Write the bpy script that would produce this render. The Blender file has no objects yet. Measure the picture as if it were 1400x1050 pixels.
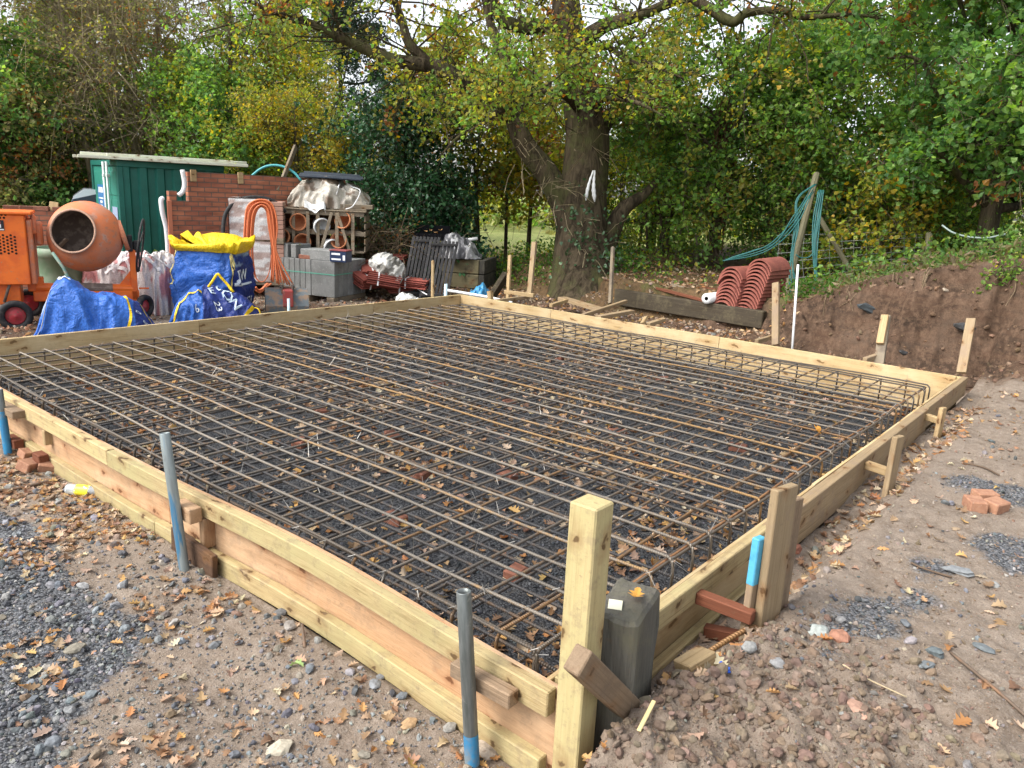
import bpy, bmesh, math, random
import numpy as np
from mathutils import Vector, Matrix
random.seed(7)
rng = np.random.default_rng(11)
C = bpy.context.scene.collection
SC = bpy.context.scene
PI = math.pi
rad = math.radians

# ---------------------------------------------------------------- camera (solved from the square formwork)
FPX = 1053.0
CX, CY = 700.0, 525.0
def _axes():
    a = np.array([-621 - CX, CY - 197, -FPX]); a /= np.linalg.norm(a)
    b = np.array([1597 - CX, CY - 309.6, -FPX]); b -= a * (a @ b); b /= np.linalg.norm(b)
    return np.stack([b, a, np.cross(b, a)])
RM = _axes()
CAM = np.array([-1.7868, -1.2476, 1.5])
def ray(x, y): return RM @ np.array([x - CX, CY - y, -FPX])
def atz(x, y, z):
    r = ray(x, y); return CAM + (z - CAM[2]) / r[2] * r
def atx(x, y, X):
    r = ray(x, y); return CAM + (X - CAM[0]) / r[0] * r
def aty(x, y, Y):
    r = ray(x, y); return CAM + (Y - CAM[1]) / r[1] * r
def atd(x, y, d):
    return CAM + d / FPX * ray(x, y)
cam_d = bpy.data.cameras.new('camera')
cam = bpy.data.objects.new('camera', cam_d); C.objects.link(cam); SC.camera = cam
m4 = Matrix([[RM[i][0], RM[i][1], RM[i][2], CAM[i]] for i in range(3)] + [[0, 0, 0, 1]])
cam.matrix_world = m4
cam_d.sensor_fit = 'HORIZONTAL'; cam_d.sensor_width = 36.0; cam_d.lens = FPX / 1400 * 36
cam_d.clip_start = 0.05; cam_d.clip_end = 2000
FACE = math.atan2(-0.768, 0.639)      # heading of "image right" on the ground

# ---------------------------------------------------------------- numpy noise
def _hash(ix, iy, seed):
    n = (ix.astype(np.int64) * 374761393 + iy.astype(np.int64) * 668265263 + seed * 974711) & 0x7fffffff
    n = ((n ^ (n >> 13)) * 1274126177) & 0x7fffffff
    return ((n ^ (n >> 16)) & 0xffff) / 65535.0
def vnoise(x, y, seed=0):
    x = np.asarray(x, float); y = np.asarray(y, float)
    ix = np.floor(x); iy = np.floor(y); fx = x - ix; fy = y - iy
    fx = fx * fx * (3 - 2 * fx); fy = fy * fy * (3 - 2 * fy)
    a = _hash(ix, iy, seed); b = _hash(ix + 1, iy, seed); c = _hash(ix, iy + 1, seed); d = _hash(ix + 1, iy + 1, seed)
    return (a + (b - a) * fx) * (1 - fy) + (c + (d - c) * fx) * fy - 0.5
def fbm(x, y, oct=4, seed=0):
    s = 0; a = 1.0
    for o in range(oct):
        s = s + a * vnoise(np.asarray(x) * 2 ** o, np.asarray(y) * 2 ** o, seed + o); a *= .5
    return s
def sstep(a, b, x):
    t = np.clip((np.asarray(x, float) - a) / (b - a), 0, 1); return t * t * (3 - 2 * t)

# ---------------------------------------------------------------- mesh building
class MB:
    def __init__(s): s.V = []; s.F = []; s.n = 0; s.col = []; s.hascol = False
    def add(s, V, F, col=None):
        V = np.asarray(V, float).reshape(-1, 3); s.V.append(V)
        if isinstance(F, np.ndarray): s.F.append(F + s.n)
        else:
            by = {}
            for f in F: by.setdefault(len(f), []).append(f)
            for k in by: s.F.append(np.array(by[k]) + s.n)
        if col is not None:
            s.hascol = True; c = np.asarray(col, float)
            if c.ndim == 1: c = np.tile(c, (len(V), 1))
            s.col.append(c)
        elif True: s.col.append(np.zeros((len(V), 3)))
        s.n += len(V); return s
    def mesh(s, name, smooth=False):
        me = bpy.data.meshes.new(name)
        V = np.concatenate(s.V); me.vertices.add(len(V)); me.vertices.foreach_set('co', V.ravel())
        lt = np.concatenate([np.full(len(f), f.shape[1]) for f in s.F]); L = np.concatenate([f.ravel() for f in s.F])
        me.loops.add(len(L)); me.loops.foreach_set('vertex_index', L.astype(np.int32))
        me.polygons.add(len(lt)); me.polygons.foreach_set('loop_start', np.concatenate([[0], np.cumsum(lt)[:-1]]).astype(np.int32))
        if s.hascol:
            c = np.concatenate(s.col); at = me.color_attributes.new('Col', 'FLOAT_COLOR', 'POINT')
            at.data.foreach_set('color', np.concatenate([c, np.ones((len(c), 1))], 1).astype(np.float32).ravel())
        me.update(calc_edges=True)
        me.validate()
        me.polygons.foreach_set('use_smooth', np.full(len(me.polygons), bool(smooth)))
        return me
    def build(s, name, mat, parent=None, smooth=False, loc=None):
        return link(name, s.mesh(name, smooth), mat, parent, loc)
def link(name, me, mat, parent=None, loc=None):
    o = bpy.data.objects.new(name, me); C.objects.link(o)
    if mat is not None and not me.materials: me.materials.append(mat)
    if parent is not None: o.parent = parent
    if loc is not None: o.location = loc
    return o
def tag(o, label=None, cat=None, group=None, kind=None):
    if label: o['label'] = label
    if cat: o['category'] = cat
    if group: o['group'] = group
    if kind: o['kind'] = kind
    return o
def thing(name, label, cat, loc=(0, 0, 0), rz=0, group=None, rot=None):
    o = bpy.data.objects.new(name, None); C.objects.link(o); o.empty_display_size = .1
    o.location = tuple(loc); o.rotation_euler = rot if rot else (0, 0, rz)
    return tag(o, label, cat, group)
def dup(root, loc, rz=None, label=None, rot=None, scale=None):
    r = root.copy(); C.objects.link(r); r.location = tuple(loc)
    if rz is not None: r.rotation_euler = (0, 0, rz)
    if rot is not None: r.rotation_euler = rot
    if scale: r.scale = scale
    if label: r['label'] = label
    for ch in list(root.children):
        c = ch.copy(); C.objects.link(c); c.parent = r
        for g in ch.children:
            d = g.copy(); C.objects.link(d); d.parent = c
    return r
BOXF = np.array([[0, 1, 3, 2], [4, 6, 7, 5], [0, 4, 5, 1], [2, 3, 7, 6], [0, 2, 6, 4], [1, 5, 7, 3]])
def box(x0, x1, y0, y1, z0, z1):
    return np.array([[x, y, z] for x in (x0, x1) for y in (y0, y1) for z in (z0, z1)]), BOXF
def bbox(x0, x1, y0, y1, z0, z1, b=.004):
    """chamfered box"""
    bm = bmesh.new(); bmesh.ops.create_cube(bm, size=1)
    for v in bm.verts: v.co = ((x0, x1)[v.co.x > 0], (y0, y1)[v.co.y > 0], (z0, z1)[v.co.z > 0])
    b = min(b, .45 * min(abs(x1 - x0), abs(y1 - y0), abs(z1 - z0)))
    bmesh.ops.bevel(bm, geom=bm.edges[:], offset=b, segments=1, affect='EDGES')
    bm.verts.index_update()
    V = np.array([v.co[:] for v in bm.verts]); F = [[v.index for v in f.verts] for f in bm.faces]; bm.free(); return V, F
def frames(P):
    T = np.gradient(P, axis=-2); T /= np.linalg.norm(T, axis=-1, keepdims=True) + 1e-9
    ref = np.where(np.abs(T[..., 2:3]) > .9, np.array([1., 0, 0]), np.array([0, 0, 1.]))
    mz = np.abs(T[..., 2]).mean(-1)[..., None, None] > .75       # one reference per polyline, so the tube does not twist
    ref = np.where(mz, np.array([1., 0.13, 0]), np.array([0.02, 0.01, 1.])) + 0 * T
    A = np.cross(T, ref); A /= np.linalg.norm(A, axis=-1, keepdims=True) + 1e-9
    return A, np.cross(T, A)
def tubes(P, R, s=6, cap=True):
    """P (n,k,3) polylines, R (n,k) radii -> verts, quads"""
    P = np.asarray(P, float); R = np.asarray(R, float)
    if P.ndim == 2: P = P[None]
    if R.ndim == 0: R = np.full(P.shape[:2], float(R))
    if R.ndim == 1: R = np.tile(R, (P.shape[0], 1))
    n, k, _ = P.shape; A, B = frames(P); th = np.arange(s) / s * 2 * PI
    V = P[:, :, None] + R[:, :, None, None] * (A[:, :, None] * np.cos(th)[:, None] + B[:, :, None] * np.sin(th)[:, None])
    i = np.arange(n)[:, None, None] * k * s; j = np.arange(k - 1)[None, :, None] * s; a = np.arange(s); b = (a + 1) % s
    F = np.stack([i + j + a, i + j + b, i + j + s + b, i + j + s + a], -1).reshape(-1, 4)
    FF = [F]
    if cap and s > 2:
        base = np.arange(n)[:, None] * k * s
        FF.append(base + np.arange(s)[::-1]); FF.append(base + (k - 1) * s + np.arange(s))
    return V.reshape(-1, 3), FF
def addt(mb, P, R, s=6, cap=True, col=None):
    V, FF = tubes(P, R, s, cap); n0 = mb.n
    mb.add(V, FF[0], col)
    for f in FF[1:]: mb.F.append(f + n0)
    return mb
def smooth_path(pts, n=24):
    """Catmull-Rom through pts"""
    p = np.asarray(pts, float); p = np.concatenate([[2 * p[0] - p[1]], p, [2 * p[-1] - p[-2]]])
    m = len(p) - 3; t = np.linspace(0, m - 1e-6, n); i = t.astype(int); f = (t - i)[:, None]
    a, b, c, d = p[i], p[i + 1], p[i + 2], p[i + 3]
    return .5 * (2 * b + (c - a) * f + (2 * a - 5 * b + 4 * c - d) * f ** 2 + (3 * b - a - 3 * c + d) * f ** 3)
def lathe(prof, s=32, axis=None):
    """prof [(r,z)...] -> verts faces round z"""
    prof = np.asarray(prof, float); th = np.arange(s) / s * 2 * PI; k = len(prof)
    V = np.stack([prof[:, 0, None] * np.cos(th), prof[:, 0, None] * np.sin(th), np.repeat(prof[:, 1, None], s, 1)], -1).reshape(-1, 3)
    j = np.arange(k - 1)[:, None] * s; a = np.arange(s); b = (a + 1) % s
    return V, np.stack([j + a, j + b, j + s + b, j + s + a], -1).reshape(-1, 4)
def rotm(ax, ang): return np.array(Matrix.Rotation(ang, 3, ax))
def beam(name, p0, p1, w, h, mat, parent=None, up=(0, 0, 1), b=.004, warp=.003, seg=14):
    """timber of section w (sideways) x h (along up) from p0 to p1; grain along local X"""
    p0 = Vector(p0); p1 = Vector(p1); L = (p1 - p0).length; x = (p1 - p0).normalized()
    if Vector(up).cross(x).length < .05: up = (0, 1, 0)
    y = Vector(up).cross(x).normalized(); z = x.cross(y)
    bm = bmesh.new(); bmesh.ops.create_cube(bm, size=1)
    for v in bm.verts: v.co = (v.co.x * L, v.co.y * w, v.co.z * h)
    if b: bmesh.ops.bevel(bm, geom=bm.edges[:], offset=min(b, w * .3, h * .3), segments=1, affect='EDGES')
    if L > .8:
        n = min(seg, int(L / .25))
        for i in range(1, n):
            xx = -L / 2 + L * i / n
            g = bm.verts[:] + bm.edges[:] + bm.faces[:]
            bmesh.ops.bisect_plane(bm, geom=g, plane_co=(xx, 0, 0), plane_no=(1, 0, 0))
    r = random.random() * 50
    for v in bm.verts:
        v.co.y += warp * math.sin(v.co.x * 1.7 + r); v.co.z += .7 * warp * math.sin(v.co.x * 1.3 + 2 * r)
    me = bpy.data.meshes.new(name); bm.to_mesh(me); bm.free()
    o = link(name, me, mat, None)
    M = Matrix((x, y, z)).transposed().to_4x4(); M.translation = (p0 + p1) / 2
    if parent is not None:
        o.parent = parent
        M = parent.matrix_basis.inverted() @ M
    o.matrix_basis = M
    return o
def place(o, parent):
    """parent o (built in world coordinates) under a thing without moving it"""
    M = o.matrix_basis.copy(); o.parent = parent; o.matrix_basis = parent.matrix_basis.inverted() @ M; return o
def text_geo(body, size=1.0, bold=.0):
    cu = bpy.data.curves.new('t', 'FONT'); cu.body = body; cu.size = size; cu.align_x = 'CENTER'; cu.align_y = 'CENTER'; cu.offset = bold; cu.resolution_u = 2
    o = bpy.data.objects.new('t', cu); C.objects.link(o)
    dg = bpy.context.evaluated_depsgraph_get(); me = o.evaluated_get(dg).to_mesh()
    V = np.array([v.co[:] for v in me.vertices]).reshape(-1, 3); F = [list(p.vertices) for p in me.polygons]
    o.evaluated_get(dg).to_mesh_clear(); bpy.data.objects.remove(o); bpy.data.curves.remove(cu)
    return V, F

# ---------------------------------------------------------------- materials
def nt(name):
    m = bpy.data.materials.new(name); m.use_nodes = True
    t = m.node_tree; return m, t, t.nodes['Principled BSDF']
def node(t, kind, **kw):
    n = t.nodes.new(kind)
    for k, v in kw.items():
        if k.startswith('_'): setattr(n, k[1:], v)
        else: n.inputs[k.replace('_', ' ')].default_value = v
    return n
def mixc(t, fac, a, b, blend='MIX'):
    n = t.nodes.new('ShaderNodeMix'); n.data_type = 'RGBA'; n.blend_type = blend
    for s, v in ((0, fac), (6, a), (7, b)):
        if hasattr(v, 'is_output'): t.links.new(v, n.inputs[s])
        elif s == 0: n.inputs[0].default_value = v
        else: n.inputs[s].default_value = (*v, 1)
    return n.outputs[2]
def ramp(t, src, lo, hi):
    n = t.nodes.new('ShaderNodeMapRange'); n.inputs[1].default_value = lo; n.inputs[2].default_value = hi
    t.links.new(src, n.inputs[0]); return n.outputs[0]
def math_(t, op, a, b=0.0):
    n = t.nodes.new('ShaderNodeMath'); n.operation = op
    for i, v in enumerate((a, b)):
        if hasattr(v, 'is_output'): t.links.new(v, n.inputs[i])
        else: n.inputs[i].default_value = v
    return n.outputs[0]
def coords(t, scale=(1, 1, 1), kind='Object', rnd=True):
    tc = t.nodes.new('ShaderNodeTexCoord'); mp = t.nodes.new('ShaderNodeMapping')
    mp.inputs['Scale'].default_value = scale; t.links.new(tc.outputs[kind], mp.inputs[0])
    if rnd:
        oi = t.nodes.new('ShaderNodeObjectInfo'); cb = t.nodes.new('ShaderNodeCombineXYZ')
        k = math_(t, 'MULTIPLY', oi.outputs['Random'], 37.0)
        for i in range(3): t.links.new(k, cb.inputs[i])
        t.links.new(cb.outputs[0], mp.inputs['Location'])
    return mp.outputs[0]
def noise(t, vec, scale, detail=4, rough=.6, dist=0):
    n = node(t, 'ShaderNodeTexNoise', Scale=scale, Detail=detail, Roughness=rough, Distortion=dist)
    t.links.new(vec, n.inputs['Vector']); return n.outputs['Fac']
def bump(t, bs, h, strength=.4, dist=.01):
    b = node(t, 'ShaderNodeBump', Strength=strength, Distance=dist); t.links.new(h, b.inputs['Height'])
    t.links.new(b.outputs[0], bs.inputs['Normal'])
def mat(name, base, rough=.7, layers=(), bmp=None, metal=0, rnd=0.0, spec=.4):
    """layers: (scale | (sx,sy,sz), colour, lo, hi)"""
    m, t, bs = nt(name); bs.inputs['Roughness'].default_value = rough; bs.inputs['Metallic'].default_value = metal
    bs.inputs['Specular IOR Level'].default_value = spec
    col = base; last = None
    for sc, c2, lo, hi in layers:
        v = coords(t, (1, 1, 1) if not isinstance(sc, tuple) else sc)
        f = noise(t, v, sc if not isinstance(sc, tuple) else 1.0); last = f
        col = mixc(t, ramp(t, f, lo, hi), col, c2)
    if rnd:
        oi = t.nodes.new('ShaderNodeObjectInfo')
        col = mixc(t, 1.0, col, mixc(t, oi.outputs['Random'], (1 - rnd,) * 3, (1 + rnd,) * 3), 'MULTIPLY')
    if hasattr(col, 'is_output'): t.links.new(col, bs.inputs['Base Color'])
    else: bs.inputs['Base Color'].default_value = (*col, 1)
    if bmp:
        sc, st, dd = bmp
        v = coords(t, (1, 1, 1) if not isinstance(sc, tuple) else sc)
        bump(t, bs, noise(t, v, sc if not isinstance(sc, tuple) else 1.0, 5), st, dd)
    return m
def wood(name, c1, c2, knot=(.2, .1, .04), rough=.75, rings=18., knots=True, dirt=None, green=None, kn=2.2, mud=.0):
    m, t, bs = nt(name); bs.inputs['Roughness'].default_value = rough; bs.inputs['Specular IOR Level'].default_value = .2
    v = coords(t, (1.1, rings * 3.2, rings * 3.2)); g = noise(t, v, 1.0, 8, .72, 1.3)
    v2 = coords(t, (5, 260, 260)); g2 = noise(t, v2, 1.0, 4, .7)
    v3 = coords(t, (1, 1, 1)); big = noise(t, v3, 1.9, 5, .6); fine = noise(t, v3, 38.0, 4, .7); st = noise(t, coords(t, (1.2, 7, 7)), 1.0, 5, .7)
    col = mixc(t, ramp(t, g, .36, .64), c1, c2)
    col = mixc(t, math_(t, 'MULTIPLY', ramp(t, g, .55, .72), .75), col, tuple(.42 * a for a in c2))
    col = mixc(t, math_(t, 'MULTIPLY', ramp(t, g2, .48, .72), .5), col, tuple(.45 * a for a in c2))
    col = mixc(t, ramp(t, big, .45, .72), col, tuple(.68 * a for a in c1)) if green is None else mixc(t, math_(t, 'MULTIPLY', ramp(t, big, .42, .64), .85), col, green)
    col = mixc(t, math_(t, 'MULTIPLY', ramp(t, st, .50, .68), .45), col, tuple(.50 * a * f for a, f in zip(c1, (1, .92, .8))))
    if knots:
        sk_ = t.nodes.new('ShaderNodeSeparateXYZ'); t.links.new(coords(t, (1, 1, 1)), sk_.inputs[0]); ck_ = t.nodes.new('ShaderNodeCombineXYZ')
        nn = noise(t, v3, 14.0, 3); dd = math_(t, 'MULTIPLY', math_(t, 'SUBTRACT', nn, .5), .5)
        t.links.new(math_(t, 'ADD', math_(t, 'MULTIPLY', sk_.outputs[0], kn * 1.6), dd), ck_.inputs[0]); t.links.new(math_(t, 'ADD', math_(t, 'MULTIPLY', math_(t, 'ADD', sk_.outputs[1], sk_.outputs[2]), 6.5), dd), ck_.inputs[1])
        vo = node(t, 'ShaderNodeTexVoronoi', Scale=1.0, Randomness=1.0); vo.voronoi_dimensions = '2D'; t.links.new(ck_.outputs[0], vo.inputs['Vector'])
        col = mixc(t, math_(t, 'MULTIPLY', ramp(t, vo.outputs['Distance'], .24, .07), .5), col, tuple(1.3 * a for a in knot))
        col = mixc(t, math_(t, 'MULTIPLY', ramp(t, vo.outputs['Distance'], .085, .05), .9), col, tuple(.6 * a for a in knot))
    if dirt: col = mixc(t, ramp(t, noise(t, v3, 5.0, 6, .75), .50, .66), col, dirt)
    col = mixc(t, math_(t, 'MULTIPLY', ramp(t, fine, .60, .74), .5), col, (.17, .125, .085))
    if mud:
        sp = t.nodes.new('ShaderNodeSeparateXYZ'); t.links.new(v3, sp.inputs[0]); spl = noise(t, v3, 11.0, 6, .75)
        col = mixc(t, math_(t, 'MULTIPLY', ramp(t, spl, .52, .62), mud), col, (.24, .18, .125))
    oi = t.nodes.new('ShaderNodeObjectInfo')
    col = mixc(t, 1.0, col, mixc(t, oi.outputs['Random'], (.72,) * 3, (.95,) * 3), 'MULTIPLY')
    t.links.new(col, bs.inputs['Base Color'])
    bump(t, bs, math_(t, 'ADD', math_(t, 'ADD', g, g2), fine), .45, .004)
    return m
def leafmat(name, trans=.35, rough=.5, spec=.35, bright=1.0):
    m, t, bs = nt(name); a = t.nodes.new('ShaderNodeVertexColor'); a.layer_name = 'Col'
    bs.inputs['Roughness'].default_value = rough; bs.inputs['Specular IOR Level'].default_value = spec
    t.links.new(a.outputs['Color'], bs.inputs['Base Color'])
    tr = t.nodes.new('ShaderNodeBsdfTranslucent'); hs = node(t, 'ShaderNodeHueSaturation', Hue=.49, Saturation=1.1, Value=1.9)
    t.links.new(a.outputs['Color'], hs.inputs['Color']); t.links.new(hs.outputs[0], tr.inputs['Color'])
    mx = t.nodes.new('ShaderNodeMixShader'); mx.inputs[0].default_value = trans
    t.links.new(bs.outputs[0], mx.inputs[1]); t.links.new(tr.outputs[0], mx.inputs[2])
    t.links.new(mx.outputs[0], t.nodes['Material Output'].inputs['Surface'])
    return m
def colmat(name, rough=.8, bmp=None, spec=.3, tint=True):
    """base colour from the per-piece colour attribute, broken up by noise"""
    m, t, bs = nt(name); a = t.nodes.new('ShaderNodeVertexColor'); a.layer_name = 'Col'
    bs.inputs['Roughness'].default_value = rough; bs.inputs['Specular IOR Level'].default_value = spec
    f = noise(t, coords(t, rnd=False), 60.0, 4)
    col = mixc(t, 1.0, a.outputs['Color'], mixc(t, ramp(t, f, .3, .7), (.7,) * 3, (1.25,) * 3), 'MULTIPLY')
    t.links.new(col, bs.inputs['Base Color'])
    if bmp: bump(t, bs, noise(t, coords(t, rnd=False), bmp[0], 4), bmp[1], bmp[2])
    return m
# ================================================================= light
W = bpy.data.worlds.new('World'); SC.world = W; W.use_nodes = True
wt = W.node_tree; bg = wt.nodes['Background']
sky = wt.nodes.new('ShaderNodeTexSky'); sky.sky_type = 'NISHITA'; sky.sun_disc = False
SUN_EL, SUN_AZ = rad(48), rad(156)       # heading the light comes from (x axis = 0, counter-clockwise)
sky.sun_elevation = SUN_EL; sky.sun_rotation = rad(90) - SUN_AZ; sky.air_density = 1.0; sky.dust_density = 3.0; sky.ozone_density = 1.0
hs = wt.nodes.new('ShaderNodeHueSaturation'); hs.inputs['Saturation'].default_value = .3     # overcast: the blue is mostly veiled
wt.links.new(sky.outputs[0], hs.inputs['Color']); wt.links.new(hs.outputs[0], bg.inputs['Color']); bg.inputs['Strength'].default_value = .15
sl = bpy.data.lights.new('sun', 'SUN'); sl.energy = 1.3; sl.angle = rad(26); sl.color = (1, .95, .87)
so = bpy.data.objects.new('sun', sl); C.objects.link(so)
sd = Vector((math.cos(SUN_EL) * math.cos(SUN_AZ), math.cos(SUN_EL) * math.sin(SUN_AZ), math.sin(SUN_EL)))
so.rotation_euler = sd.to_track_quat('Z', 'Y').to_euler(); so.location = (0, 0, 30)
SC.view_settings.view_transform = 'Standard'; SC.view_settings.look = 'None'; SC.view_settings.exposure = EXPOSURE if 'EXPOSURE' in globals() else 1.32
SC.cycles.max_bounces = 6; SC.cycles.transparent_max_bounces = 6

# ================================================================= instancing small pieces into one mesh
def rots(n, tilt=.4):
    a = rng.uniform(0, 2 * PI, n); b = rng.normal(0, tilt, n); c = rng.normal(0, tilt, n)
    ca, sa, cb, sb, cc, sc = np.cos(a), np.sin(a), np.cos(b), np.sin(b), np.cos(c), np.sin(c); o = np.zeros(n); u = np.ones(n)
    Z = np.stack([ca, -sa, o, sa, ca, o, o, o, u], -1).reshape(-1, 3, 3)
    Y = np.stack([cb, o, sb, o, u, o, -sb, o, cb], -1).reshape(-1, 3, 3)
    X = np.stack([u, o, o, o, cc, -sc, o, sc, cc], -1).reshape(-1, 3, 3)
    return Y @ X @ Z
def inst(mb, TV, TF, pos, rot, scale, col):
    n = len(pos)
    if n == 0: return
    scale = np.asarray(scale, float)
    if scale.ndim == 1: scale = np.repeat(scale[:, None], 3, 1)
    V = np.einsum('nij,nkj->nki', rot, TV[None] * scale[:, None]) + pos[:, None]
    nv = len(TV); off = (np.arange(n) * nv)[:, None, None]
    mb.add(V.reshape(-1, 3), (TF[None] + off).reshape(-1, TF.shape[1]), np.repeat(col, nv, 0))
def ico():
    bm = bmesh.new(); bmesh.ops.create_icosphere(bm, subdivisions=1, radius=1); bm.verts.index_update()
    V = np.array([v.co[:] for v in bm.verts]); F = np.array([[v.index for v in f.verts] for f in bm.faces]); bm.free(); return V, F
ICOV, ICOF = ico()
STONES = [(ICOV * (1 + rng.uniform(-.28, .28, (len(ICOV), 1))) * np.array([1, .78, .58]), ICOF) for _ in range(6)]
def ico2():
    bm = bmesh.new(); bmesh.ops.create_icosphere(bm, subdivisions=2, radius=1); bm.verts.index_update()
    V = np.array([v.co[:] for v in bm.verts]); F = np.array([[v.index for v in f.verts] for f in bm.faces]); bm.free(); return V, F
BOLD = []
_bv, _bf = ico2()
for _k in range(5):
    _q = rng.uniform(-5, 5, 3); _d = fbm(_bv[:, 0] * 1.6 + _q[0], _bv[:, 1] * 1.6 + _bv[:, 2] * 1.9 + _q[1], 3, _k)
    BOLD.append((_bv * (1 + .65 * _d[:, None]) * np.array([1, .8, .62]), _bf))
def oakleaf(curl, fold, k=9):
    t = np.linspace(0, 1, k); w = np.sin(PI * np.clip(t * .93 + .05, 0, 1)) ** .8 * .30 * (1 + .5 * np.where(np.arange(k) % 2 == 0, -1, 1) * np.sin(PI * t))
    w[0] = .015; w[-1] = .05
    x = t - .5; V = []
    for s in (1, -1):
        V.append(np.stack([x + .05 * s * 0, s * w, fold * w + curl * (x ** 2) * 1.6], -1))
    V = np.stack([V[0], np.stack([x, 0 * x, curl * x ** 2 * 1.6 - .01], -1), V[1]], 1).reshape(-1, 3)
    F = []
    for i in range(k - 1):
        for j in range(2): F.append([3 * i + j, 3 * i + j + 1, 3 * i + 4 + j, 3 * i + 3 + j])
    return V, np.array(F)
OAK = [oakleaf(c, f) for c, f in ((.5, .3), (-.5, .6), (.2, -.4), (.8, .2), (-.25, -.1), (.1, .7))]
def pick(pal, n, var=.18):
    pal = np.array(pal, float); c = pal[rng.integers(0, len(pal), n)]
    return np.clip(c * rng.uniform(1 - var, 1 + var, (n, 1)) * rng.uniform(.93, 1.07, (n, 3)), 0, 1)
PAL_FALLEN = [(0.289, 0.170, 0.093), (0.340, 0.221, 0.128), (0.408, 0.289, 0.178), (0.340, 0.170, 0.068), (0.442, 0.332, 0.221), (0.230, 0.145, 0.085), (0.425, 0.264, 0.102), (0.374, 0.281, 0.200), (0.204, 0.123, 0.076), (0.476, 0.383, 0.272), (0.306, 0.212, 0.149)]
def leaves_on(mb, pos, size=(.05, .09), tilt=.35, pal=PAL_FALLEN):
    n = len(pos); k = rng.integers(0, len(OAK), n); sz = rng.uniform(*size, n); col = pick(pal, n); R = rots(n, tilt)
    for i, (TV, TF) in enumerate(OAK):
        q = k == i; inst(mb, TV, TF, pos[q] + np.array([0, 0, .008]), R[q], sz[q], col[q])
def stones_on(mb, pos, size, col, tmpl=None, tilt=.6, sink=.25):
    tmpl = tmpl or STONES; n = len(pos); k = rng.integers(0, len(tmpl), n); R = rots(n, tilt); sz = np.asarray(size)
    sc3 = sz[:, None] * rng.uniform(.7, 1.15, (n, 3))
    for i, (TV, TF) in enumerate(tmpl):
        q = k == i; inst(mb, TV, TF, pos[q] + np.stack([0 * sz[q], 0 * sz[q], sz[q] * (.55 - sink)], -1), R[q], sc3[q], col[q])

# ================================================================= ground
SX, SY = 6.54, 6.58            # inner size of the formwork; its top edge is z = 0
FLOOR_Z = -.395
def zbase(x, y):
    x = np.asarray(x, float); y = np.asarray(y, float)
    z = -.355 + .05 * fbm(x * .5, y * .5, 2, 3)
    # left track: slightly higher away from the formwork
    z = z + .05 * sstep(-.3, -1.2, x) * sstep(8, 5, y) + .02 * sstep(-.55, -.12, x) * sstep(.02, -.1, x) * sstep(7, 6, y)
    z = z + .05 * sstep(2.0, 4.5, y) * sstep(.1, -.15, x) * -1 * 0
    # right side: made-up ground along the board with a trench against it
    side = np.maximum(sstep(-.10, -.42, y) * sstep(.1, .3, x), sstep(-.17, -.26, y) * sstep(-.21, -.08, x + .08 * vnoise(y * 9, x * 9, 5)))
    zr = -.10 + .035 * fbm(x * 1.1, y * 1.1, 3, 8) + .05 * sstep(2, 6, x) * sstep(-.3, -1.5, y) + .02 * sstep(-.6, -2.0, y)
    zr = zr + .045 * np.exp(-((x - .55) ** 2 / .18 + (y + .55) ** 2 / .05)) + .055 * np.exp(-((x - .10) ** 2 / .10 + (y + .33) ** 2 / .02))
    z = z * (1 - side) + zr * side
    tr = sstep(.32, .6, x) * sstep(-.02, -.08, y) * sstep(-.40, -.16, y)
    z = np.where(tr > .01, z * (1 - tr) + (-.26 + .07 * sstep(1.2, 3.5, x) + .03 * fbm(x * 3, y * 6, 3, 66)) * tr, z)
    # bank cut into the slope behind
    P = np.interp(y, [-8, -1.5, -.3, .5, 1.1, 1.7, 2.3, 3.0, 4.5, 6, 8, 9.6, 11, 14, 20], [1.35, 1.25, 1.12, .95, .78, .56, .34, .20, .24, .30, .30, .10, -.15, -.25, -.1])
    xf = np.interp(y, [-8, -2.4, -1.0, .0, 1.5, 2.4, 2.9, 5.3, 6.2, 8, 9.6, 12], [7.6, 7.7, 7.85, 7.9, 8.0, 8.2, 8.72, 8.72, 8.9, 9.3, 10.2, 11.5])
    wd = np.interp(y, [-2, 0, 2, 2.9, 5.3, 6.5, 9], [.6, .6, .6, .25, .25, .8, 1.4])
    rough = fbm(x * 1.4 + 3, y * 1.4, 4, 21)
    fl = (y < 3.2) * (.16 * fbm(y * 2.6, x * .6, 3, 23) + .06 * vnoise(y * 9, x * 3, 24))
    q = np.clip((x - xf + .2 * rough + fl) / wd, 0, 1); lg = .12 * np.sin(q * 15 + 3 * vnoise(y * 1.5, y * 0, 25)) * q * (1 - q) * 4
    b = np.clip(1 - (1 - q) ** 1.7 + lg, 0, 1)
    ramp_in = .16 * sstep(6.7, 8.0, x) * sstep(3.4, 2.4, y) + .12 * sstep(6.9, 8.6, x) * sstep(2.0, 3.4, y)
    z = z + ramp_in * (1 - b)
    z = z * (1 - b) + (P + .1 * fbm(x * .6, y * .6, 3, 30) + .015 * np.clip(x - 10, 0, 20)) * b
    z = z + b * (1 - b) * 4 * (.25 + .75 * sstep(3.0, 2.4, y)) * (.20 * fbm(x * 3.1, y * 3.1, 4, 41) + .24 * vnoise(x * 6.5, y * 5, 42) + .16 * vnoise(x * 15, y * 12, 43))
    inside = (x > -.02) & (x < SX + .02) & (y > -.02) & (y < SY + .02)
    return np.where(inside, FLOOR_Z + .012 * fbm(x * 3, y * 3, 3, 50), z)
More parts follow.
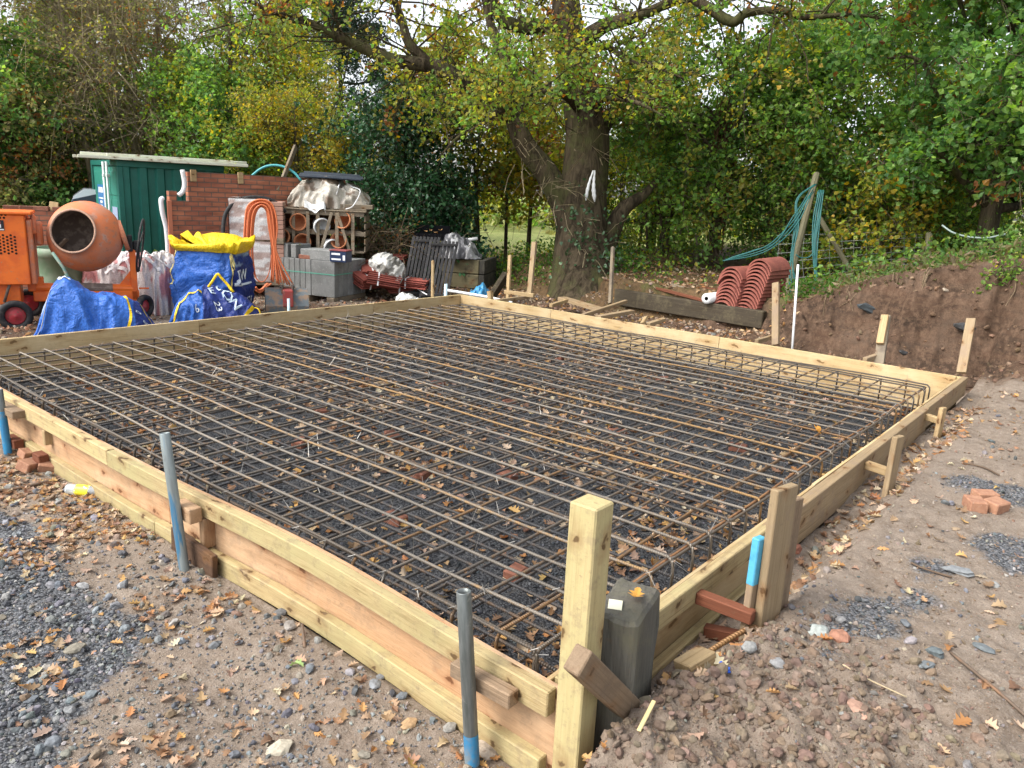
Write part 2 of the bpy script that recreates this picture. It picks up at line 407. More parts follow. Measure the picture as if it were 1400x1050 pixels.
def zfine(x, y):
    near = np.exp(-np.hypot(x - CAM[0], y - CAM[1]) / 6.0)
    out = ((x < -.06) | (y < -.06) | (x > SX + .06) | (y > SY + .06)) * 1.0
    clod = sstep(-.1, -.3, y) * sstep(-.2, .0, x) * sstep(1.6, .3, np.hypot(x - .2, y + .4))
    return out * (.035 * fbm(x * 4, y * 4, 4, 60) * .8 + .016 * fbm(x * 19, y * 19, 3, 70) * (.4 + near) + clod * (.075 * np.abs(fbm(x * 8, y * 8, 4, 77)) + .035 * np.abs(fbm(x * 27, y * 27, 2, 78))))
def zg(x, y): return zbase(x, y) + zfine(x, y)
def on(x, y, dz=0.0): return (float(x), float(y), float(zg(np.array([x]), np.array([y]))[0]) + dz)
def axis(a, b, step, far, g=1.22):
    c = np.arange(a, b, step); o = [step]
    while sum(o) < far: o.append(min(o[-1] * g, 40))
    o = np.cumsum(o); return np.concatenate([a - o[::-1], c, c[-1] + o])
def near_axis(lo, mid, hi, fine, coarse, far):
    a = np.concatenate([np.arange(lo, mid, fine), np.arange(mid, hi, coarse)]); o = [coarse]
    while sum(o) < far: o.append(min(o[-1] * 1.22, 40))
    o = np.cumsum(o); p = [fine]
    while sum(p) < far: p.append(min(p[-1] * 1.3, 40))
    p = np.cumsum(p); return np.concatenate([a[0] - p[::-1], a, a[-1] + o])
gx = near_axis(-1.7, 2.6, 11.5, .016, .04, 500); gy = near_axis(-1.6, 2.2, 10.5, .016, .04, 500)
GX, GY = np.meshgrid(gx, gy, indexing='ij'); GZ = zg(GX, GY)
nx, ny = GX.shape; I = np.arange(nx * ny).reshape(nx, ny)
GF = np.stack([I[:-1, :-1], I[1:, :-1], I[1:, 1:], I[:-1, 1:]], -1).reshape(-1, 4)
# what the ground is made of: R crushed grey stone, G red-brown subsoil, B leaf mould and grass
wob = fbm(GX * 1.3, GY * 1.3, 4, 90)
mR = sstep(-.06, .2, -.44 - GX - .6 * sstep(1.8, 1.0, GY) + .5 * wob) * sstep(7, 5, GY) * (GX < 0)
mR = np.maximum(mR, .75 * sstep(.16, .3, fbm(GX * 1.0 + 4, GY * 1.0 + 9, 4, 95)) * sstep(-.35, -.6, GY) * (GX > .5) * (GX < 4))
ins = ((GX > -.02) & (GX < SX + .02) & (GY > -.02) & (GY < SY + .02))
mR = np.where(ins, 1.0, mR); dk = ins * 1.0
mG = np.clip(sstep(6.9, 7.6, GX) * sstep(2.9, 1.9, GY) + .8 * sstep(6.6, 7.0, GX) * (GY > 1.9) + .55 * sstep(6.65, 7.0, GY) * (1 + wob) + .8 * sstep(.02, .25, wob) * (GY < -.15) * sstep(3, 6, GX) + .35 * sstep(1.3, .2, np.hypot(GX - .3, GY + .45)), 0, 1)
mB = sstep(8.3, 9.2, GX + .8 * wob) * sstep(2.2, 3.2, GY) + sstep(8.38, 8.75, GX + .5 * wob) * sstep(3, 2, GY)
mB = np.clip(np.maximum(mB, sstep(13, 15, GX * .75 + GY * .61)), 0, 1)
mbg = MB(); mbg.add(np.stack([GX, GY, GZ], -1).reshape(-1, 3), GF, np.stack([mR + dk, mG, mB], -1).reshape(-1, 3))
def ground_mat():
    m, t, bs = nt('soil_and_stone'); bs.inputs['Roughness'].default_value = .95; bs.inputs['Specular IOR Level'].default_value = .15
    a = t.nodes.new('ShaderNodeVertexColor'); a.layer_name = 'Col'; sp = t.nodes.new('ShaderNodeSeparateColor'); t.links.new(a.outputs['Color'], sp.inputs[0])
    v = coords(t, rnd=False)
    n1 = noise(t, v, 2.2, 6, .65); n2 = noise(t, v, 14, 6, .7); n3 = noise(t, v, 70, 5, .7); n4 = noise(t, v, 260, 3, .6)
    soil = mixc(t, ramp(t, n1, .35, .65), (.245, .195, .152), (.175, .135, .102))
    soil = mixc(t, ramp(t, n2, .42, .66), soil, (.275, .225, .18)); soil = mixc(t, ramp(t, n3, .52, .7), soil, (.325, .275, .23))
    soil = mixc(t, ramp(t, n4, .55, .75), soil, (.085, .062, .046))
    vo = node(t, 'ShaderNodeTexVoronoi', Scale=85.0); t.links.new(v, vo.inputs['Vector'])
    vc = t.nodes.new('ShaderNodeSeparateColor'); t.links.new(vo.outputs['Color'], vc.inputs[0])
    grav = mixc(t, vc.outputs[0], (.07, .075, .083), (.22, .225, .235)); grav = mixc(t, ramp(t, vo.outputs['Distance'], .45, .8), grav, (.03, .03, .032))
    grav = mixc(t, ramp(t, n2, .55, .75), grav, (.245, .215, .18))
    n5 = noise(t, coords(t, (1.3, 1.3, 8), rnd=False), 1.0, 6, .7); clay = mixc(t, ramp(t, n5, .38, .62), (.10, .06, .039), (.045, .031, .022)); clay = mixc(t, math_(t, 'MULTIPLY', ramp(t, n1, .5, .68), .7), clay, (.15, .105, .075)); clay = mixc(t, ramp(t, n2, .45, .62), clay, (.14, .09, .06)); clay = mixc(t, ramp(t, n3, .5, .72), clay, (.06, .034, .022))
    mould = mixc(t, ramp(t, n2, .35, .6), (.07, .048, .028), (.14, .088, .045)); mould = mixc(t, math_(t, 'MULTIPLY', ramp(t, n1, .50, .62), .6), mould, (.06, .085, .022))
    grav = mixc(t, math_(t, 'MULTIPLY', ramp(t, sp.outputs[0], 1.3, 1.7), .45), grav, (.012, .013, .016))
    e = math_(t, 'MULTIPLY', math_(t, 'SUBTRACT', n3, .5), .7)
    col = mixc(t, ramp(t, math_(t, 'ADD', sp.outputs[1], e), .3, .7), soil, clay)
    col = mixc(t, ramp(t, math_(t, 'ADD', sp.outputs[0], math_(t, 'MULTIPLY', math_(t, 'SUBTRACT', n2, .5), 1.6)), .3, .7), col, grav)
    col = mixc(t, ramp(t, math_(t, 'ADD', sp.outputs[2], e), .3, .7), col, mould)
    gd = t.nodes.new('ShaderNodeTexCoord'); vl = t.nodes.new('ShaderNodeVectorMath'); vl.operation = 'LENGTH'; t.links.new(gd.outputs['Object'], vl.inputs[0])
    col = mixc(t, ramp(t, vl.outputs['Value'], 19.0, 24.0), col, mixc(t, ramp(t, n1, .35, .65), (.20, .24, .075), (.28, .29, .11)))
    t.links.new(col, bs.inputs['Base Color'])
    h = math_(t, 'ADD', math_(t, 'ADD', math_(t, 'MULTIPLY', n2, 2.0), n3), math_(t, 'MULTIPLY', n4, .5))
    h = math_(t, 'ADD', h, math_(t, 'MULTIPLY', math_(t, 'MULTIPLY', vo.outputs['Distance'], sp.outputs[0]), -1.2))
    bump(t, bs, h, .7, .013); return m
ground = mbg.build('ground', ground_mat(), smooth=True); tag(ground, 'bare brown soil and grey crushed stone of the building plot', None, None, 'structure')

# ------------------------------------------------ loose stones, clods, leaves (nobody could count them)
M_STONE = colmat('loose_stone', .85, (25, .4, .01)); M_LEAF = leafmat('fallen_leaf', .15, .7, .2)
def scatter(n, xr, yr, keep):
    p = np.stack([rng.uniform(*xr, n), rng.uniform(*yr, n)], -1); p = p[keep(p[:, 0], p[:, 1])]
    return np.concatenate([p, zg(p[:, 0], p[:, 1])[:, None]], 1)
def dist(x, y): return np.hypot(x - CAM[0], y - CAM[1])
def gmask(x, y):
    return sstep(-.06, .2, -.44 - x - .6 * sstep(1.8, 1.0, y) + .5 * fbm(x * 1.3, y * 1.3, 4, 90)) * (x < 0)
GREY = [(0.107, 0.115, 0.123), (0.156, 0.164, 0.172), (0.213, 0.217, 0.221), (0.074, 0.078, 0.082), (0.271, 0.262, 0.246), (0.180, 0.164, 0.139), (0.131, 0.135, 0.152)]
EARTH = [(0.205, 0.156, 0.115), (0.246, 0.197, 0.152), (0.164, 0.119, 0.082), (0.287, 0.242, 0.197), (0.213, 0.139, 0.098), (0.164, 0.152, 0.143)]
mb = MB()
p = scatter(95000, (-2.0, -.1), (-.2, 6), lambda x, y: rng.uniform(0, 1, x.shape) < (.2 + .8 * gmask(x, y)) * (.45 + .55 * sstep(-.15, .2, fbm(x * 6, y * 6, 3, 97))) * np.clip(2.2 / dist(x, y), 0, 1) ** 1.2)
stones_on(mb, p, .004 + .009 * rng.uniform(0, 1, len(p)) ** 3, pick(GREY, len(p), .25))
p = scatter(2600, (-1.6, -.1), (.2, 5.5), lambda x, y: rng.uniform(0, 1, x.shape) < .12 + .88 * gmask(x, y)); stones_on(mb, p, .008 + .018 * rng.uniform(0, 1, len(p)) ** 2.5, pick(GREY, len(p), .25), BOLD)
p = scatter(26000, (-1.6, -.08), (-.3, 6), lambda x, y: rng.uniform(0, 1, x.shape) < (1 - gmask(x, y)) * np.clip(2. / dist(x, y), 0, 1))
stones_on(mb, p, .0025 + .009 * rng.uniform(0, 1, len(p)) ** 5, pick(EARTH + GREY[:3], len(p), .25))
p = scatter(500, (-1.4, -.08), (-.3, 5), lambda x, y: rng.uniform(0, 1, x.shape) < .25 + .75 * (x > -.3)); stones_on(mb, p, rng.uniform(.010, .026, len(p)), pick(EARTH + GREY, len(p), .2), BOLD)
tag(mb.build('gravel', M_STONE), 'crushed grey stone and pebbles loose on the track left of the formwork', None, None, 'stuff')
mb = MB()
p = scatter(60000, (.0, 9), (-3.0, -.1), lambda x, y: rng.uniform(0, 1, x.shape) < np.clip(2.3 / dist(x, y), 0, 1) ** 1.5)
stones_on(mb, p, .0025 + .010 * rng.uniform(0, 1, len(p)) ** 6, pick(EARTH, len(p), .18))
gm2 = lambda x, y: sstep(.14, .28, fbm(x + 4, y + 9, 4, 95))
p = scatter(3600, (.4, 4), (-2.5, -.35), lambda x, y: rng.uniform(0, 1, x.shape) < gm2(x, y)); stones_on(mb, p, .004 + .014 * rng.uniform(0, 1, len(p)) ** 3, pick(GREY, len(p), .25))
p = scatter(17000, (-.2, 1.4), (-1.3, -.1), lambda x, y: rng.uniform(0, 1, x.shape) < sstep(1.1, .15, np.hypot(x - .3, y + .45)))
stones_on(mb, p, .0025 + .024 * rng.uniform(0, 1, len(p)) ** 9, pick([(.175, .125, .09), (.205, .15, .112), (.14, .098, .07), (.16, .12, .09)], len(p), .18), BOLD, sink=.5)
p = scatter(260, (.1, 6), (-2.5, -.12), lambda x, y: x > -1); stones_on(mb, p, .008 + .018 * rng.uniform(0, 1, len(p)) ** 2, pick(EARTH + GREY[:4], len(p), .25), BOLD)
tag(mb.build('rubble', M_STONE), 'clods and small stones in the trodden soil right of the formwork', None, None, 'stuff')
mb = MB()
p = scatter(4200, (7.2, 9.4), (-1.6, 3.0), lambda x, y: rng.uniform(0, 1, x.shape) < sstep(9.4, 7.6, x)); stones_on(mb, p, .006 + .035 * rng.uniform(0, 1, len(p)) ** 6, pick([(.15, .09, .055), (.11, .07, .045), (.18, .115, .075)], len(p), .2), BOLD, sink=.5)
p = scatter(2600, (6.7, 9.0), (3, 8.4), lambda x, y: x > 0); stones_on(mb, p, .006 + .03 * rng.uniform(0, 1, len(p)) ** 4, pick(EARTH, len(p), .25), BOLD, sink=.4)
p = scatter(5200, (-1.5, 8), (6.8, 11), lambda x, y: x > -2); stones_on(mb, p, .008 + .04 * rng.uniform(0, 1, len(p)) ** 4, pick(EARTH + [(.30, .14, .08)], len(p), .25), BOLD, sink=.4)
tag(mb.build('spoil', M_STONE), 'crumbled earth and brick bits around the far edges of the plot', None, None, 'stuff')
mb = MB()
cl = lambda x, y: sstep(-.02, .28, fbm(x * 2.2, y * 2.2, 3, 120))
p = scatter(15000, (-1.8, -.08), (-.4, 6.5), lambda x, y: rng.uniform(0, 1, x.shape) < (.10 + .9 * cl(x, y)) * (.35 + .65 * sstep(-1.1, -.3, x)))
leaves_on(mb, p, (.022, .058), .22)
p = scatter(650, (.1, 7), (-3, -.12), lambda x, y: rng.uniform(0, 1, x.shape) < .9); leaves_on(mb, p, (.035, .065), .25)
p = scatter(380, (.2, 6), (-.35, -.1), lambda x, y: x > 0); leaves_on(mb, p, (.04, .07), .5)
p = scatter(3200, (6.7, 12), (2.2, 9.5), lambda x, y: rng.uniform(0, 1, x.shape) < sstep(6.6, 8.2, x)); leaves_on(mb, p, (.06, .10), .5)
p = scatter(700, (-1, 8), (6.8, 10), lambda x, y: x > -2); leaves_on(mb, p, (.05, .09), .4)
tag(mb.build('fallen_leaves', M_LEAF), 'brown and yellow oak leaves fallen on the soil around the formwork', None, None, 'stuff')
# the bed inside the formwork: dark stone and a litter of leaves
mb = MB()
p = scatter(26000, (0, SX), (0, SY), lambda x, y: rng.uniform(0, 1, x.shape) < np.clip(3.4 / dist(x, y), 0, 1) ** 1.6)
stones_on(mb, p, .006 + .010 * rng.uniform(0, 1, len(p)) ** 2, pick([(.026, .028, .033), (.04, .043, .05), (.06, .065, .075), (.10, .105, .115)], len(p), .3))
tag(mb.build('stone_bed', M_STONE), 'dark crushed stone bed under the steel mesh', None, None, 'stuff')
mb = MB()
p = scatter(12500, (.02, SX - .02), (.02, SY - .02), lambda x, y: rng.uniform(0, 1, x.shape) < (.22 + .78 * sstep(-.05, .25, fbm(x * 1.6, y * 1.6, 3, 130))))
leaves_on(mb, p, (.04, .085), .38)
tag(mb.build('leaf_litter', M_LEAF), 'oak leaves lying on the dark stone bed under the steel mesh', None, None, 'stuff')
# ================================================================= materials for timber and steel
M_TREAT = wood('treated_timber', (.60, .475, .26), (.47, .345, .165), green=(.49, .43, .215), knot=(.20, .115, .05), mud=.35)
M_PLY = wood('plywood', (.58, .37, .215), (.49, .285, .15), knot=(.24, .095, .04), rings=7, green=(.62, .43, .27), kn=1.7, mud=.3)
M_PLYIN = wood('pale_plywood', (.62, .46, .25), (.53, .365, .17), knot=(.30, .17, .07), rings=7, kn=1.3, green=(.67, .53, .32))
M_OFFCUT = wood('weathered_offcut', (.40, .29, .19), (.28, .19, .12), dirt=(.22, .16, .11))
M_STAKE = wood('stake_timber', (.44, .33, .20), (.33, .23, .125), dirt=(.30, .22, .15), knots=True)
M_PALE = wood('pale_softwood', (.58, .43, .24), (.46, .31, .15))
M_RED = wood('red_hardwood', (.27, .10, .055), (.16, .055, .03), knots=False)
M_SLEEPER = wood('tarred_sleeper', (.085, .08, .068), (.045, .043, .038), knots=False, rings=14, dirt=(.11, .105, .075), rough=.9); M_STUB = wood('weathered_stub', (.17, .16, .135), (.078, .074, .064), knots=False, rings=12, dirt=(.15, .14, .10), rough=.95)
M_SLEEPG = wood('weathered_sleeper', (.085, .068, .045), (.045, .036, .026), knots=False, dirt=(.12, .10, .06))
M_GALV = mat('galvanised_tube', (.20, .215, .215), .42, [((38, 38, 5), (.11, .125, .12), .4, .65), (30, (.30, .30, .285), .6, .75)], ((30, 30, 30), .12, .002), metal=.55)
M_GALVB = mat('blue_galvanised_tube', (.25, .29, .29), .45, [((16, 16, 2.2), (.06, .19, .32), .52, .58), ((40, 40, 6), (.19, .21, .21), .45, .7)], None, metal=.3)
M_BLUEP = mat('blue_paint', (.03, .22, .42), .5, [(14, (.16, .20, .22), .48, .62), (5, (.03, .15, .30), .5, .7)], None)
M_SKYB = mat('light_blue_paint', (.09, .38, .56), .5, [(30, (.06, .28, .45), .45, .7), (9, (.22, .28, .28), .6, .7)])
def rebar_mat(name, c1, c2, c3):
    m, t, bs = nt(name); bs.inputs['Roughness'].default_value = .5; bs.inputs['Metallic'].default_value = .35
    v = coords(t, (1, 1, 1)); n1 = noise(t, v, 1.6, 4); n2 = noise(t, v, 26, 5)
    oi = t.nodes.new('ShaderNodeObjectInfo')
    col = mixc(t, ramp(t, n1, .35, .65), c1, c2)
    col = mixc(t, ramp(t, math_(t, 'ADD', n2, math_(t, 'MULTIPLY', math_(t, 'POWER', oi.outputs['Random'], 5.0), .3)), .55, .80), col, c3)
    t.links.new(col, bs.inputs['Base Color'])
    w = node(t, 'ShaderNodeTexWave', Scale=26.0, Distortion=0.0); w.bands_direction = 'X'; t.links.new(coords(t, rnd=False), w.inputs['Vector'])
    bump(t, bs, w.outputs['Fac'], .8, .004); return m
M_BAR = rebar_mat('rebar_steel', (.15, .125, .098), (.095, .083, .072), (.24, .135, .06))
M_BARL = rebar_mat('lit_rebar_steel', (.26, .225, .185), (.16, .142, .12), (.33, .20, .085))  # same steel made paler: light on the top bars put into the colour
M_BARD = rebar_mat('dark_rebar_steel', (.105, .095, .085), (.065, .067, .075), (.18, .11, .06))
M_RUST = mat('rust', (.25, .13, .055), .8, [(30, (.13, .06, .03), .4, .65)])
M_WIRE = mat('tie_wire', (.30, .29, .27), .4, metal=.6)
M_BRICK = mat('brick', (.23, .095, .06), .9, [(20, (.15, .06, .04), .4, .65), (60, (.30, .18, .13), .6, .72)], ((60, 60, 60), .4, .004), rnd=.2)

# ================================================================= formwork panels
def panel(label, origin, rails, ply, clts=(), plymat=None):
    t = thing('formwork_panel', label, 'formwork panel', origin, 0, 'four formwork sides')
    for (p0, p1, w, h) in ply: beam('plywood_sheet', p0, p1, w, h, plymat, t, b=.002, warp=.004, seg=24)
    for (n, p0, p1, w, h, m) in rails: beam(n, p0, p1, w, h, m, t, b=.004, warp=.003, seg=24)
    for (p0, p1, w, h, m) in clts: beam('cleat', p0, p1, w, h, m, t)
    return t
panel('long near left side of the formwork, orange plywood between two greenish timber rails', (-.01, 3.3, -.4),
      [('top_rail', (-.042, -.055, -.043), (-.042, 3.02, -.043), .046, .092, M_TREAT), ('top_rail', (-.043, 3.025, -.042), (-.043, 6.64, -.042), .046, .092, M_TREAT),
       ('bottom_rail', (-.043, -.035, -.303), (-.043, 2.5, -.298), .046, .092, M_TREAT), ('bottom_rail', (-.043, 2.505, -.300), (-.043, 4.30, -.305), .046, .092, M_TREAT),
       ('bottom_rail', (-.060, 4.38, -.31), (-.060, 6.64, -.31), .046, .092, M_TREAT)],
      [((-.009, -.062, -.2), (-.009, 2.435, -.2), .018, .40), ((-.009, 2.44, -.2), (-.009, 4.86, -.2), .018, .40), ((-.009, 4.865, -.2), (-.009, 6.59, -.2), .018, .40)],
      [((-.040, 3.93, -.092), (-.040, 3.93, -.19), .05, .036, M_PALE), ((-.040, 2.03, -.092), (-.040, 2.03, -.245), .07, .036, M_PLY)], M_PLY)
fp = [o for o in C.objects if o.parent and o.parent.name == 'formwork_panel']
for o in fp:
    mw = o.parent.matrix_basis @ o.matrix_basis; mi = mw.inverted()
    for v in o.data.vertices:
        w = mw @ v.co; g = math.exp(-((w.y - 1.25) / .85) ** 2); w.x += .034 * g; w.z += .012 * g; v.co = mi @ w
panel('right side of the formwork beside the soil, soil-stained timber rails braced by struts', (3.3, -.01, -.4),
      [('top_rail', (.02, -.042, -.044), (1.70, -.042, -.044), .046, .094, M_TREAT), ('top_rail', (1.705, -.050, -.108), (4.93, -.054, -.108), .062, .218, M_STAKE),
       ('top_rail', (4.935, -.046, -.09), (6.62, -.044, -.09), .05, .18, M_STAKE), ('bottom_rail', (.02, -.043, -.30), (2.2, -.043, -.30), .046, .09, M_TREAT), ('bottom_rail', (2.205, -.044, -.325), (6.6, -.044, -.325), .046, .09, M_STAKE)],
      [((.004, -.009, -.2), (2.46, -.009, -.2), .018, .394), ((2.465, -.009, -.2), (4.9, -.009, -.2), .018, .394), ((4.905, -.009, -.2), (6.56, -.009, -.2), .018, .394)], (), M_PLYIN)
panel('far left side of the formwork in front of the mixer and the blue bags', (3.3, SY, -.4),
      [('top_rail', (-.06, SY + .043, -.05), (3.2, SY + .043, -.05), .046, .092, M_TREAT), ('top_rail', (3.205, SY + .043, -.05), (6.6, SY + .043, -.05), .046, .092, M_TREAT)],
      [((-.004, SY + .009, -.203), (2.43, SY + .009, -.2), .018, .40), ((2.435, SY + .011, -.2), (4.87, SY + .009, -.2), .018, .40), ((4.875, SY + .009, -.2), (6.535, SY + .009, -.198), .018, .40)], (), M_PLYIN)
panel('far right side of the formwork below the earth bank and the stack of ridge tiles', (SX, 3.3, -.4),
      [('top_rail', (SX + .043, -.06, -.05), (SX + .043, 3.3, -.05), .046, .092, M_TREAT), ('top_rail', (SX + .043, 3.305, -.05), (SX + .043, 6.6, -.05), .046, .092, M_TREAT)],
      [((SX + .009, .022, -.2), (SX + .009, 2.46, -.2), .018, .40), ((SX + .009, 2.465, -.2), (SX + .011, 4.9, -.2), .018, .40), ((SX + .009, 4.905, -.2), (SX + .009, 6.6, -.2), .018, .40)], (), M_PLYIN)

# ================================================================= steel mats (bars along local X)
NB = 31; E0 = .205; SPAN_X = SX - 2 * E0; SPAN_Y = SY - 2 * E0
def bar_mesh(name, L, r, hook, seed, m):
    g = random.Random(seed); k = 30; x = np.linspace(-L / 2 + .03, L / 2 - .03, k)
    a, b = g.uniform(0, 6), g.uniform(0, 6)
    y = .011 * np.sin(x * 1.1 + a) + .006 * np.sin(x * 2.7 + b); z = -.006 * np.abs(np.sin(x * 1.3 + b)) + .003 * np.sin(x * 3.1 + a)
    P = np.stack([x, y, z], -1)
    if hook:
        e = np.array([[-.0, 0, -hook], [-.0, 0, -.05], [.006, 0, -.02], [.022, 0, -.004]])
        l = e + np.array([-L / 2, 0, 0]) + np.array([0, y[0], z[0]]); rr = (e * np.array([-1, 1, 1]))[::-1] + np.array([L / 2, 0, 0]) + np.array([0, y[-1], z[-1]])
        P = np.concatenate([l, P, rr])
    mb = MB(); addt(mb, P, r, 7); me = mb.mesh(name, True); me.materials.append(m); return me
def steel_mat(label, z, r, hook, mats, name):
    t = thing(name, label, 'steel mesh', (SX / 2, SY / 2, z), 0, 'layers of reinforcing steel')
    ms = {}
    for d, L in (('x', SPAN_X - .012), ('y', SPAN_Y + .03)):
        ms[d] = [[bar_mesh('rebar', L, r, hook, 10 * i + j + ord(d), m) for i in range(3)] for j, m in enumerate(mats)]
    g = random.Random(int(-z * 1000))
    for i in range(NB):
        for d in 'xy':
            j = 0
            if d == 'y': j = 1 if (len(mats) > 1 and g.random() < (.75 if i > -1 else 0)) else 0
            o = link('rebar', g.choice(ms[d][j]), None, t)
            q = -.5 + i / (NB - 1); wob = g.uniform(-.012, .012)
            if d == 'x': o.location = (0, q * SPAN_Y + wob, -r); o.rotation_euler = (0, 0, g.uniform(-.0015, .0015) + (PI if g.random() < .5 else 0))
            else: o.location = (q * SPAN_X + wob, 0, r); o.rotation_euler = (0, 0, PI / 2 + g.uniform(-.0015, .0015) + (PI if g.random() < .5 else 0))
    return t
top = steel_mat('upper steel mesh of brown bars level with the formwork top', -.095, .0079, .225, [M_BAR, M_BARL], 'upper_steel_mesh')
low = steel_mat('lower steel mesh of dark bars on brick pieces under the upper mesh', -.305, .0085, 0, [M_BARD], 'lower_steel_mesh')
# extra edge bars tied inside the hooks
for d in ((-.5, .045), (.5, -.045)):
    o = link('edge_bar', bar_mesh('edge_bar', SPAN_X + .02, .0075, 0, 5 + int(d[0] * 2), M_RUST if d[0] < 0 else M_BAR), None, top); o.location = (0, d[0] * SPAN_Y + d[1] * .5, -.008)
    o = link('edge_bar', bar_mesh('edge_bar', SPAN_Y + .02, .0075, 0, 9 + int(d[0] * 2), M_BAR), None, top); o.location = (d[0] * SPAN_X + d[1] * .5, 0, -.006); o.rotation_euler = (0, 0, PI / 2)
# thin tie wires twisted round the crossings
mb = MB(); P = []
for _ in range(1500):
    i, j = rng.integers(0, NB, 2); x = -SPAN_X / 2 + i * SPAN_X / (NB - 1); y = -SPAN_Y / 2 + j * SPAN_Y / (NB - 1)
    h = rng.choice([-.03, -.05, .02, -.09, .03], p=[.35, .2, .2, .15, .1]); a = rng.normal(0, .035, (2, 3)); c = np.array([x, y, 0])
    P.append(np.stack([c + [-.012, .010, .004], c + [.010, -.012, .014], c + [.014, .004, -.006], c + a[0] * .4 + [0, 0, h * .4], c + a[1] + [0, 0, h]]))
addt(mb, np.array(P), .0014, 3, False); tag(mb.build('tie_wires', M_WIRE, top), kind='stuff')
# brick pieces holding the lower mesh off the ground
bk = MB(); bk.add(*bbox(-.07, .07, -.045, .045, 0, .058, .008)); bme = bk.mesh('brick_spacer'); bme.materials.append(M_BRICK)
WHERE = {(566, 650): 'left of the middle of the near half', (689, 650): 'in line with the timber corner post', (534, 595): 'a little left of the middle', (691, 552): 'near the middle of the bed', (837, 593): 'right of the middle',
         (434, 562): 'towards the near left side', (596, 525): 'beyond the middle of the bed', (407, 605): 'by the near left side', (692, 788): 'nearest the timber corner post', (527, 712): 'near the long left side between two pipes',
         (900, 520): 'towards the far right side', (760, 490): 'near the far right side', (470, 505): 'in the far left quarter', (1010, 610): 'by the right side'}
for (px, py), w in WHERE.items():
    p = atz(px, py, FLOOR_Z + .03); p[0] = round((p[0] - E0) / .2043) * .2043 + E0 + .02; o = link('brick_spacer', bme, None); o.location = (p[0], p[1], FLOOR_Z - .008); o.rotation_euler = (0, 0, rng.uniform(0, 3))
    tag(o, 'red brick under the steel mesh, ' + w, 'brick', 'bricks under the steel mesh')

# ================================================================= posts, pipes, stakes and offcuts round the formwork
beam_t = lambda name, label, cat, p0, p1, w, h, m, up=(0, 0, 1), group=None, **k: tag(beam(name, p0, p1, w, h, m, None, up, **k), label, cat, group)
beam_t('corner_post', 'tall square pale timber post at the near corner of the formwork', 'post', (-.018, -.130, -.52), (-.012, -.128, .648), .094, .094, M_TREAT, up=(0, 1, 0), b=.005)
stub = beam_t('sleeper_post', 'dark tarred sleeper offcut standing beside the pale corner post', 'post', (.225, -.150, -.50), (.219, -.148, .245), .15, .27, M_STUB, up=(1, .22, 0), b=.012, seg=4)
bm = bmesh.new(); bm.from_mesh(stub.data); bmesh.ops.subdivide_edges(bm, edges=bm.edges[:], cuts=5, use_grid_fill=True)
for v in bm.verts:
    q = v.co; v.co = q + Vector((float(vnoise(q.y * 30, q.z * 30, 1)) * .012, float(fbm(q.x * 9, q.z * 40, 3, 2)) * .012, float(fbm(q.x * 9, q.y * 40, 3, 3)) * .012))
bm.to_mesh(stub.data); bm.free()
beam_t('brace_offcut', 'short brown timber offcut leaning against the dark sleeper post', 'timber', (-.185, -.228, .258), (.205, -.222, -.140), .056, .078, M_OFFCUT, up=(.55, -.05, .7), seg=2)
tagp = mat('paper', (.72, .70, .52), .8)
tk = MB(); tk.add(*box(-.03, .03, -.022, .022, 0, .0012)); o = tk.build('paper_tag', tagp); o.location = (.160, -.135, .2475); o.rotation_euler = (0, 0, .5); tag(o, 'small cream paper tag lying on top of the dark sleeper post', 'tag')
lf = MB(); V, F = OAK[0]; lf.add(V * .065, F, (.62, .32, .07)); o = lf.build('oak_leaf', M_LEAF); o.location = (.235, -.165, .262); o.rotation_euler = (0, 0, .3); tag(o, 'yellow-orange oak leaf lying on the dark sleeper post', 'leaf')
lf = MB(); V, F = OAK[3]; lf.add(V * .11, F, (.60, .30, .07)); o = lf.build('oak_leaf', M_LEAF); o.location = tuple(atz(1116, 588, -.07)); o.rotation_euler = (.8, .3, .3); tag(o, 'bright orange oak leaf caught on the upper steel mesh', 'leaf')
def pipe(label, top_, bot, m, dip=.16, r=.0242, blue=None):
    t_ = np.array(top_); b0 = np.array(bot); d = (b0 - t_) / np.linalg.norm(b0 - t_); b0 = b0 + d * dip; L = np.linalg.norm(b0 - t_)
    t = thing('scaffold_tube', label, 'steel tube', b0, 0, 'steel tubes driven in along the near left side')
    t.rotation_euler = Vector(t_ - b0).to_track_quat('Z', 'Y').to_euler()
    V, F = lathe([(r, 0), (r, L * .3), (r, L * .5), (r, L * .7), (r, L - .002), (r - .001, L), (r - .0045, L), (r - .005, L - .02), (r - .005, L - .3)], 20); mb = MB(); mb.add(V, F); mb.build('tube', m, t, True)
    if blue:
        V, F = lathe([(r + .0007, L * blue[0]), (r + .0009, L * .5 * (blue[0] + blue[1])), (r + .0007, L * blue[1])], 20); mb = MB(); mb.add(V, F); mb.build('paint_band', M_BLUEP, t, True)
    return t
pipe('bare grey steel tube nearest the timber corner post, blue at its foot', atx(634, 808, -.150), atx(645, 1030, -.150), M_GALV, blue=(.17, .32))
pipe('grey steel tube streaked with blue, second from the timber corner post', atx(225, 592, -.152), atx(251, 770, -.152), M_GALVB)
pipe('blue painted steel tube at the left edge of the photo', atx(-2, 532, -.150), atx(12, 625, -.150), M_GALV, blue=(.30, .76))
beam_t('packing_offcut', 'grey weathered timber offcut wedged behind the nearest steel tube', 'timber', (-.092, .315, -.062), (-.092, .055, -.060), .05, .055, M_OFFCUT)
beam_t('packing_offcut', 'short square block wedged behind the blue-streaked steel tube', 'timber', (-.098, 2.16, -.05), (-.098, 2.005, -.05), .062, .075, M_PLY)
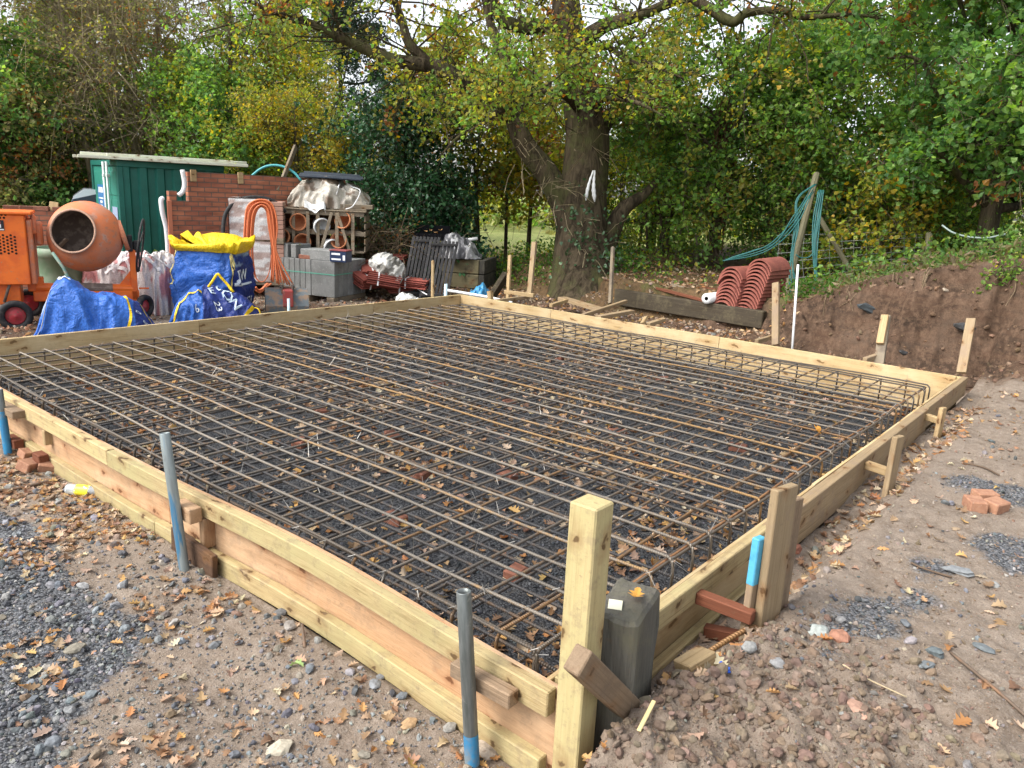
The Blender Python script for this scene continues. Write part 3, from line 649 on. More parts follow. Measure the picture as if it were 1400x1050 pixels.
beam_t('packing_offcut', 'dark brown board behind the foot of the blue-streaked steel tube', 'timber', (-.085, 2.26, -.25), (-.085, 1.87, -.275), .03, .125, wood('brown_board', (.16, .095, .06), (.09, .05, .032)))
beam_t('packing_offcut', 'flat timber offcut behind the blue painted steel tube', 'timber', (-.10, 4.60, -.05), (-.10, 4.20, -.045), .085, .05, M_OFFCUT)
for (y0, y1, z, l) in ((4.75, 4.55, -.06, 'dark sawn block behind the blue painted steel tube, upper one'), (4.45, 4.28, -.265, 'dark sawn block behind the foot of the blue painted tube'), (3.97, 3.86, -.26, 'dark sawn block on the lower rail by two loose broken bricks')):
    beam_t('packing_offcut', l, 'timber', (-.10, y0, z), (-.10, y1, z), .06, .06, M_RED)
# right side stakes and struts
zs = lambda x, y: on(x, y)[2]
P1 = atz(1050, 682, .47); P2 = atz(1094, 665, .47); wdir = P2 - P1; wdir[2] = 0; wdir /= np.linalg.norm(wdir); upv = (-wdir[1], wdir[0], 0)
for lab, p0, p1, w, h_, m in (('wide pale plank stake holding the red strut, foremost of its pair', (1.055, -.318, -.33), (1.072, -.312, .452), .145, .036, M_STAKE), ('narrow plank stake with a light blue painted top by the red strut', (.985, -.268, -.33), (1.0, -.268, .245), .05, .030, M_STAKE)):
    p0 = np.array(p0); p1 = np.array(p1)
    if 'blue' in lab:
        t = thing('plank_stake', lab, 'stake', p0); beam('plank', p0, p1, w, h_, m, t, up=upv); beam('painted_end', p1 + (p0 - p1) * .34, p1 + np.array([0, 0, .003]), w + .003, h_ + .003, M_SKYB, t, up=upv)
    else: beam_t('plank_stake', lab, 'stake', p0, p1, w, h_, m, up=upv)
beam_t('plank_stake', 'grey plank stake close behind the wide pale plank stake', 'stake', (1.19, -.31, -.33), (1.215, -.306, .36), .10, .032, M_OFFCUT, up=upv)
beam_t('strut', 'dark red hardwood strut between the right formwork side and the wide plank stake', 'strut', (.942, -.066, -.062), (.952, -.30, -.066), .05, .052, M_RED)
beam_t('strut', 'dark red hardwood strut lower down behind the rusty bent bar', 'strut', (1.0, -.09, -.235), (1.04, -.29, -.215), .046, .05, M_RED)
beam_t('plank_stake', 'short pale plank stake at the second strut on the right side', 'stake', (3.15, -.25, -.36), (3.17, -.25, .19), .10, .034, M_STAKE, up=upv)
beam_t('strut', 'pale timber strut of the second stake on the right side', 'strut', (3.22, -.088, -.05), (3.19, -.235, -.055), .05, .05, M_PALE)
beam_t('plank_stake', 'splintered stub stake near the far right corner', 'stake', (4.76, -.20, -.35), (4.79, -.20, .06), .08, .032, M_PALE, up=upv)
beam_t('strut', 'pale timber strut at the splintered stub stake', 'strut', (4.86, -.07, -.05), (4.80, -.185, -.05), .045, .05, M_PALE)
# red tape knotted on the board
mb = MB()
for k in range(7): addt(mb, smooth_path(rng.normal(0, .022, (4, 3)), 8), .008, 5)
o = mb.build('red_tape', mat('red_plastic', (.75, .05, .06), .4), smooth=True); o.location = tuple(aty(1275, 560, -.03) + np.array([0, 0, .01])); tag(o, 'knot of bright red tape on the right formwork side', 'tape')
# rusty bent bar in the trench
mb = MB(); addt(mb, smooth_path([(.62, -.16, -.24), (.78, -.20, -.19), (.96, -.28, -.13), (1.0, -.32, -.125), (.99, -.33, -.14), (.80, -.33, -.22), (.66, -.30, -.27)], 40), .011, 8)
o = mb.build('bent_bar', rebar_mat('rusty_rebar', (.33, .19, .08), (.22, .11, .05), (.42, .25, .1)), smooth=True); tag(o, 'rusty bent steel bar lying in the trench by the red struts', 'steel bar')
# things lying about on the right
p = on(.46, -.235); beam_t('wood_block', 'small orange-brown wood block beside the dark sleeper post', 'wood block', (.43, -.265, -.065), (.55, -.30, -.045), .085, .065, M_PALE, up=(.2, .2, 1))
p0 = atz(872, 1025, -.07); p0[2] = zs(p0[0], p0[1]) + .012; p1 = atz(893, 980, -.05); p1[2] = zs(p1[0], p1[1]) + .03
beam_t('wood_splinter', 'pale yellow splinter of wood lying on the soil mound', 'splinter', p0, p1, .013, .006, mat('fresh_wood', (.74, .60, .30), .7), b=.002)
bw = MB(); bw.add(*bbox(-.085, .085, -.051, .051, -.0325, .0325, .006)); bwm = bw.mesh('broken_brick'); bwm.materials.append(mat('orange_brick', (.36, .19, .115), .9, [(25, (.27, .13, .08), .4, .65), (70, (.45, .30, .22), .6, .75)], ((50, 50, 50), .4, .004)))
for (px, py, rz, l, rt) in ((1333, 690, .5, 'nearest left of three loose orange bricks on the soil', 0), (1361, 692, -.4, 'nearest right of three loose orange bricks on the soil', .1), (1347, 677, -.9, 'farthest of three loose orange bricks on the soil', 0)):
    q = atz(px, py, -.05); o = link('loose_brick', bwm, None); o.location = (q[0], q[1], zs(q[0], q[1]) + .03); o.rotation_euler = (rt, 0, rz); o.scale = (.72, .9, 1); tag(o, l, 'brick', 'three loose bricks on the soil')
def rod(name, label, cat, pts, r, m, dz=.012, n=14):
    P = []
    for q in pts:
        w = atz(*q, -.08 if q[0] > 700 else -.36); P.append((w[0], w[1], zs(w[0], w[1]) + dz + (q[2] if len(q) > 2 else 0)) if False else (w[0], w[1], zs(w[0], w[1]) + dz))
    mb = MB(); addt(mb, smooth_path(P, n), r, 6); return tag(mb.build(name, m, smooth=True), label, cat)
M_TWIG = mat('twig_bark', (.11, .075, .05), .9)
M_BROWNBAR = mat('old_steel', (.12, .085, .06), .7, [(20, (.2, .11, .06), .5, .7)])
rod('steel_rod', 'long thin brown steel rod lying on the stony soil at the right edge', 'rod', [(1298, 900), (1345, 938), (1410, 985)], .006, M_BROWNBAR)
rod('twig', 'dark bent twig lying on the soil before the three bricks', 'twig', [(1245, 772), (1262, 780), (1300, 795)], .005, M_TWIG)
rod('twig', 'thin dark twig lying beyond the three bricks', 'twig', [(1318, 630), (1345, 640), (1366, 650)], .006, M_TWIG)
rod('straw', 'thin pale stalk lying on the soil below the grey stone', 'stalk', [(1148, 932), (1180, 945), (1238, 960)], .0025, mat('straw', (.5, .4, .25), .8))
def rock(px, py, s, col, label, z=-.08, k=0, name='stone', sc=(1, 1, 1), pal=None):
    w = atz(px, py, z); V, F = BOLD[k % 5]; mb = MB(); mb.add(V * s * np.array(sc), F, col); o = mb.build(name, M_STONE, smooth=False); o.location = (w[0], w[1], zs(w[0], w[1]) + s * .25); o.rotation_euler = (0, 0, k * 1.3); return tag(o, label, 'stone')
rock(1120, 862, .045, (.33, .36, .34), 'large pale grey-green stone on the soil by the wide plank stake', k=0)
rock(1148, 875, .04, (.30, .15, .10), 'reddish stone lump beside the pale grey-green stone', k=1)
rock(1088, 715, .05, (.33, .14, .09), 'orange-red brick lump behind the wide plank stake', k=2)
rock(1238, 855, .022, (.12, .13, .14), 'dark flat stone right of the pale grey-green stone', k=3); rock(1278, 898, .03, (.11, .13, .135), 'dark bluish stone close to the tip of the steel rod', k=4)
rock(1265, 915, .026, (.16, .175, .18), 'flat grey stone below the dark bluish stone', k=2, sc=(1.3, 1, .5)); rock(1345, 890, .03, (.12, .135, .14), 'dark slate-like stone among leaves at the right edge', k=1, sc=(1.4, 1, .5))
rock(1172, 985, .036, (.36, .22, .16), 'pinkish stone half sunk in the soil near the lower edge', k=3, sc=(1.3, 1, .5)); rock(1310, 785, .05, (.20, .21, .215), 'flat grey stone right of the dark twig', k=4, sc=(1.4, 1, .4))
rock(1022, 905, .03, (.26, .26, .25), 'small grey stone right of the blue plastic bits', k=0); rock(1060, 930, .028, (.22, .22, .22), 'rounded grey stone low on the soil mound', k=1)
mb = MB()
for k in range(9):
    V, F = STONES[k % 6]; mb.add((V * rng.uniform(.004, .011)) @ rotm('X', k) + rng.normal(0, .014, 3) * np.array([1, 1, .3]), F)
o = mb.build('plastic_scrap', mat('blue_plastic', (.02, .12, .62), .35)); w = atz(992, 935, -.08); o.location = (w[0], w[1], zs(w[0], w[1]) + .012); tag(o, 'scrap of bright blue plastic on the soil mound', 'plastic scrap')
# left ground
rock(248, 886, .021, (.24, .27, .30), 'light blue-grey stone alone on the brown soil left of the formwork', z=-.36, k=1)
for (px, py, s, c, l) in ((398, 878, .03, (.22, .20, .18), 'grey stone against the bottom rail above the thin rod'), (385, 852, .032, (.13, .13, .13), 'dark grey stone against the bottom rail'), (550, 968, .022, (.14, .155, .17), 'blue-grey stone below the bottom rail'), (520, 940, .02, (.17, .175, .18), 'rounded dark stone at the bottom rail'),
                    (513, 955, .025, (.20, .21, .22), 'smooth grey stone beside a rounded dark stone'), (560, 1010, .03, (.36, .24, .13), 'ochre stone between the tube and the lower edge'), (615, 1012, .026, (.24, .23, .21), 'grey stone left of the foot of the nearest tube'), (668, 1040, .045, (.34, .28, .22), 'pale brown lump at the foot of the nearest tube'),
                    (385, 1040, .042, (.40, .36, .28), 'large pale tan stone at the lower edge'), (125, 960, .024, (.17, .19, .20), 'grey stone on the track near the lower left'), (45, 970, .022, (.15, .165, .18), 'angular blue-grey stone at the lower left corner'), (105, 895, .036, (.21, .19, .15), 'flat brownish stone on the dark track')):
    rock(px, py, s, c, l, z=-.38 if px > 300 else -.34, k=int(px) % 5, sc=(1.1, 1, .7))
rod('steel_rod', 'thin brown rod leaning at the bottom rail of the long near side', 'rod', [(0, 0), (0, 0)], .006, M_BROWNBAR) if False else None
mb = MB(); a = atx(413, 853, -.10); b_ = atz(423, 935, -.40); addt(mb, np.array([a, (a + b_) / 2, b_ - np.array([0, 0, .04])]), .0065, 7); tag(mb.build('ground_pin', M_BROWNBAR, smooth=True), 'thin brown steel pin standing at the bottom rail among stones', 'steel pin')
rod('steel_rod', 'brown steel rod lying on the ground left of the plastic bottle', 'rod', [(-30, 680), (20, 674), (82, 661)], .009, M_BROWNBAR)
for (px, py, rz, l, s) in ((42, 645, .5, 'loose light brown brick half at the left edge, nearer one', (.75, .9, 1)), (66, 645, -.5, 'loose light brown brick half lying against its neighbour by the rail', (.55, .9, .9)), (38, 628, .2, 'reddish brick bit behind the two light brown brick halves', (.5, .8, .8))):
    q = atz(px, py, -.35); o = link('brick_half', bwm, None); o.location = (q[0], q[1], zs(q[0], q[1]) + .03); o.rotation_euler = (.3, .2, rz); o.scale = s; tag(o, l, 'brick', 'brick halves left of the formwork')
q = atz(115, 681, -.35); bt = thing('plastic_bottle', 'clear plastic bottle with yellow label lying on the leaves', 'bottle', (q[0], q[1], zs(q[0], q[1]) + .034)); bt.rotation_euler = (0, PI / 2, FACE - .12)
m, t_, bs = nt('clear_plastic'); bs.inputs['Base Color'].default_value = (.75, .8, .82, 1); bs.inputs['Roughness'].default_value = .15; bs.inputs['Transmission Weight'].default_value = .6; M_CLEAR = m
V, F = lathe([(.0, -.10), (.028, -.10), (.031, -.09), (.031, .04), (.029, .06), (.013, .095), (.012, .105)], 18); mb = MB(); mb.add(V, F); mb.build('body', M_CLEAR, bt, True)
V, F = lathe([(.0318, -.04), (.0322, 0), (.0318, .045)], 18); mb = MB(); mb.add(V, F); mb.build('label_sleeve', mat('yellow_label', (.85, .78, .05), .4, [(30, (.8, .8, .6), .6, .65)]), bt, True)
V, F = lathe([(.0145, .098), (.0145, .118), (0, .119)], 14); mb = MB(); mb.add(V, F); mb.build('cap', mat('orange_cap', (.75, .22, .03), .4), bt, True)
lf = MB(); V, F = OAK[1]; lf.add(V * .06, F, (.30, .42, .16)); o = lf.build('green_leaf', M_LEAF); w = atz(406, 933, -.39); o.location = (w[0], w[1], zs(w[0], w[1]) + .02); o.rotation_euler = (.3, .2, 2); tag(o, 'single pale green leaf on the soil beside the thin steel pin', 'leaf')
# ================================================================= the yard behind: plant, bags and stacked materials
def sc_(d): return d / FPX
class Spot:
    """a place in the yard: base pixel and distance give the position; X/Z turn photo measures into metres there"""
    def __init__(s, px, py, d, dz=None):
        s.px, s.py, s.d = px, py, d; p = atd(px, py, d); g = zg(np.array([p[0]]), np.array([p[1]]))[0]
        s.k = d / FPX; s.rz = FACE + math.atan((CX - px) / FPX); s.lift = p[2] - g; s.p = np.array([p[0], p[1], g if dz is None else p[2] + dz])
        if dz is None: s.py = py + s.lift / s.k * .97
    def X(s, x): return (x - s.px) * s.k
    def Z(s, y): return (s.py - y) * s.k * 1.02
def cloth(name):
    m = colmat(name, .5, None, .35); t = m.node_tree; bs = t.nodes['Principled BSDF']; v = coords(t, rnd=False)
    h = None
    for sc, a_ in ((3.2, 1.0), (7.5, .45), (20.0, .15)):
        f = math_(t, 'MULTIPLY', math_(t, 'ABSOLUTE', math_(t, 'SUBTRACT', noise(t, v, sc, 2, .5, 1.2), .5)), a_); h = f if h is None else math_(t, 'ADD', h, f)
    bump(t, bs, h, .8, .075); return m
M_CLOTH = cloth('woven_sack')
def ridge(u, v, seed): return 1 - 2 * np.abs(vnoise(u, v, seed)) * 2
class Sack:
    """soft lying bag; u along its length, t from front foot (0) over the top to the back foot (1)"""
    def __init__(s, L, prof, W, seed=1, wr=.035, pw=(.75, .8)):
        s.L, s.prof, s.W, s.seed, s.wr, s.pw = L, np.array(prof, float), W, seed, wr, pw
    def __call__(s, u, t, off=0):
        u = np.asarray(u, float); t = np.asarray(t, float); th = np.clip(t, 0, 1) * PI
        H = np.interp(u, s.prof[:, 0], s.prof[:, 1]); Hs = sum(np.interp(np.clip(u + d, 0, 1), s.prof[:, 0], s.prof[:, 1]) for d in (-.04, -.02, 0, .02, .04)) / 5
        W = s.W * np.clip(np.sin(PI * np.clip(u * .94 + .03, 0, 1)), 0, 1) ** .35
        c, n = np.cos(th), np.sin(th)
        f = s.wr * (ridge(u * 5 + 2 * t, t * 3 - 1.5 * u, s.seed) * .9 + ridge(u * 11 - 3 * t, t * 7 + 4 * u, s.seed + 1) * .5 + ridge(u * 23 + 5 * t, t * 15 - 6 * u, s.seed + 3) * .22 + 1.2 * vnoise(u * 4, t * 3, s.seed + 2)) + off
        y = -np.sign(c) * np.abs(c) ** s.pw[0] * (W + f); z = n ** s.pw[1] * (Hs + f)
        return np.stack([(u - .5) * s.L + 0 * t + .5 * s.wr * vnoise(t * 6, u * 6, s.seed + 5), y, np.maximum(z, 0)], -1)
    def mesh(s, mb, colf, nu=64, nt=36):
        u, t = np.meshgrid(np.linspace(0, 1, nu), np.linspace(0, 1, nt), indexing='ij'); V = s(u, t).reshape(-1, 3)
        I = np.arange(nu * nt).reshape(nu, nt); F = np.stack([I[:-1, :-1], I[1:, :-1], I[1:, 1:], I[:-1, 1:]], -1).reshape(-1, 4)
        mb.add(V, F, colf(u, t).reshape(-1, 3))
        for r in (0, nu - 1):
            c = V[I[r]].mean(0); n0 = mb.n; mb.add(np.concatenate([V[I[r]], [c]]), np.array([[j, j + 1, nt] for j in range(nt - 1)]), colf(u[r], t[r])[0])
    def strap(s, mb, path, w, off=.008, col=(.8, .62, .05), n=30):
        p = smooth_path([(a, b, 0) for a, b in path], n)[:, :2]; d = np.gradient(p, axis=0); d /= np.linalg.norm(d * [s.L, 1.2], axis=1)[:, None]
        q = np.stack([-d[:, 1] / s.L * 1.0, d[:, 0] * s.L / 1.5], -1); A = s(p[:, 0] + q[:, 0] * w, p[:, 1] + q[:, 1] * w, off); B = s(p[:, 0] - q[:, 0] * w, p[:, 1] - q[:, 1] * w, off)
        V = np.stack([A, B], 1).reshape(-1, 3); i = np.arange(n - 1)[:, None] * 2; mb.add(V, i + np.array([0, 1, 3, 2]), col)
    def text(s, mb, body, u0, t0, size, ang=0, tk=1.4, off=.006, col=(.75, .8, .85)):
        V, F = text_geo(body, size, .012 * size); c, n = math.cos(ang), math.sin(ang); x = V[:, 0] * c - V[:, 1] * n; y = V[:, 0] * n + V[:, 1] * c
        mb.add(s(u0 + x / s.L, t0 + y / tk, off), F, col)
BLUE = np.array([.03, .125, .47]); NAVY = np.array([.012, .03, .17]); YEL = (.80, .55, .01); WHT = (.62, .68, .74)

# ---------------------------------------------------------------- concrete mixer
M_OR = mat('mixer_orange', (.78, .16, .02), .45, [(5, (.66, .12, .02), .45, .6), (26, (.45, .2, .1), .62, .74)], None)
M_ORD = mat('mixer_drum_orange', (.60, .17, .06), .6, [(4, (.50, .20, .11), .4, .62), (7, (.42, .31, .25), .56, .70), (14, (.40, .16, .09), .55, .7), (40, (.30, .14, .09), .63, .72)], ((20, 20, 20), .15, .005))
M_CEM = mat('dried_cement', (.16, .12, .10), .95, [(9, (.30, .24, .2), .5, .64)], ((24, 24, 24), .6, .01))
M_BLACK = mat('black_rubber', (.016, .016, .017), .7, [(18, (.05, .045, .04), .5, .7)])
M_REDW = mat('red_wheel', (.48, .05, .06), .55, [(24, (.25, .08, .06), .5, .7)])
M_DSTEEL = mat('dirty_steel', (.10, .085, .075), .65, [(14, (.2, .12, .07), .5, .65)])
S = Spot(117, 437, 9.9); X, Z = S.X, S.Z
mx = thing('concrete_mixer', 'orange diesel concrete mixer with round drum tilted towards the formwork', 'concrete mixer', S.p, FACE + .47); X = lambda x: (x - 110) * S.k * .90
mb = MB(); mb.add(*bbox(X(-32), X(47), -.30, .22, Z(386), Z(300), .012)); mb.add(*bbox(X(-34), X(56), -.33, .25, Z(300), Z(296), .01))
hs_ = mb.build('engine_housing', M_OR, mx)
mb = MB(); mb.add(*bbox(X(47.2), X(54), -.26, .2, Z(386), Z(306), .01)); mb.build('side_panel', M_ORD, mx)
mb = MB()
def hole(x, y):
    th = np.arange(8) / 8 * 2 * PI; V = np.stack([X(x) + .0135 * np.cos(th), np.full(8, -.3025), Z(y) + .0135 * np.sin(th)], -1); mb.add(V, [list(range(8))])
for c_ in range(7):
    for r_ in range(6): hole(6 + c_ * 4.5, 325 + r_ * 4.0 + (0 if c_ % 2 else 2))
for c_ in range(9):
    for r_ in range(2): hole(-12 + c_ * 4.6 - r_ * 2, 300.5 + r_ * 3.6)
mb.build('vent_holes', mat('dark_hole', (.02, .008, .004), .9), hs_)
mb = MB(); mb.add(*box(X(3), X(22), -.306, -.301, Z(319.5), Z(307))); bd = mb.build('badge', mat('badge_black', (.015, .015, .02), .4), hs_)
mb = MB(); mb.add(*box(X(6.3), X(18.5), -.308, -.3065, Z(316), Z(312))); mb.add(*box(X(4), X(21.5), -.308, -.3065, Z(319), Z(317.5))); mb.build('badge_band', mat('badge_white', (.75, .75, .75), .4), hs_)
mb = MB(); mb.add(*box(X(6.3), X(18), -.308, -.3065, Z(311.5), Z(308.5))); mb.build('badge_stripe', mat('badge_red', (.62, .12, .14), .4), hs_)
mb = MB(); mb.add(*bbox(X(5), X(32), -.2, .15, Z(412), Z(386.5), .008)); mb.add(*bbox(X(46), X(186), -.05, .07, Z(411), Z(398), .01)); addt(mb, [[X(50), 0, Z(393)], [X(120), 0, Z(394)], [X(178), 0, Z(396)]], .055, 12)
mb.add(*bbox(X(40), X(60), -.04, .1, Z(398), Z(380), .01)); mb.build('chassis', M_OR, mx)
mb = MB(); addt(mb, [[X(88), 0, Z(393.2)], [X(120), 0, Z(394)], [X(150), 0, Z(395)]], .058, 12); mb.build('cement_crust', M_CEM, mx)
mb = MB(); mb.add(*bbox(X(175.5), X(184.5), -.05, .05, Z(412), Z(343), .008))
mb.add(np.array([[X(158), -.02, Z(392)], [X(175.4), -.02, Z(372)], [X(175.4), -.02, Z(396)], [X(158), .02, Z(392)], [X(175.4), .02, Z(372)], [X(175.4), .02, Z(396)]]), [[0, 2, 1], [3, 4, 5], [0, 1, 4, 3], [1, 2, 5, 4], [0, 3, 5, 2]])
mb.add(*bbox(X(186), X(200), -.02, 0, Z(396.5), Z(394.5), .002)); mb.build('bearing_post', M_OR, mx)
ax = Vector((-.36, -.88, .24)).normalized(); q = np.array(ax.to_track_quat('Z', 'Y').to_matrix()); dc = np.array([X(119), .0, Z(327)]); q = q * .94
V, F = lathe([(.02, -.37), (.17, -.37), (.31, -.31), (.42, -.18), (.468, -.03), (.47, .03), (.452, .10), (.40, .20), (.335, .285), (.282, .335), (.285, .352), (.268, .355)], 48); mb = MB(); mb.add(V @ q.T + dc, F); dm = mb.build('drum', M_ORD, mx, True)
V, F = lathe([(.2675, .354), (.268, .335), (.32, .27), (.385, .19), (.43, .1), (.445, 0), (.40, -.16), (.29, -.29), (.01, -.34)], 40); mb = MB(); mb.add(V @ q.T + dc, F[:, ::-1]); mb.build('drum_interior', M_CEM, dm, True)
V, F = lathe([(.262, .350), (.284, .340), (.292, .352), (.284, .364), (.266, .362), (.262, .350)], 44); mb = MB(); mb.add(V @ q.T + dc, F); mb.build('rim', mat('worn_rim', (.42, .25, .17), .6, [(30, (.25, .16, .12), .5, .65)]), dm, True)
for k in range(3):
    a_ = k * 2.09 + 1.4; mb = MB(); V, F = bbox(-.10, .10, -.012, .012, -.05, .05, .01); V = V @ rotm('Z', .5).T + np.array([.33, 0, -.02]); V = V @ rotm('Z', a_).T; mb.add(V @ q.T + dc, F); mb.build('paddle', mat('cement_paddle', (.42, .30, .22), .9, [(12, (.2, .14, .1), .5, .65)]), dm)
mb = MB()
V, F = lathe([(0, -.02), (.20, -.02), (.215, 0), (.20, .035), (0, .04)], 28); mb.add((V * .95) @ rotm('Y', PI / 2 - .25).T + np.array([X(168.5), -.02, Z(325)]), F)
mb.build('bearing_disc', M_ORD, mx); mb = MB(); mb.add(*bbox(X(56), X(65), -.10, .06, Z(339), Z(309), .02)); mb.add(*bbox(X(52), X(58), -.14, .0, Z(325), Z(300), .02)); mb.build('cradle', M_ORD, mx)
mb = MB(); mb.add(*bbox(X(174), X(181), -.08, .06, Z(345.5), Z(324), .008)); mb.add(*bbox(X(181), X(190), -.05, .03, Z(346), Z(331), .02)); mb.build('bearing', M_BLACK, mx)
hw = MB(); th = np.linspace(0, 2 * PI, 33)
ring = np.stack([.018 * np.sin(th) + 0 * th, .335 * np.cos(th), .335 * np.sin(th)], -1) @ rotm('Z', -.12).T @ rotm('Y', .10).T + np.array([X(192), 0, Z(338)]); addt(hw, ring, .014, 8, False)
for k in range(3):
    a_ = k * 2.09 + .5; e = np.array([0, .335 * math.cos(a_), .335 * math.sin(a_)]) @ rotm('Z', -.12).T @ rotm('Y', .10).T + np.array([X(192), 0, Z(338)]); addt(hw, np.array([[X(190), 0, Z(338)], (np.array([X(190), 0, Z(338)]) + e) / 2, e]), .011, 6)
hw.build('tilting_wheel', M_BLACK, mx, True)
def wheel(parent, c, r, w, rz, hubm):
    V, F = lathe([(r * .60, -w * .4), (r * .8, -w / 2), (r * .95, -w * .42), (r, -w * .2), (r, w * .2), (r * .95, w * .42), (r * .8, w / 2), (r * .60, w * .4), (r * .60, -w * .4)], 28); R_ = (rotm('Z', rz) @ rotm('X', PI / 2)).T
    mb = MB(); mb.add(V @ R_ + c, F); ty = mb.build('wheel', M_BLACK, parent, True)
    V, F = lathe([(0, -.022), (.02, -.022), (.024, -.012), (r * .35, -.01), (r * .45, w * .15), (r * .56, .0), (r * .61, w * .36)], 24); mb = MB()
    V = V * np.array([1, 1, -1]); mb.add(V @ R_ + c, F); mb.build('rim', hubm, ty, True)
wheel(mx, np.array([X(25), -.36, Z(441) + .165]), .185, .085, .1, M_REDW)
wheel(mx, np.array([X(192), -.18, Z(428) + .1]), .15, .08, .9, M_REDW); wheel(mx, np.array([X(35), .4, .17]), .185, .085, .1, M_REDW)
mb = MB(); addt(mb, [[X(12), -.24, Z(408)], [X(18), -.26, Z(392)], [X(23), -.24, Z(381)]], .016, 8); mb.build('tow_handle', M_DSTEEL, mx, True)
mb = MB(); addt(mb, [[X(78), -.46, Z(344)], [X(90), -.52, Z(362)], [X(99), -.58, Z(385)], [X(110), -.64, Z(412)]], .019, 8); mb.build('tipping_lever', mat('faded_green_paint', (.13, .22, .18), .6, [(20, (.25, .22, .16), .5, .65)]), mx, True)
# green barrel behind the mixer
S = Spot(90, 425, 10.7); b0 = thing('barrel', 'faded green plastic barrel standing behind the mixer drum', 'barrel', S.p, 0); r_ = 30 * S.k * 1.0
V, F = lathe([(0, 0), (r_ * .86, 0), (r_ * .9, .03), (r_ * .97, S.Z(352) * .6), (r_, S.Z(350) - .03), (r_ * 1.06, S.Z(350) - .02), (r_ * 1.06, S.Z(341)), (r_ * .98, S.Z(341)), (r_ * .95, S.Z(352)), (r_ * .8, .05)], 36); mb = MB(); mb.add(V, F); mb.build('tub', mat('green_plastic', (.15, .24, .15), .55, [(7, (.20, .27, .19), .45, .6)]), b0, True)
# ---------------------------------------------------------------- blue bags
S = Spot(136, 462, 8.95); L_ = 150 * S.k
bag = thing('builders_bag', 'crumpled blue builders bag lying in front of the mixer', 'bag', S.p + np.array([0, 0, -.03]), S.rz - .06)
h = lambda y: (462 - y) * S.k
sk = Sack(L_, [(0, .02), (.05, h(440)), (.10, h(415)), (.16, h(396)), (.26, h(385)), (.34, h(384)), (.42, h(397)), (.5, h(408)), (.58, h(405)), (.66, h(408)), (.74, h(412)), (.82, h(420)), (.9, h(432)), (1, h(455))], .36, 5, .045, (.6, .9))
def colA(u, t):
    c = BLUE[None, None] * (1 + .25 * fbm(u * 3, t * 3, 2, 4)[..., None]) if u.ndim == 2 else np.tile(BLUE, (len(u), 1))
    if u.ndim == 2: c = np.where((u > .80)[..., None], NAVY, c); c = np.where(((u < .36) & (t > .40) & (fbm(u * 9, t * 9, 2, 9) > .0))[..., None], (.30, .40, .62), c)
    return c
mb = MB(); sk.mesh(mb, colA, 90, 48); mb.build('body', M_CLOTH, bag, True)
mb = MB(); sk.strap(mb, [(.73, .46), (.765, .36), (.775, .24), (.75, .12)], .016, .01, YEL); mb.build('strap', M_CLOTH, bag, True); mb = MB(); sk.strap(mb, [(.02, .10), (.07, .22), (.14, .36), (.22, .42)], .011, .012, (.30, .27, .20)); mb.build('strap', M_CLOTH, bag, True); mb = MB(); sk.strap(mb, [(.17, .55), (.24, .48), (.32, .40)], .014, .01, (.55, .6, .65)); mb.build('strap', M_CLOTH, bag, True); mb = MB(); sk.strap(mb, [(.86, .5), (.90, .44), (.95, .34)], .012, .01, YEL); mb.build('strap', M_CLOTH, bag, True)
mb = MB(); sk.text(mb, 'D', .845, .33, .085, -.1, 1.2, .012, WHT); sk.text(mb, '024', .91, .22, .07, .1, 1.2, .012, WHT); mb.build('print', M_CLOTH, bag)
# big upright bag
S = Spot(296, 442, 10.7)
bg2 = thing('builders_bag', 'full upright blue and navy builders bag with yellow liner spilling out of its top', 'bag', S.p, S.rz - .40)
A_, B_, Hh = .40, .40, S.Z(344)
def BS(ph, t, off=0, wr=.035):
    ph = np.asarray(ph, float); t = np.asarray(t, float); c, s_ = np.cos(ph), np.sin(ph); e = .45
    bul = 1 + .10 * np.sin(PI * np.clip(t, 0, 1)) - .05 * t
    f = wr * (ridge(ph * 1.8 + t * 2, t * 3 - ph, 31) * 1.0 + ridge(ph * 4 - t * 5, t * 6 + ph * 3, 33) * .55 + ridge(ph * 9 + t * 7, t * 14 - ph * 4, 36) * .2 + vnoise(ph * 2, t * 3, 35)) * (.5 + .9 * (1 - np.abs(2 * t - 1))) + off
    return np.stack([np.sign(c) * np.abs(c) ** e * (A_ * bul + f), np.sign(s_) * np.abs(s_) ** e * (B_ * bul + f), t * Hh + .04 * vnoise(ph * 2.5, t * 0 + 3, 37) * t], -1)
ph, tt = np.meshgrid(np.linspace(-PI, PI, 97), np.linspace(0, 1, 34), indexing='ij'); I = np.arange(ph.size).reshape(ph.shape); F = np.stack([I[:-1, :-1], I[1:, :-1], I[1:, 1:], I[:-1, 1:]], -1).reshape(-1, 4)
side = np.abs(ph) < PI / 4
cc = np.where(side[..., None], NAVY, BLUE * (.85 + .5 * fbm(ph * 3, tt * 5, 2, 8)[..., None])); cc = np.where((side & (tt > .80) & (fbm(ph * 4, tt * 9, 2, 3) > -.1))[..., None], (.22, .30, .42), cc)
mb = MB(); mb.add(BS(ph, tt).reshape(-1, 3), F, cc.reshape(-1, 3)); mb.build('body', M_CLOTH, bg2, True)
mb = MB(); pz = np.linspace(-PI, PI, 129); hh = .06 + .10 * np.abs(vnoise(pz * 1.7, pz * 0, 51)) * 2 + .11 * np.exp(-((np.abs(pz) - 2.3) / .30) ** 2) * (.7 + vnoise(pz, 0 * pz, 3)) + .07 * np.exp(-((pz + .42) / .5) ** 2) + .10 * (pz > .3) * (1 + vnoise(pz * 2, pz * 0, 53))
rows = []
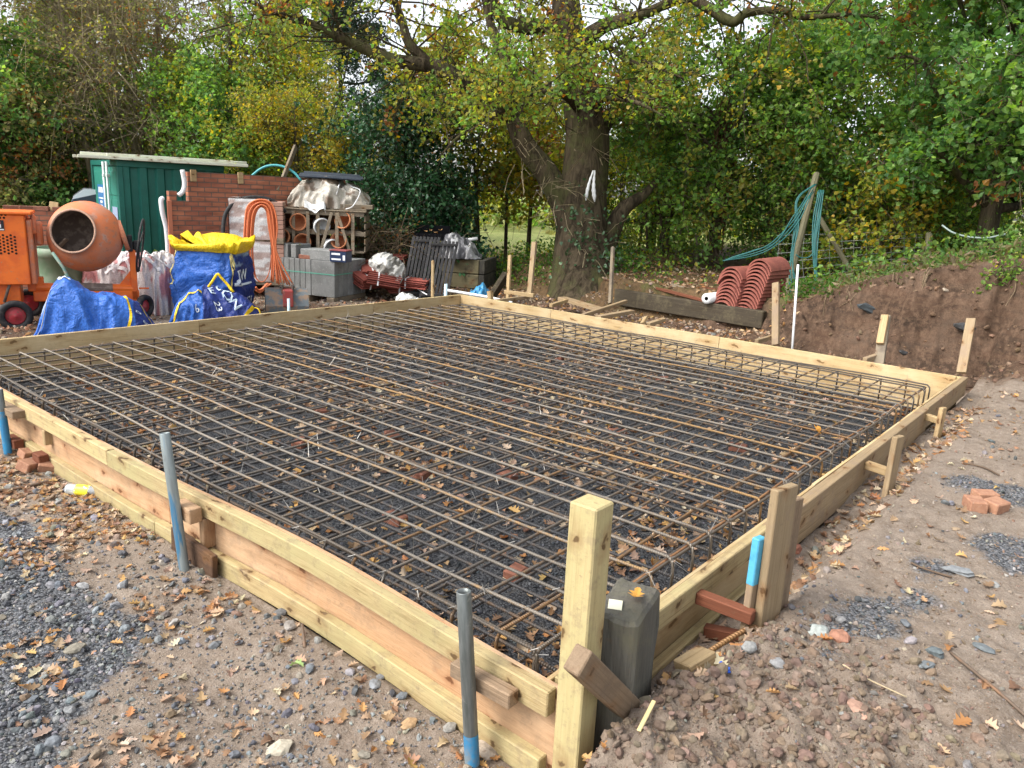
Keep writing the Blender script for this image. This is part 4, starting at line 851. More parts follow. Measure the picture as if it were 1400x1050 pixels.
for k, f_ in enumerate(np.linspace(0, 1, 9)):
    b_ = BS(pz, np.ones_like(pz) * .985, .018 + .035 * math.sin(f_ * 2.0) * (1 + 2 * vnoise(pz * 1.5, pz * 0, 91)) + .035 * f_ * vnoise(pz * 6, pz * 0 + f_ * 3, 55)); b_[:, 2] += hh * f_ + .02 * f_ * vnoise(pz * 4, pz * 0 + f_, 57); rows.append(b_)
for k, f_ in enumerate(np.linspace(0, 1, 5)[1:]):
    b_ = rows[8].copy(); b_[:, :2] *= 1 - .75 * f_; b_[:, 2] -= (.02 + .10 * f_) + .5 * (hh - .06) * f_; rows.append(b_)
Vv = np.array(rows); I = np.arange(Vv.shape[0] * 129).reshape(-1, 129); F = np.stack([I[:-1, :-1], I[:-1, 1:], I[1:, 1:], I[1:, :-1]], -1).reshape(-1, 4)
mb.add(Vv.reshape(-1, 3), F, (.82, .56, .012)); mb.build('yellow_liner', M_CLOTH, bg2, True)
mb = MB()
def bstrap(path, w, col, off=.012, n=24):
    p = smooth_path([(a, b, 0) for a, b in path], n)[:, :2]; d = np.gradient(p, axis=0) * [.42, 1]; d /= np.linalg.norm(d, axis=1)[:, None]; q = np.stack([-d[:, 1] / .42, d[:, 0]], -1) * w
    V = np.stack([BS(p[:, 0] + q[:, 0], p[:, 1] + q[:, 1], off), BS(p[:, 0] - q[:, 0], p[:, 1] - q[:, 1], off)], 1).reshape(-1, 3); i = np.arange(n - 1)[:, None] * 2; mb.add(V, i + np.array([0, 1, 3, 2]), col)
mb = MB(); bstrap([(-.70, .98), (-.66, .86), (-.60, .76), (-.56, .84), (-.62, .97)], .014, (.75, .62, .22)); mb.build('strap', M_CLOTH, bg2, True); mb = MB(); bstrap([(-.76, .95), (-.74, .5), (-.75, .1)], .016, (.70, .56, .18)); mb.build('strap', M_CLOTH, bg2, True); mb = MB(); bstrap([(-2.37, .98), (-2.37, .75), (-2.4, .5)], .014, (.72, .60, .2)); mb.build('strap', M_CLOTH, bg2, True)
mb = MB()
def btext(body, p0, t0, size, sx=.8, col=WHT):
    V, F = text_geo(body, size, .014 * size); y = p0 + V[:, 0] * sx; mb.add(BS(np.sign(y) * np.arcsin(np.clip(np.abs(y) / .42, 0, 1) ** (1 / .45)), t0 + V[:, 1] / Hh, .014), F, col)
btext('JEW', -.13, .66, .21, .95); btext('02476', -.08, .27, .155, .95); mb.build('print', M_CLOTH, bg2); mb = MB()
V, F = box(-.4, .4, -.012, .012, 0, 0); n_ = 20; yy_ = np.linspace(-.33, .12, n_); x_ = np.sign(yy_) * np.arcsin((np.abs(yy_) / .42) ** (1 / .45)); Vq = np.stack([BS(x_, np.full(n_, .545), .012), BS(x_, np.full(n_, .52), .012)], 1).reshape(-1, 3); mb.add(Vq, np.arange(n_ - 1)[:, None] * 2 + np.array([0, 1, 3, 2]), WHT); mb.build('print_underline', M_CLOTH, bg2)
# slumped bag in front of it
S = Spot(298, 452, 9.75); L_ = 118 * S.k; h = lambda y: (452 - y) * S.k
bg3 = thing('builders_bag', 'slumped blue bag with yellow handles in front of the upright bag', 'bag', S.p + np.array([0, 0, -.02]), S.rz - .04)
sk = Sack(L_, [(0, .03), (.05, h(424)), (.12, h(413)), (.24, h(402)), (.34, h(398)), (.46, h(396)), (.56, h(402)), (.66, h(404)), (.78, h(410)), (.88, h(420)), (.96, h(430)), (1, h(448))], .30, 15, .05, (.7, .9))
mb = MB(); sk.mesh(mb, lambda u, t: np.where(((u > .36) & (t < .62))[..., None], NAVY, BLUE * .8), 90, 48); mb.build('body', M_CLOTH, bg3, True)
mb = MB(); sk.strap(mb, [(.05, .14), (.12, .30), (.22, .37), (.36, .38)], .017, .012, YEL); mb.build('strap', M_CLOTH, bg3, True); mb = MB(); sk.strap(mb, [(.80, .14), (.86, .26), (.90, .36)], .017, .012, YEL); mb.build('strap', M_CLOTH, bg3, True)
mb = MB(); pts = [sk(.42, .5, .0), sk(.47, .5, .08), sk(.52, .5, .16), sk(.56, .5, .165), sk(.62, .5, .09), sk(.68, .48, .0)]; addt(mb, smooth_path(pts, 20), .018, 6, col=YEL); mb.build('handle', M_CLOTH, bg3, True); mb = MB(); pts = [sk(.9, .38, .0), sk(.96, .36, .09), sk(.985, .3, .05), sk(.97, .2, .0)]; addt(mb, smooth_path(pts, 14), .008, 6, col=YEL); mb.build('handle', M_CLOTH, bg3, True)
mb = MB(); sk.text(mb, 'SON', .63, .37, .17, -.85, .9, .014, (.5, .62, .72)); sk.text(mb, '23', .52, .22, .10, -1.2, .9, .014, (.6, .66, .72)); sk.text(mb, '6', .30, .18, .10, .4, .9, .014, WHT); sk.text(mb, 'E', .46, .40, .14, .5, .9, .014, (.45, .55, .65)); mb.build('print', M_CLOTH, bg3)
# pale plastic bags of pink bricks
M_FILM = colmat('milky_film', .35, (7, .2, .02), .4)
def filmbag(px, py, d, w, prof, seed, lab, rz=0.0, pink=.5, W=.3):
    S = Spot(px, py, d); t = thing('plastic_sack', lab, 'sack', S.p, S.rz + rz, 'plastic sacks behind the mixer'); k_ = Sack(w * S.k, [(u, (py - y) * S.k) for u, y in prof], W, seed, .05, (.5, .6))
    mb = MB(); k_.mesh(mb, lambda u, t: np.where((fbm(u * 5, t * 7, 3, seed) > .18 - pink * .5)[..., None], (.50, .22, .22), (.58, .54, .53)) if u.ndim == 2 else np.tile((.5, .4, .4), (len(u), 1)), 60, 36); mb.build('film', M_FILM, t, True)
    mb = MB()
    for j in range(4): k_.strap(mb, [(rng.uniform(.1, .9), .2), (rng.uniform(.2, .8), .4), (rng.uniform(.2, .8), .6)], .022, .012, (.72, .70, .70))
    mb.build('folds', M_FILM, t, True)
filmbag(162, 418, 10.9, 84, [(0, 388), (.02, 362), (.1, 352), (.35, 349), (.6, 347), (.85, 346), (1, 352)], 61, 'clear plastic sack of folded pink material behind the mixer post', 0, .5)
filmbag(218, 428, 10.8, 60, [(0, 395), (.04, 366), (.2, 356), (.5, 349), (.8, 352), (.97, 366), (1, 400)], 64, 'milky plastic sack of pink bricks between mixer and upright bag', 0, .12)
filmbag(215, 405, 11.6, 46, [(0, 380), (.1, 350), (.4, 343), (.7, 344), (1, 365)], 68, 'red and white plastic sack behind the milky sack', .1, .6, .25)
# ---------------------------------------------------------------- walls under construction
def brickmat(name, c1, c2, mortar, sx=1.0):
    m, t, bs = nt(name); bs.inputs['Roughness'].default_value = .9; tc = t.nodes.new('ShaderNodeTexCoord'); sp = t.nodes.new('ShaderNodeSeparateXYZ'); cb = t.nodes.new('ShaderNodeCombineXYZ')
    t.links.new(tc.outputs['Object'], sp.inputs[0]); xy = math_(t, 'ADD', sp.outputs[0], sp.outputs[1]); t.links.new(xy, cb.inputs[0]); t.links.new(sp.outputs[2], cb.inputs[1])
    b = node(t, 'ShaderNodeTexBrick', Scale=1.0, Mortar_Size=.009, Mortar_Smooth=.2, Bias=0.0, Brick_Width=.225, Row_Height=.075); t.links.new(cb.outputs[0], b.inputs['Vector'])
    b.inputs['Color1'].default_value = (*c1, 1); b.inputs['Color2'].default_value = (*c2, 1); b.inputs['Mortar'].default_value = (*mortar, 1)
    n1 = noise(t, coords(t, (2.5, 2.5, 14), rnd=False), 1.0, 4); col = mixc(t, 1.0, b.outputs['Color'], mixc(t, ramp(t, n1, .3, .7), (.62,) * 3, (1.35,) * 3), 'MULTIPLY')
    t.links.new(col, bs.inputs['Base Color']); bump(t, bs, b.outputs['Fac'], -.5, .008); return m
M_BW = brickmat('brick_courses', (.36, .135, .072), (.25, .085, .05), (.13, .085, .065))
S = Spot(239, 404, 12.3); WZ = -5 * PI / 180
bw = thing('brick_wall', 'red brick wall under construction with stepped left end behind the upright bag', 'wall', S.p + np.array([0, 0, -.15]), WZ)
hw_ = S.Z(242) + .15; a5 = .075
mb = MB()
mb.add(*box(0, .30, 0, .1, 0, math.floor((hw_ - .42) / a5) * a5)); mb.add(*box(.0, .12, 0, .1, math.floor((hw_ - .42) / a5) * a5, math.floor((hw_ - .34) / a5) * a5 + a5)); mb.add(*box(.30, 3.2, 0, .1, 0, hw_)); mb.build('brickwork', M_BW, bw)
M_WHITE = mat('white_plastic', (.72, .73, .74), .4, [(20, (.6, .6, .58), .5, .7)]); M_STRIPE = mat('pink_insulation', (.50, .18, .10), .8)
mb = MB(); z1 = hw_ - .42; addt(mb, smooth_path([(-.05, .03, .05), (-.055, .03, .6), (-.06, .03, z1 - .5), (-.11, .02, z1 - .22), (-.12, .02, z1 - .03), (-.08, .03, z1 + .0)], 24), .035, 6); mb.build('cavity_closer', M_WHITE, bw, True)
mb = MB(); addt(mb, smooth_path([(.13, -.03, z1 + .05), (.20, -.03, z1 + .11), (.235, -.03, z1 + .24), (.21, -.03, hw_ + .02)], 18), .035, 6); mb.build('cavity_closer', M_WHITE, bw, True)
beam('closer_strip', S.p + np.array([-.012, -.012, -.1]), S.p + np.array([-.012, -.012, -.15 + z1 - .03]), .03, .07, M_STRIPE, bw, up=(1, 0, 0))
for x_ in (.34, 1.12): mb = MB(); mb.add(*bbox(x_, x_ + .09, -.035, -.003, hw_ - .15, hw_ + .03, .004)); mb.build('timber_clip', M_PALE, bw)
S2 = Spot(30, 400, 12.2); hw2 = S2.Z(288)
lw = thing('brick_wall', 'low unfinished brick wall behind the mixer housing', 'wall', S2.p + np.array([0, 0, -.15]), WZ - .45)
mb = MB(); mb.add(*box(-2.5, 1.0, 0, .1, 0, math.floor((hw2 + .15) / a5) * a5)); mb.build('brickwork', M_BW, lw)
mb = MB()
for k in range(9): V, F = bbox(-.105, .105, -.05, .05, 0, .063, .005); mb.add(V @ rotm('Z', rng.normal(0, .2)).T + np.array([-.75 + k * .23 + rng.normal(0, .02), .05, math.floor((hw2 + .15) / a5) * a5 + .002]), F)
mb.build('loose_top_course', M_BRICK, lw)
w_ = atd(72, 290, 12.15); beam_t('board_piece', 'small tan board standing on the low brick wall', 'board', w_ + np.array([0, 0, -.02]), atd(74, 276, 12.15), .13, .02, M_PALE, up=(-.6, -.7, .3))
# ---------------------------------------------------------------- shipping container
M_GRN = mat('container_green', (.012, .135, .105), .5, [(3, (.010, .11, .085), .4, .6), (30, (.02, .17, .13), .62, .75)], None, rnd=.02)
M_GRN2 = mat('container_door_green', (.03, .22, .165), .5, [(3, (.022, .17, .13), .4, .6)])
S = Spot(171, 385, 14.0); HC = S.Z(228); ct = thing('shipping_container', 'dark green steel shipping container with white locking bars behind the mixer', 'container', S.p, -.22)
LC, WC = 1.85, 2.4; xs = [0.0]; zs_ = []
pr = []; x_ = .08
while x_ < LC - .1: pr += [(x_, 0), (x_ + .11, 0), (x_ + .145, .05), (x_ + .255, .05), (x_ + .29, 0)]; x_ += .29
pr = np.array(pr); n_ = len(pr); V = np.concatenate([np.stack([pr[:, 0], pr[:, 1], np.full(n_, .15)], -1), np.stack([pr[:, 0], pr[:, 1], np.full(n_, HC - .11)], -1)]); F = [[i, i + 1, n_ + i + 1, n_ + i] for i in range(n_ - 1)]
mb = MB(); mb.add(V, F); mb.build('corrugated_side', M_GRN, ct)
mb = MB(); mb.add(*bbox(-.0, LC, -.02, .08, HC - .11, HC, .01)); mb.add(*bbox(0, LC, -.02, .08, 0, .15, .01)); mb.add(*bbox(-.01, .09, -.022, .1, .15, HC - .11, .01)); mb.add(*bbox(LC - .09, LC, -.022, .1, .15, HC - .11, .01)); mb.add(*bbox(0, .1, WC - .1, WC, 0, HC, .01)); mb.add(*bbox(0, .1, .08, WC - .1, HC - .1, HC, .01)); mb.add(*bbox(0, LC, .08, WC - .1, HC - .03, HC - .004, .01)); mb.add(*box(LC - .06, LC - .01, .1, WC - .1, 0, HC - .03)); mb.add(*box(.1, LC - .1, WC - .06, WC - .01, 0, HC - .03)); mb.build('frame', M_GRN, ct)
for y0, y1 in ((.11, 1.19), (1.21, 2.29)):
    mb = MB(); mb.add(*bbox(.03, .06, y0, y1, .12, HC - .11, .006)); d_ = mb.build('door', M_GRN2, ct)
    mb = MB()
    for a_, b_ in ((.2, HC * .45), (HC * .49, HC * .66), (HC * .70, HC - .2)): mb.add(*bbox(.012, .028, y0 + .12, y1 - .12, a_, b_, .008))
    mb.build('door_ribs', M_GRN2, d_)
M_ZINC = mat('zinc_bar', (.62, .66, .66), .4)
for y_ in (.72, 1.02): mb = MB(); addt(mb, [[-.03, y_, .1], [-.03, y_, 1.0], [-.03, y_, HC - .03]], .022, 8); lb = mb.build('locking_bar', M_ZINC, ct, True); mb = MB(); mb.add(*bbox(-.05, .01, y_ - .05, y_ + .05, HC - .30, HC - .25, .004)); mb.add(*bbox(-.05, .01, y_ - .05, y_ + .05, HC * .5, HC * .5 + .06, .004)); mb.build('bar_bracket', M_ZINC, lb)
mb = MB(); mb.add(*box(-.002, .004, 1.25, 1.85, HC - .95, HC - .45)); sg = mb.build('sign_plate', mat('sign_blue', (.04, .16, .38), .4), ct)
mb = MB()
for z_, w__, h__ in ((HC - .60, .40, .10), (HC - .72, .42, .03), (HC - .80, .22, .05), (HC - .87, .2, .04)): mb.add(*box(-.006, -.003, 1.55 - w__ / 2, 1.55 + w__ / 2, z_, z_ + h__))
mb.build('sign_print', M_WHITE, sg)
mb = MB(); mb.add(*box(-.002, .004, .2, .62, HC * .47, HC * .6)); mb.build('sign_plate', mat('sign_lilac', (.30, .36, .50), .4), ct)
wp = ct.matrix_basis.copy()
CA = -.36
for k, (z_, y_, x0, x1) in enumerate(((.0, -.12, -.55, 2.25), (.0, .12, -.62, 2.1), (.0, .36, -.5, 2.15), (.055, .0, -.1, 2.0), (.055, .26, -.5, 2.3))):
    p0 = S.p + np.array([math.cos(CA) * x0 - math.sin(CA) * y_, math.sin(CA) * x0 + math.cos(CA) * y_ + .12, HC + .030 + z_]); p1 = S.p + np.array([math.cos(CA) * x1 - math.sin(CA) * y_, math.sin(CA) * x1 + math.cos(CA) * y_ + .12, HC + .030 + z_])
    beam_t('roof_board', ('pale sawn board lying along the front edge of the container roof, lowest', 'pale sawn board second from the front on the container roof', 'pale sawn board rearmost on the container roof', 'pale board stacked on the front of the container roof boards', 'pale board stacked on the rear of the container roof boards')[k], 'board', p0, p1, .22, .05, wood('bleached_board', (.80, .80, .66), (.66, .66, .52), green=(.72, .78, .64)) if k == 0 else bpy.data.materials['bleached_board'], group='boards on the container roof')
S = Spot(121, 330, 15.5, 0.0); vt = thing('van', 'white and grey van front just showing left of the container', 'vehicle', S.p + np.array([0, 0, -1.55]), FACE + .5)
m_, t_, bs_ = nt('van_white'); bs_.inputs['Base Color'].default_value = (.72, .76, .80, 1); bs_.inputs['Roughness'].default_value = .25; M_VAN = m_
z0 = 1.55; mb = MB(); prof = [(-.9, .35), (-.9, 1.0), (-.55, 1.5 + .0), (-.2, z0 + S.Z(262) * .85), (.0, z0 + S.Z(262)), (2.2, z0 + S.Z(262)), (2.2, .35)]; n_ = len(prof)
mb.add(np.array([(x, y, z) for y in (0, 1.7) for x, z in prof]), [list(range(n_)), list(range(n_, 2 * n_))[::-1]] + [[i, n_ + i, n_ + (i + 1) % n_, (i + 1) % n_] for i in range(n_)]); mb.build('body', M_VAN, vt)
mb = MB(); mb.add(np.array([(-.57, -.006, 1.46), (-.22, -.006, z0 + S.Z(266) * .85), (.2, -.006, z0 + S.Z(268)), (.2, -.006, 1.5)]), [[0, 1, 2, 3]]); mb.add(np.array([(-.895, .15, 1.03), (-.56, .15, 1.50), (-.56, 1.55, 1.50), (-.895, 1.55, 1.03)]) + [-.012, 0, .01], [[0, 1, 2, 3]]); mb.build('window', mat('dark_glass', (.05, .07, .09), .1), vt)
for x_ in (-.35, 1.6): wheel(vt, np.array([x_, .05, .32]), .32, .2, 0, M_DSTEEL)
# ================================================================= yard, second half: stacks in the middle and along the bank
M_CRATE = wood('crate_timber', (.36, .30, .22), (.24, .19, .13), dirt=(.16, .13, .10)); M_BLOCK = mat('concrete_block', (.20, .205, .20), .95, [(5, (.15, .155, .15), .4, .6), (60, (.28, .28, .27), .55, .7)], ((50, 50, 50), .5, .004), rnd=.14)
M_TERRA = mat('terracotta', (.50, .20, .09), .8, [(10, (.38, .14, .06), .4, .65)], None, rnd=.2)
def spot_thing(name, label, cat, px, py, d, rz=0.0, group=None, dz=0.0):
    S = Spot(px, py, d); return S, thing(name, label, cat, S.p + np.array([0, 0, dz]), S.rz + rz, group)
def B(mb, *a, b=.006, rz=0, at=(0, 0, 0)):
    V, F = bbox(*a, b); mb.add(V @ rotm('Z', rz).T + np.array(at), F)
# concrete blocks, strapped
S, t = spot_thing('block_stack', 'strapped stack of grey concrete blocks below the timber crate', 'block stack', 440, 404, 12.9, -.62)
zt = S.Z(352) ; z1 = zt - .02; n_ = 6
for k in range(7):
    for r_ in range(2): mb = MB(); B(mb, -.62 + k * .105, -.62 + k * .105 + .1, -.45 + r_ * .452, -.002 + r_ * .452, .10, .10 + z1 - .1); mb.build('block', M_BLOCK, t)
mb = MB()
for k in range(7): B(mb, .118, .558, -.45 + k * .13, -.45 + k * .13 + .125, .10, z1)
for i, (V, F) in enumerate(zip(mb.V, mb.F)): pass
for k in range(7): m2 = MB(); B(m2, .118, .56, -.45 + k * .105 if False else -.45 + k * .13, -.45 + k * .13 + .126, .10, z1); m2.build('block', M_BLOCK, t)
mb = MB(); e = .004
for z_ in (.10 + (z1 - .1) * .62,):
    for a in ((-.62 - e, .56 + e, -.45 - e - .002, -.45 - e, z_, z_ + .016), (.56 + e, .562 + e, -.45 - e, .46, z_, z_ + .016), (-.622 - e, -.62 - e, -.45 - e, .46, z_, z_ + .016)): mb.add(*box(*a))
mb.build('strap', mat('green_strap', (.10, .32, .24), .4), t)
mb = MB()
for x_ in (-.6, -.05, .42): B(mb, x_, x_ + .14, -.47, .47, 0, .095)
mb.build('pallet_bearer', M_CRATE, t)
M4 = t.matrix_basis
def W_(t, x, y, z): return tuple(t.matrix_basis @ Vector((x, y, z)))
bx_ = thing('block', 'single grey concrete block lying flat on the strapped block stack', 'block', W_(t, .2, -.24, z1 + .002), t.rotation_euler[2]); mb = MB(); B(mb, -.30, .30, -.19, .19, 0, .16); mb.build('block_body', M_BLOCK, bx_)
for k, (x_, l) in enumerate(((-.54, 'upright grey block on the left end of the strapped stack'), (-.40, 'upright grey block second from the left on the strapped stack'), (-.24, 'upright brownish block third from the left on the strapped stack'))):
    mb = MB(); B(mb, -.05, .05, -.2, .2, 0, .215); o = mb.build('block', M_BLOCK); o.location = W_(t, x_, -.22, z1 + .002); o.rotation_euler = (0, 0, t.rotation_euler[2]); tag(o, l, 'block', 'blocks on the strapped stack')
mb = MB(); B(mb, -.105, .105, -.05, .05, 0, .065); o = mb.build('brick', M_BRICK); o.location = W_(t, -.02, -.39, z1 + .002); o.rotation_euler = (0, 0, t.rotation_euler[2] + .1); tag(o, 'orange brick lying on the front edge of the block stack', 'brick')
nb = thing('carton', 'small dark blue carton with white print on the corner of the block stack', 'carton', W_(t, .44, -.36, z1 + .165), t.rotation_euler[2] + .1)
nb.location.z = W_(t, 0, 0, z1 + .003)[2]; nb.location.x, nb.location.y = W_(t, .62, -.36, 0)[:2]
mb = MB(); B(mb, -.14, .14, -.10, .10, 0, .17, b=.003); nbm = mb.build('box', mat('carton_navy', (.012, .025, .07), .45), nb)
mb = MB(); mb.add(*box(-.11, .04, -.1035, -.1015, .11, .14)); mb.add(*box(-.11, .05, -.1035, -.1015, .03, .055)); mb.add(*box(.085, .125, -.1035, -.1015, .03, .11)); mb.build('print', M_WHITE, nbm)
mb = MB(); B(mb, -.15, .15, -.11, .11, .171, .19, b=.004); mb.build('lid', mat('dull_red', (.22, .05, .05), .6), nb)
# timber crate with pots
S, cr = spot_thing('timber_crate', 'slatted grey timber crate of terracotta pots standing on the block stack', 'crate', 440, 404, 13.05, -.16)
zc0, zc1 = S.Z(346), S.Z(293); xl, xr = S.X(383), S.X(497); yd = .75
cr.location.z += zc0; H_ = zc1 - zc0
def slat(n, x0, x1, y0, y1, z0, z1, par=cr, m=M_CRATE): mb = MB(); B(mb, x0, x1, y0, y1, z0, z1, b=.004); return mb.build(n, m, par)
slat('base_board', xl, xr, 0, yd, 0, .03)
slat('rail', xl, xr, -.022, 0, H_ - .07, H_); slat('rail', xl, xr, yd, yd + .022, H_ - .07, H_); slat('rail', xl, xr, .0, .022, H_ * .42, H_ * .42 + .07); slat('rail', xl, xr, yd - .022, yd, H_ * .42, H_ * .42 + .07)
for k, px in enumerate((385, 402, 421, 434, 459, 480)): slat('post', S.X(px), S.X(px) + .055, -.046, -.024, -.02 - (.10 if k in (1, 2) else 0), H_ - (.02 if k else 0)); slat('post', S.X(px), S.X(px) + .055, yd + .024, yd + .046, -.02, H_)
for k in range(5): slat('end_slat', xr - .001, xr + .02, .0, yd, .02 + k * .125, .02 + k * .125 + .09); slat('end_slat', xl - .02, xl, .0, yd, .02 + k * .125, .02 + k * .125 + .09)
for (x0, x1) in ((440, 455), (478, 462)):
    p0 = np.array(W_(cr, 0, 0, 0)); a_ = Vector(W_(cr, S.X(x0), -.058, .03)); b_ = Vector(W_(cr, S.X(x1), -.058, H_ - .02)); beam('brace', a_, b_, .02, .05, M_CRATE, cr, up=tuple((Matrix.Rotation(S.rz - .16, 3, 'Z') @ Vector((1, 0, .3)))))
mb = MB(); B(mb, xl - .03, xr + .03, -.05, yd + .05, H_ + .002, H_ + .02, b=.004); mb.build('lid_board', M_CRATE, cr)
PROF = [(.0, 0), (.085, 0), (.12, .17), (.135, .17), (.137, .21), (.12, .21), (.105, .16), (.07, .02), (0, .02)]; PV, PF = lathe(PROF, 20)
PL = ['lying terracotta pot at the left end of the crate', 'lying terracotta pot second from the left in the crate', 'white ceramic pot low in the middle of the crate', 'terracotta pot at the right end of the crate', 'terracotta pot in the upper row of the crate, left', 'white plastic tub in the upper row of the crate', 'terracotta pot in the upper row of the crate, right']
for k, (px, z_, w_) in enumerate(((394, .15, 0), (413, .15, 0), (444, .14, 1), (467, .15, 0), (408, .44, 0), (433, .44, 1), (474, .44, 0))):
    mb = MB(); mb.add(PV, PF); o = mb.build('pot', M_WHITE if w_ else M_TERRA, smooth=True); o.location = W_(cr, S.X(px), .16, z_ if z_ < .3 else H_ * .42 + .19); o.rotation_euler = (PI / 2 + .3 * (k % 3 - 1), .4 * (k % 2), S.rz + .5 * (k % 3 - 1)); o.scale = (1.05,) * 3; tag(o, PL[k], 'pot', 'pots in the timber crate')
mb = MB(); B(mb, xl + .05, xr - .05, .0, yd - .03, H_ * .42 + .072, H_ * .42 + .08, b=.001); mb.build('shelf_board', M_CRATE, cr)
# white film scrap on crate
u_, v_ = np.meshgrid(np.linspace(-1, 1, 14), np.linspace(-1, 1, 12), indexing='ij')
def sheet(name, label, cat, loc, rz, sx, sy, hf, m, rot=None):
    V = np.stack([u_ * sx, v_ * sy, hf(u_, v_)], -1).reshape(-1, 3); I = np.arange(u_.size).reshape(u_.shape); F = np.stack([I[:-1, :-1], I[1:, :-1], I[1:, 1:], I[:-1, 1:]], -1).reshape(-1, 4); mb = MB(); mb.add(V, F, (.7, .7, .68)); o = mb.build(name, m, smooth=True); o.location = loc; o.rotation_euler = rot or (0, 0, rz); return tag(o, label, cat)
sheet('film_scrap', 'crumpled white film hanging over the front of the crate lid', 'plastic film', W_(cr, S.X(432), .03, H_ + .03), S.rz, .17, .12, lambda u, v: .04 + .08 * np.abs(u) * (u < .9) + .05 * fbm(u * 2, v * 2, 3, 5) - .10 * np.clip(-v, 0, 1), M_WHITE)
# plastic-covered load on the crate, black sheets on top
S, pl = spot_thing('covered_load', 'load wrapped in torn milky plastic on top of the timber crate', 'covered load', 450, 404, 13.2, -.10)
zb = S.Z(293) - .0; pl.location.z += zb + .02
mb = MB()
for k in range(4): B(mb, S.X(412), S.X(500), -.02 + k * .22, .12 + k * .22, -.02 + .0, .03); 
B(mb, S.X(462), S.X(508), .0, .8, .032, .10); mb.build('pallet', M_CRATE, pl)
sk = Sack((503 - 395) * S.k, [(0, .06), (.06, .22), (.16, .42), (.30, .46), (.5, .46), (.7, .40), (.88, .28), (.97, .16), (1, .05)], .42, 91, .07, (.5, .6))
mb = MB(); sk.mesh(mb, lambda u, t: np.where((fbm(u * 4, t * 5, 3, 92) > .16)[..., None], (.20, .15, .11), np.where((fbm(u * 7, t * 6, 3, 95) > .1)[..., None], (.34, .31, .26), (.45, .42, .36))) if u.ndim == 2 else np.tile((.4, .4, .38), (len(u), 1)), 70, 40); V = mb.V; off = np.array([S.X(449), .42, .02]); mb.V = [v + off for v in V]; mb.build('plastic_wrap', M_FILM, pl, True)
mb = MB()
for q in ([(.62, .3, .0), (.66, .45, .0), (.66, .55, .0)], ): addt(mb, sk(np.array([.60, .62, .63, .62]), np.array([.10, .25, .4, .5]), .02) + off, .012, 6)
addt(mb, smooth_path(np.concatenate([sk(np.array([.72, .80, .90]), np.array([.45, .36, .28]), .03), [[.42, -.50, .06], [.30, -.50, .0]]]) + off, 20), .010, 6); mb.build('white_strap', M_WHITE, pl, True)
for k, (x0, x1, y_, z_, rz) in enumerate(((412, 492, .05, .50, .02), (410, 494, .3, .52, -.03), (414, 490, .55, .55, .04))):
    mb = MB(); n_ = 40; x_ = np.linspace(S.X(x0), S.X(x1), 2); yv = np.linspace(0, .42, 29); V = np.array([[x, y, .018 * math.sin(y * 90 / 2) + .05 * (x - S.X(452)) * (x > S.X(452)) * -.5] for x in np.linspace(S.X(x0), S.X(x1), 8) for y in yv]); I = np.arange(8 * 29).reshape(8, 29); F = np.stack([I[:-1, :-1], I[1:, :-1], I[1:, 1:], I[:-1, 1:]], -1).reshape(-1, 4)
    mb.add(V, F); mb.add(V + [0, 0, .012], F); o = mb.build('roofing_sheet', mat('black_roofing', (.025, .032, .045), .35, [(30, (.05, .06, .075), .5, .7)]) if k == 0 else bpy.data.materials['black_roofing'], smooth=True); o.location = W_(pl, 0, y_, z_); o.rotation_euler = (.10, 0, S.rz + rz); tag(o, ('front', 'middle', 'rear')[k] + ' corrugated black roofing sheet on top of the wrapped load', 'roofing sheet', 'black roofing sheets')
# brick packs in film, orange cable, black hose
for k, (y0, y1, l) in enumerate(((385, 334, 'film-wrapped pack of bricks standing on the ground behind the orange cable'), (330, 280, 'film-wrapped pack of bricks on top of another behind the orange cable'))):
    S = Spot(352, 404, 12.55); t = thing('brick_pack', l, 'brick pack', S.p + np.array([0, 0, S.Z(y0)]), S.rz - .12, 'wrapped brick packs'); h_ = S.Z(y1) - S.Z(y0); w0, w1 = S.X(321), S.X(388)
    mb = MB()
    for r_ in range(int(h_ / .072)):
        for c_ in range(4): B(mb, w0 + c_ * (w1 - w0) / 4 + .006, w0 + (c_ + 1) * (w1 - w0) / 4 - .004, .02, .6, .03 + r_ * .072, .03 + r_ * .072 + .065, b=.004)
    mb.build('bricks', mat('pack_brick', (.42, .25, .19), .9, rnd=.1) if k == 0 else bpy.data.materials['pack_brick'], t)
    mb = MB(); x_ = np.linspace(w0 - .02, w0 + (w1 - w0) * .74, 30); z_ = np.linspace(0, h_ + .02, 22); XX, ZZ = np.meshgrid(x_, z_, indexing='ij'); YY = -.012 - .02 * np.abs(fbm(XX * 6, ZZ * 9, 3, 200 + k)); I = np.arange(XX.size).reshape(XX.shape); F = np.stack([I[:-1, :-1], I[1:, :-1], I[1:, 1:], I[:-1, 1:]], -1).reshape(-1, 4)
    cl = np.where((fbm(XX * 3, ZZ * 14, 3, 210 + k) > .12)[..., None], (.42, .33, .30), (.64, .64, .63)); mb.add(np.stack([XX, YY, ZZ], -1).reshape(-1, 3), F, cl.reshape(-1, 3))
    XX2 = np.full_like(XX, w0 - .03) - .02 * np.abs(fbm(XX * 6, ZZ * 9, 2, 7)); mb.add(np.stack([XX2, (XX - x_[0]) * 1.2, ZZ], -1).reshape(-1, 3), F, cl.reshape(-1, 3)); mb.add(np.stack([XX, (ZZ / z_[-1]) * .6 - .01, h_ + .03 + .02 * fbm(XX * 5, ZZ * 5, 2, 9)], -1).reshape(-1, 3), F, cl.reshape(-1, 3)); mb.build('film', M_FILM, t, True)
    mb = MB(); B(mb, w0, w1, 0, .6, -.06, .028); mb.build('pallet', M_CRATE, t)
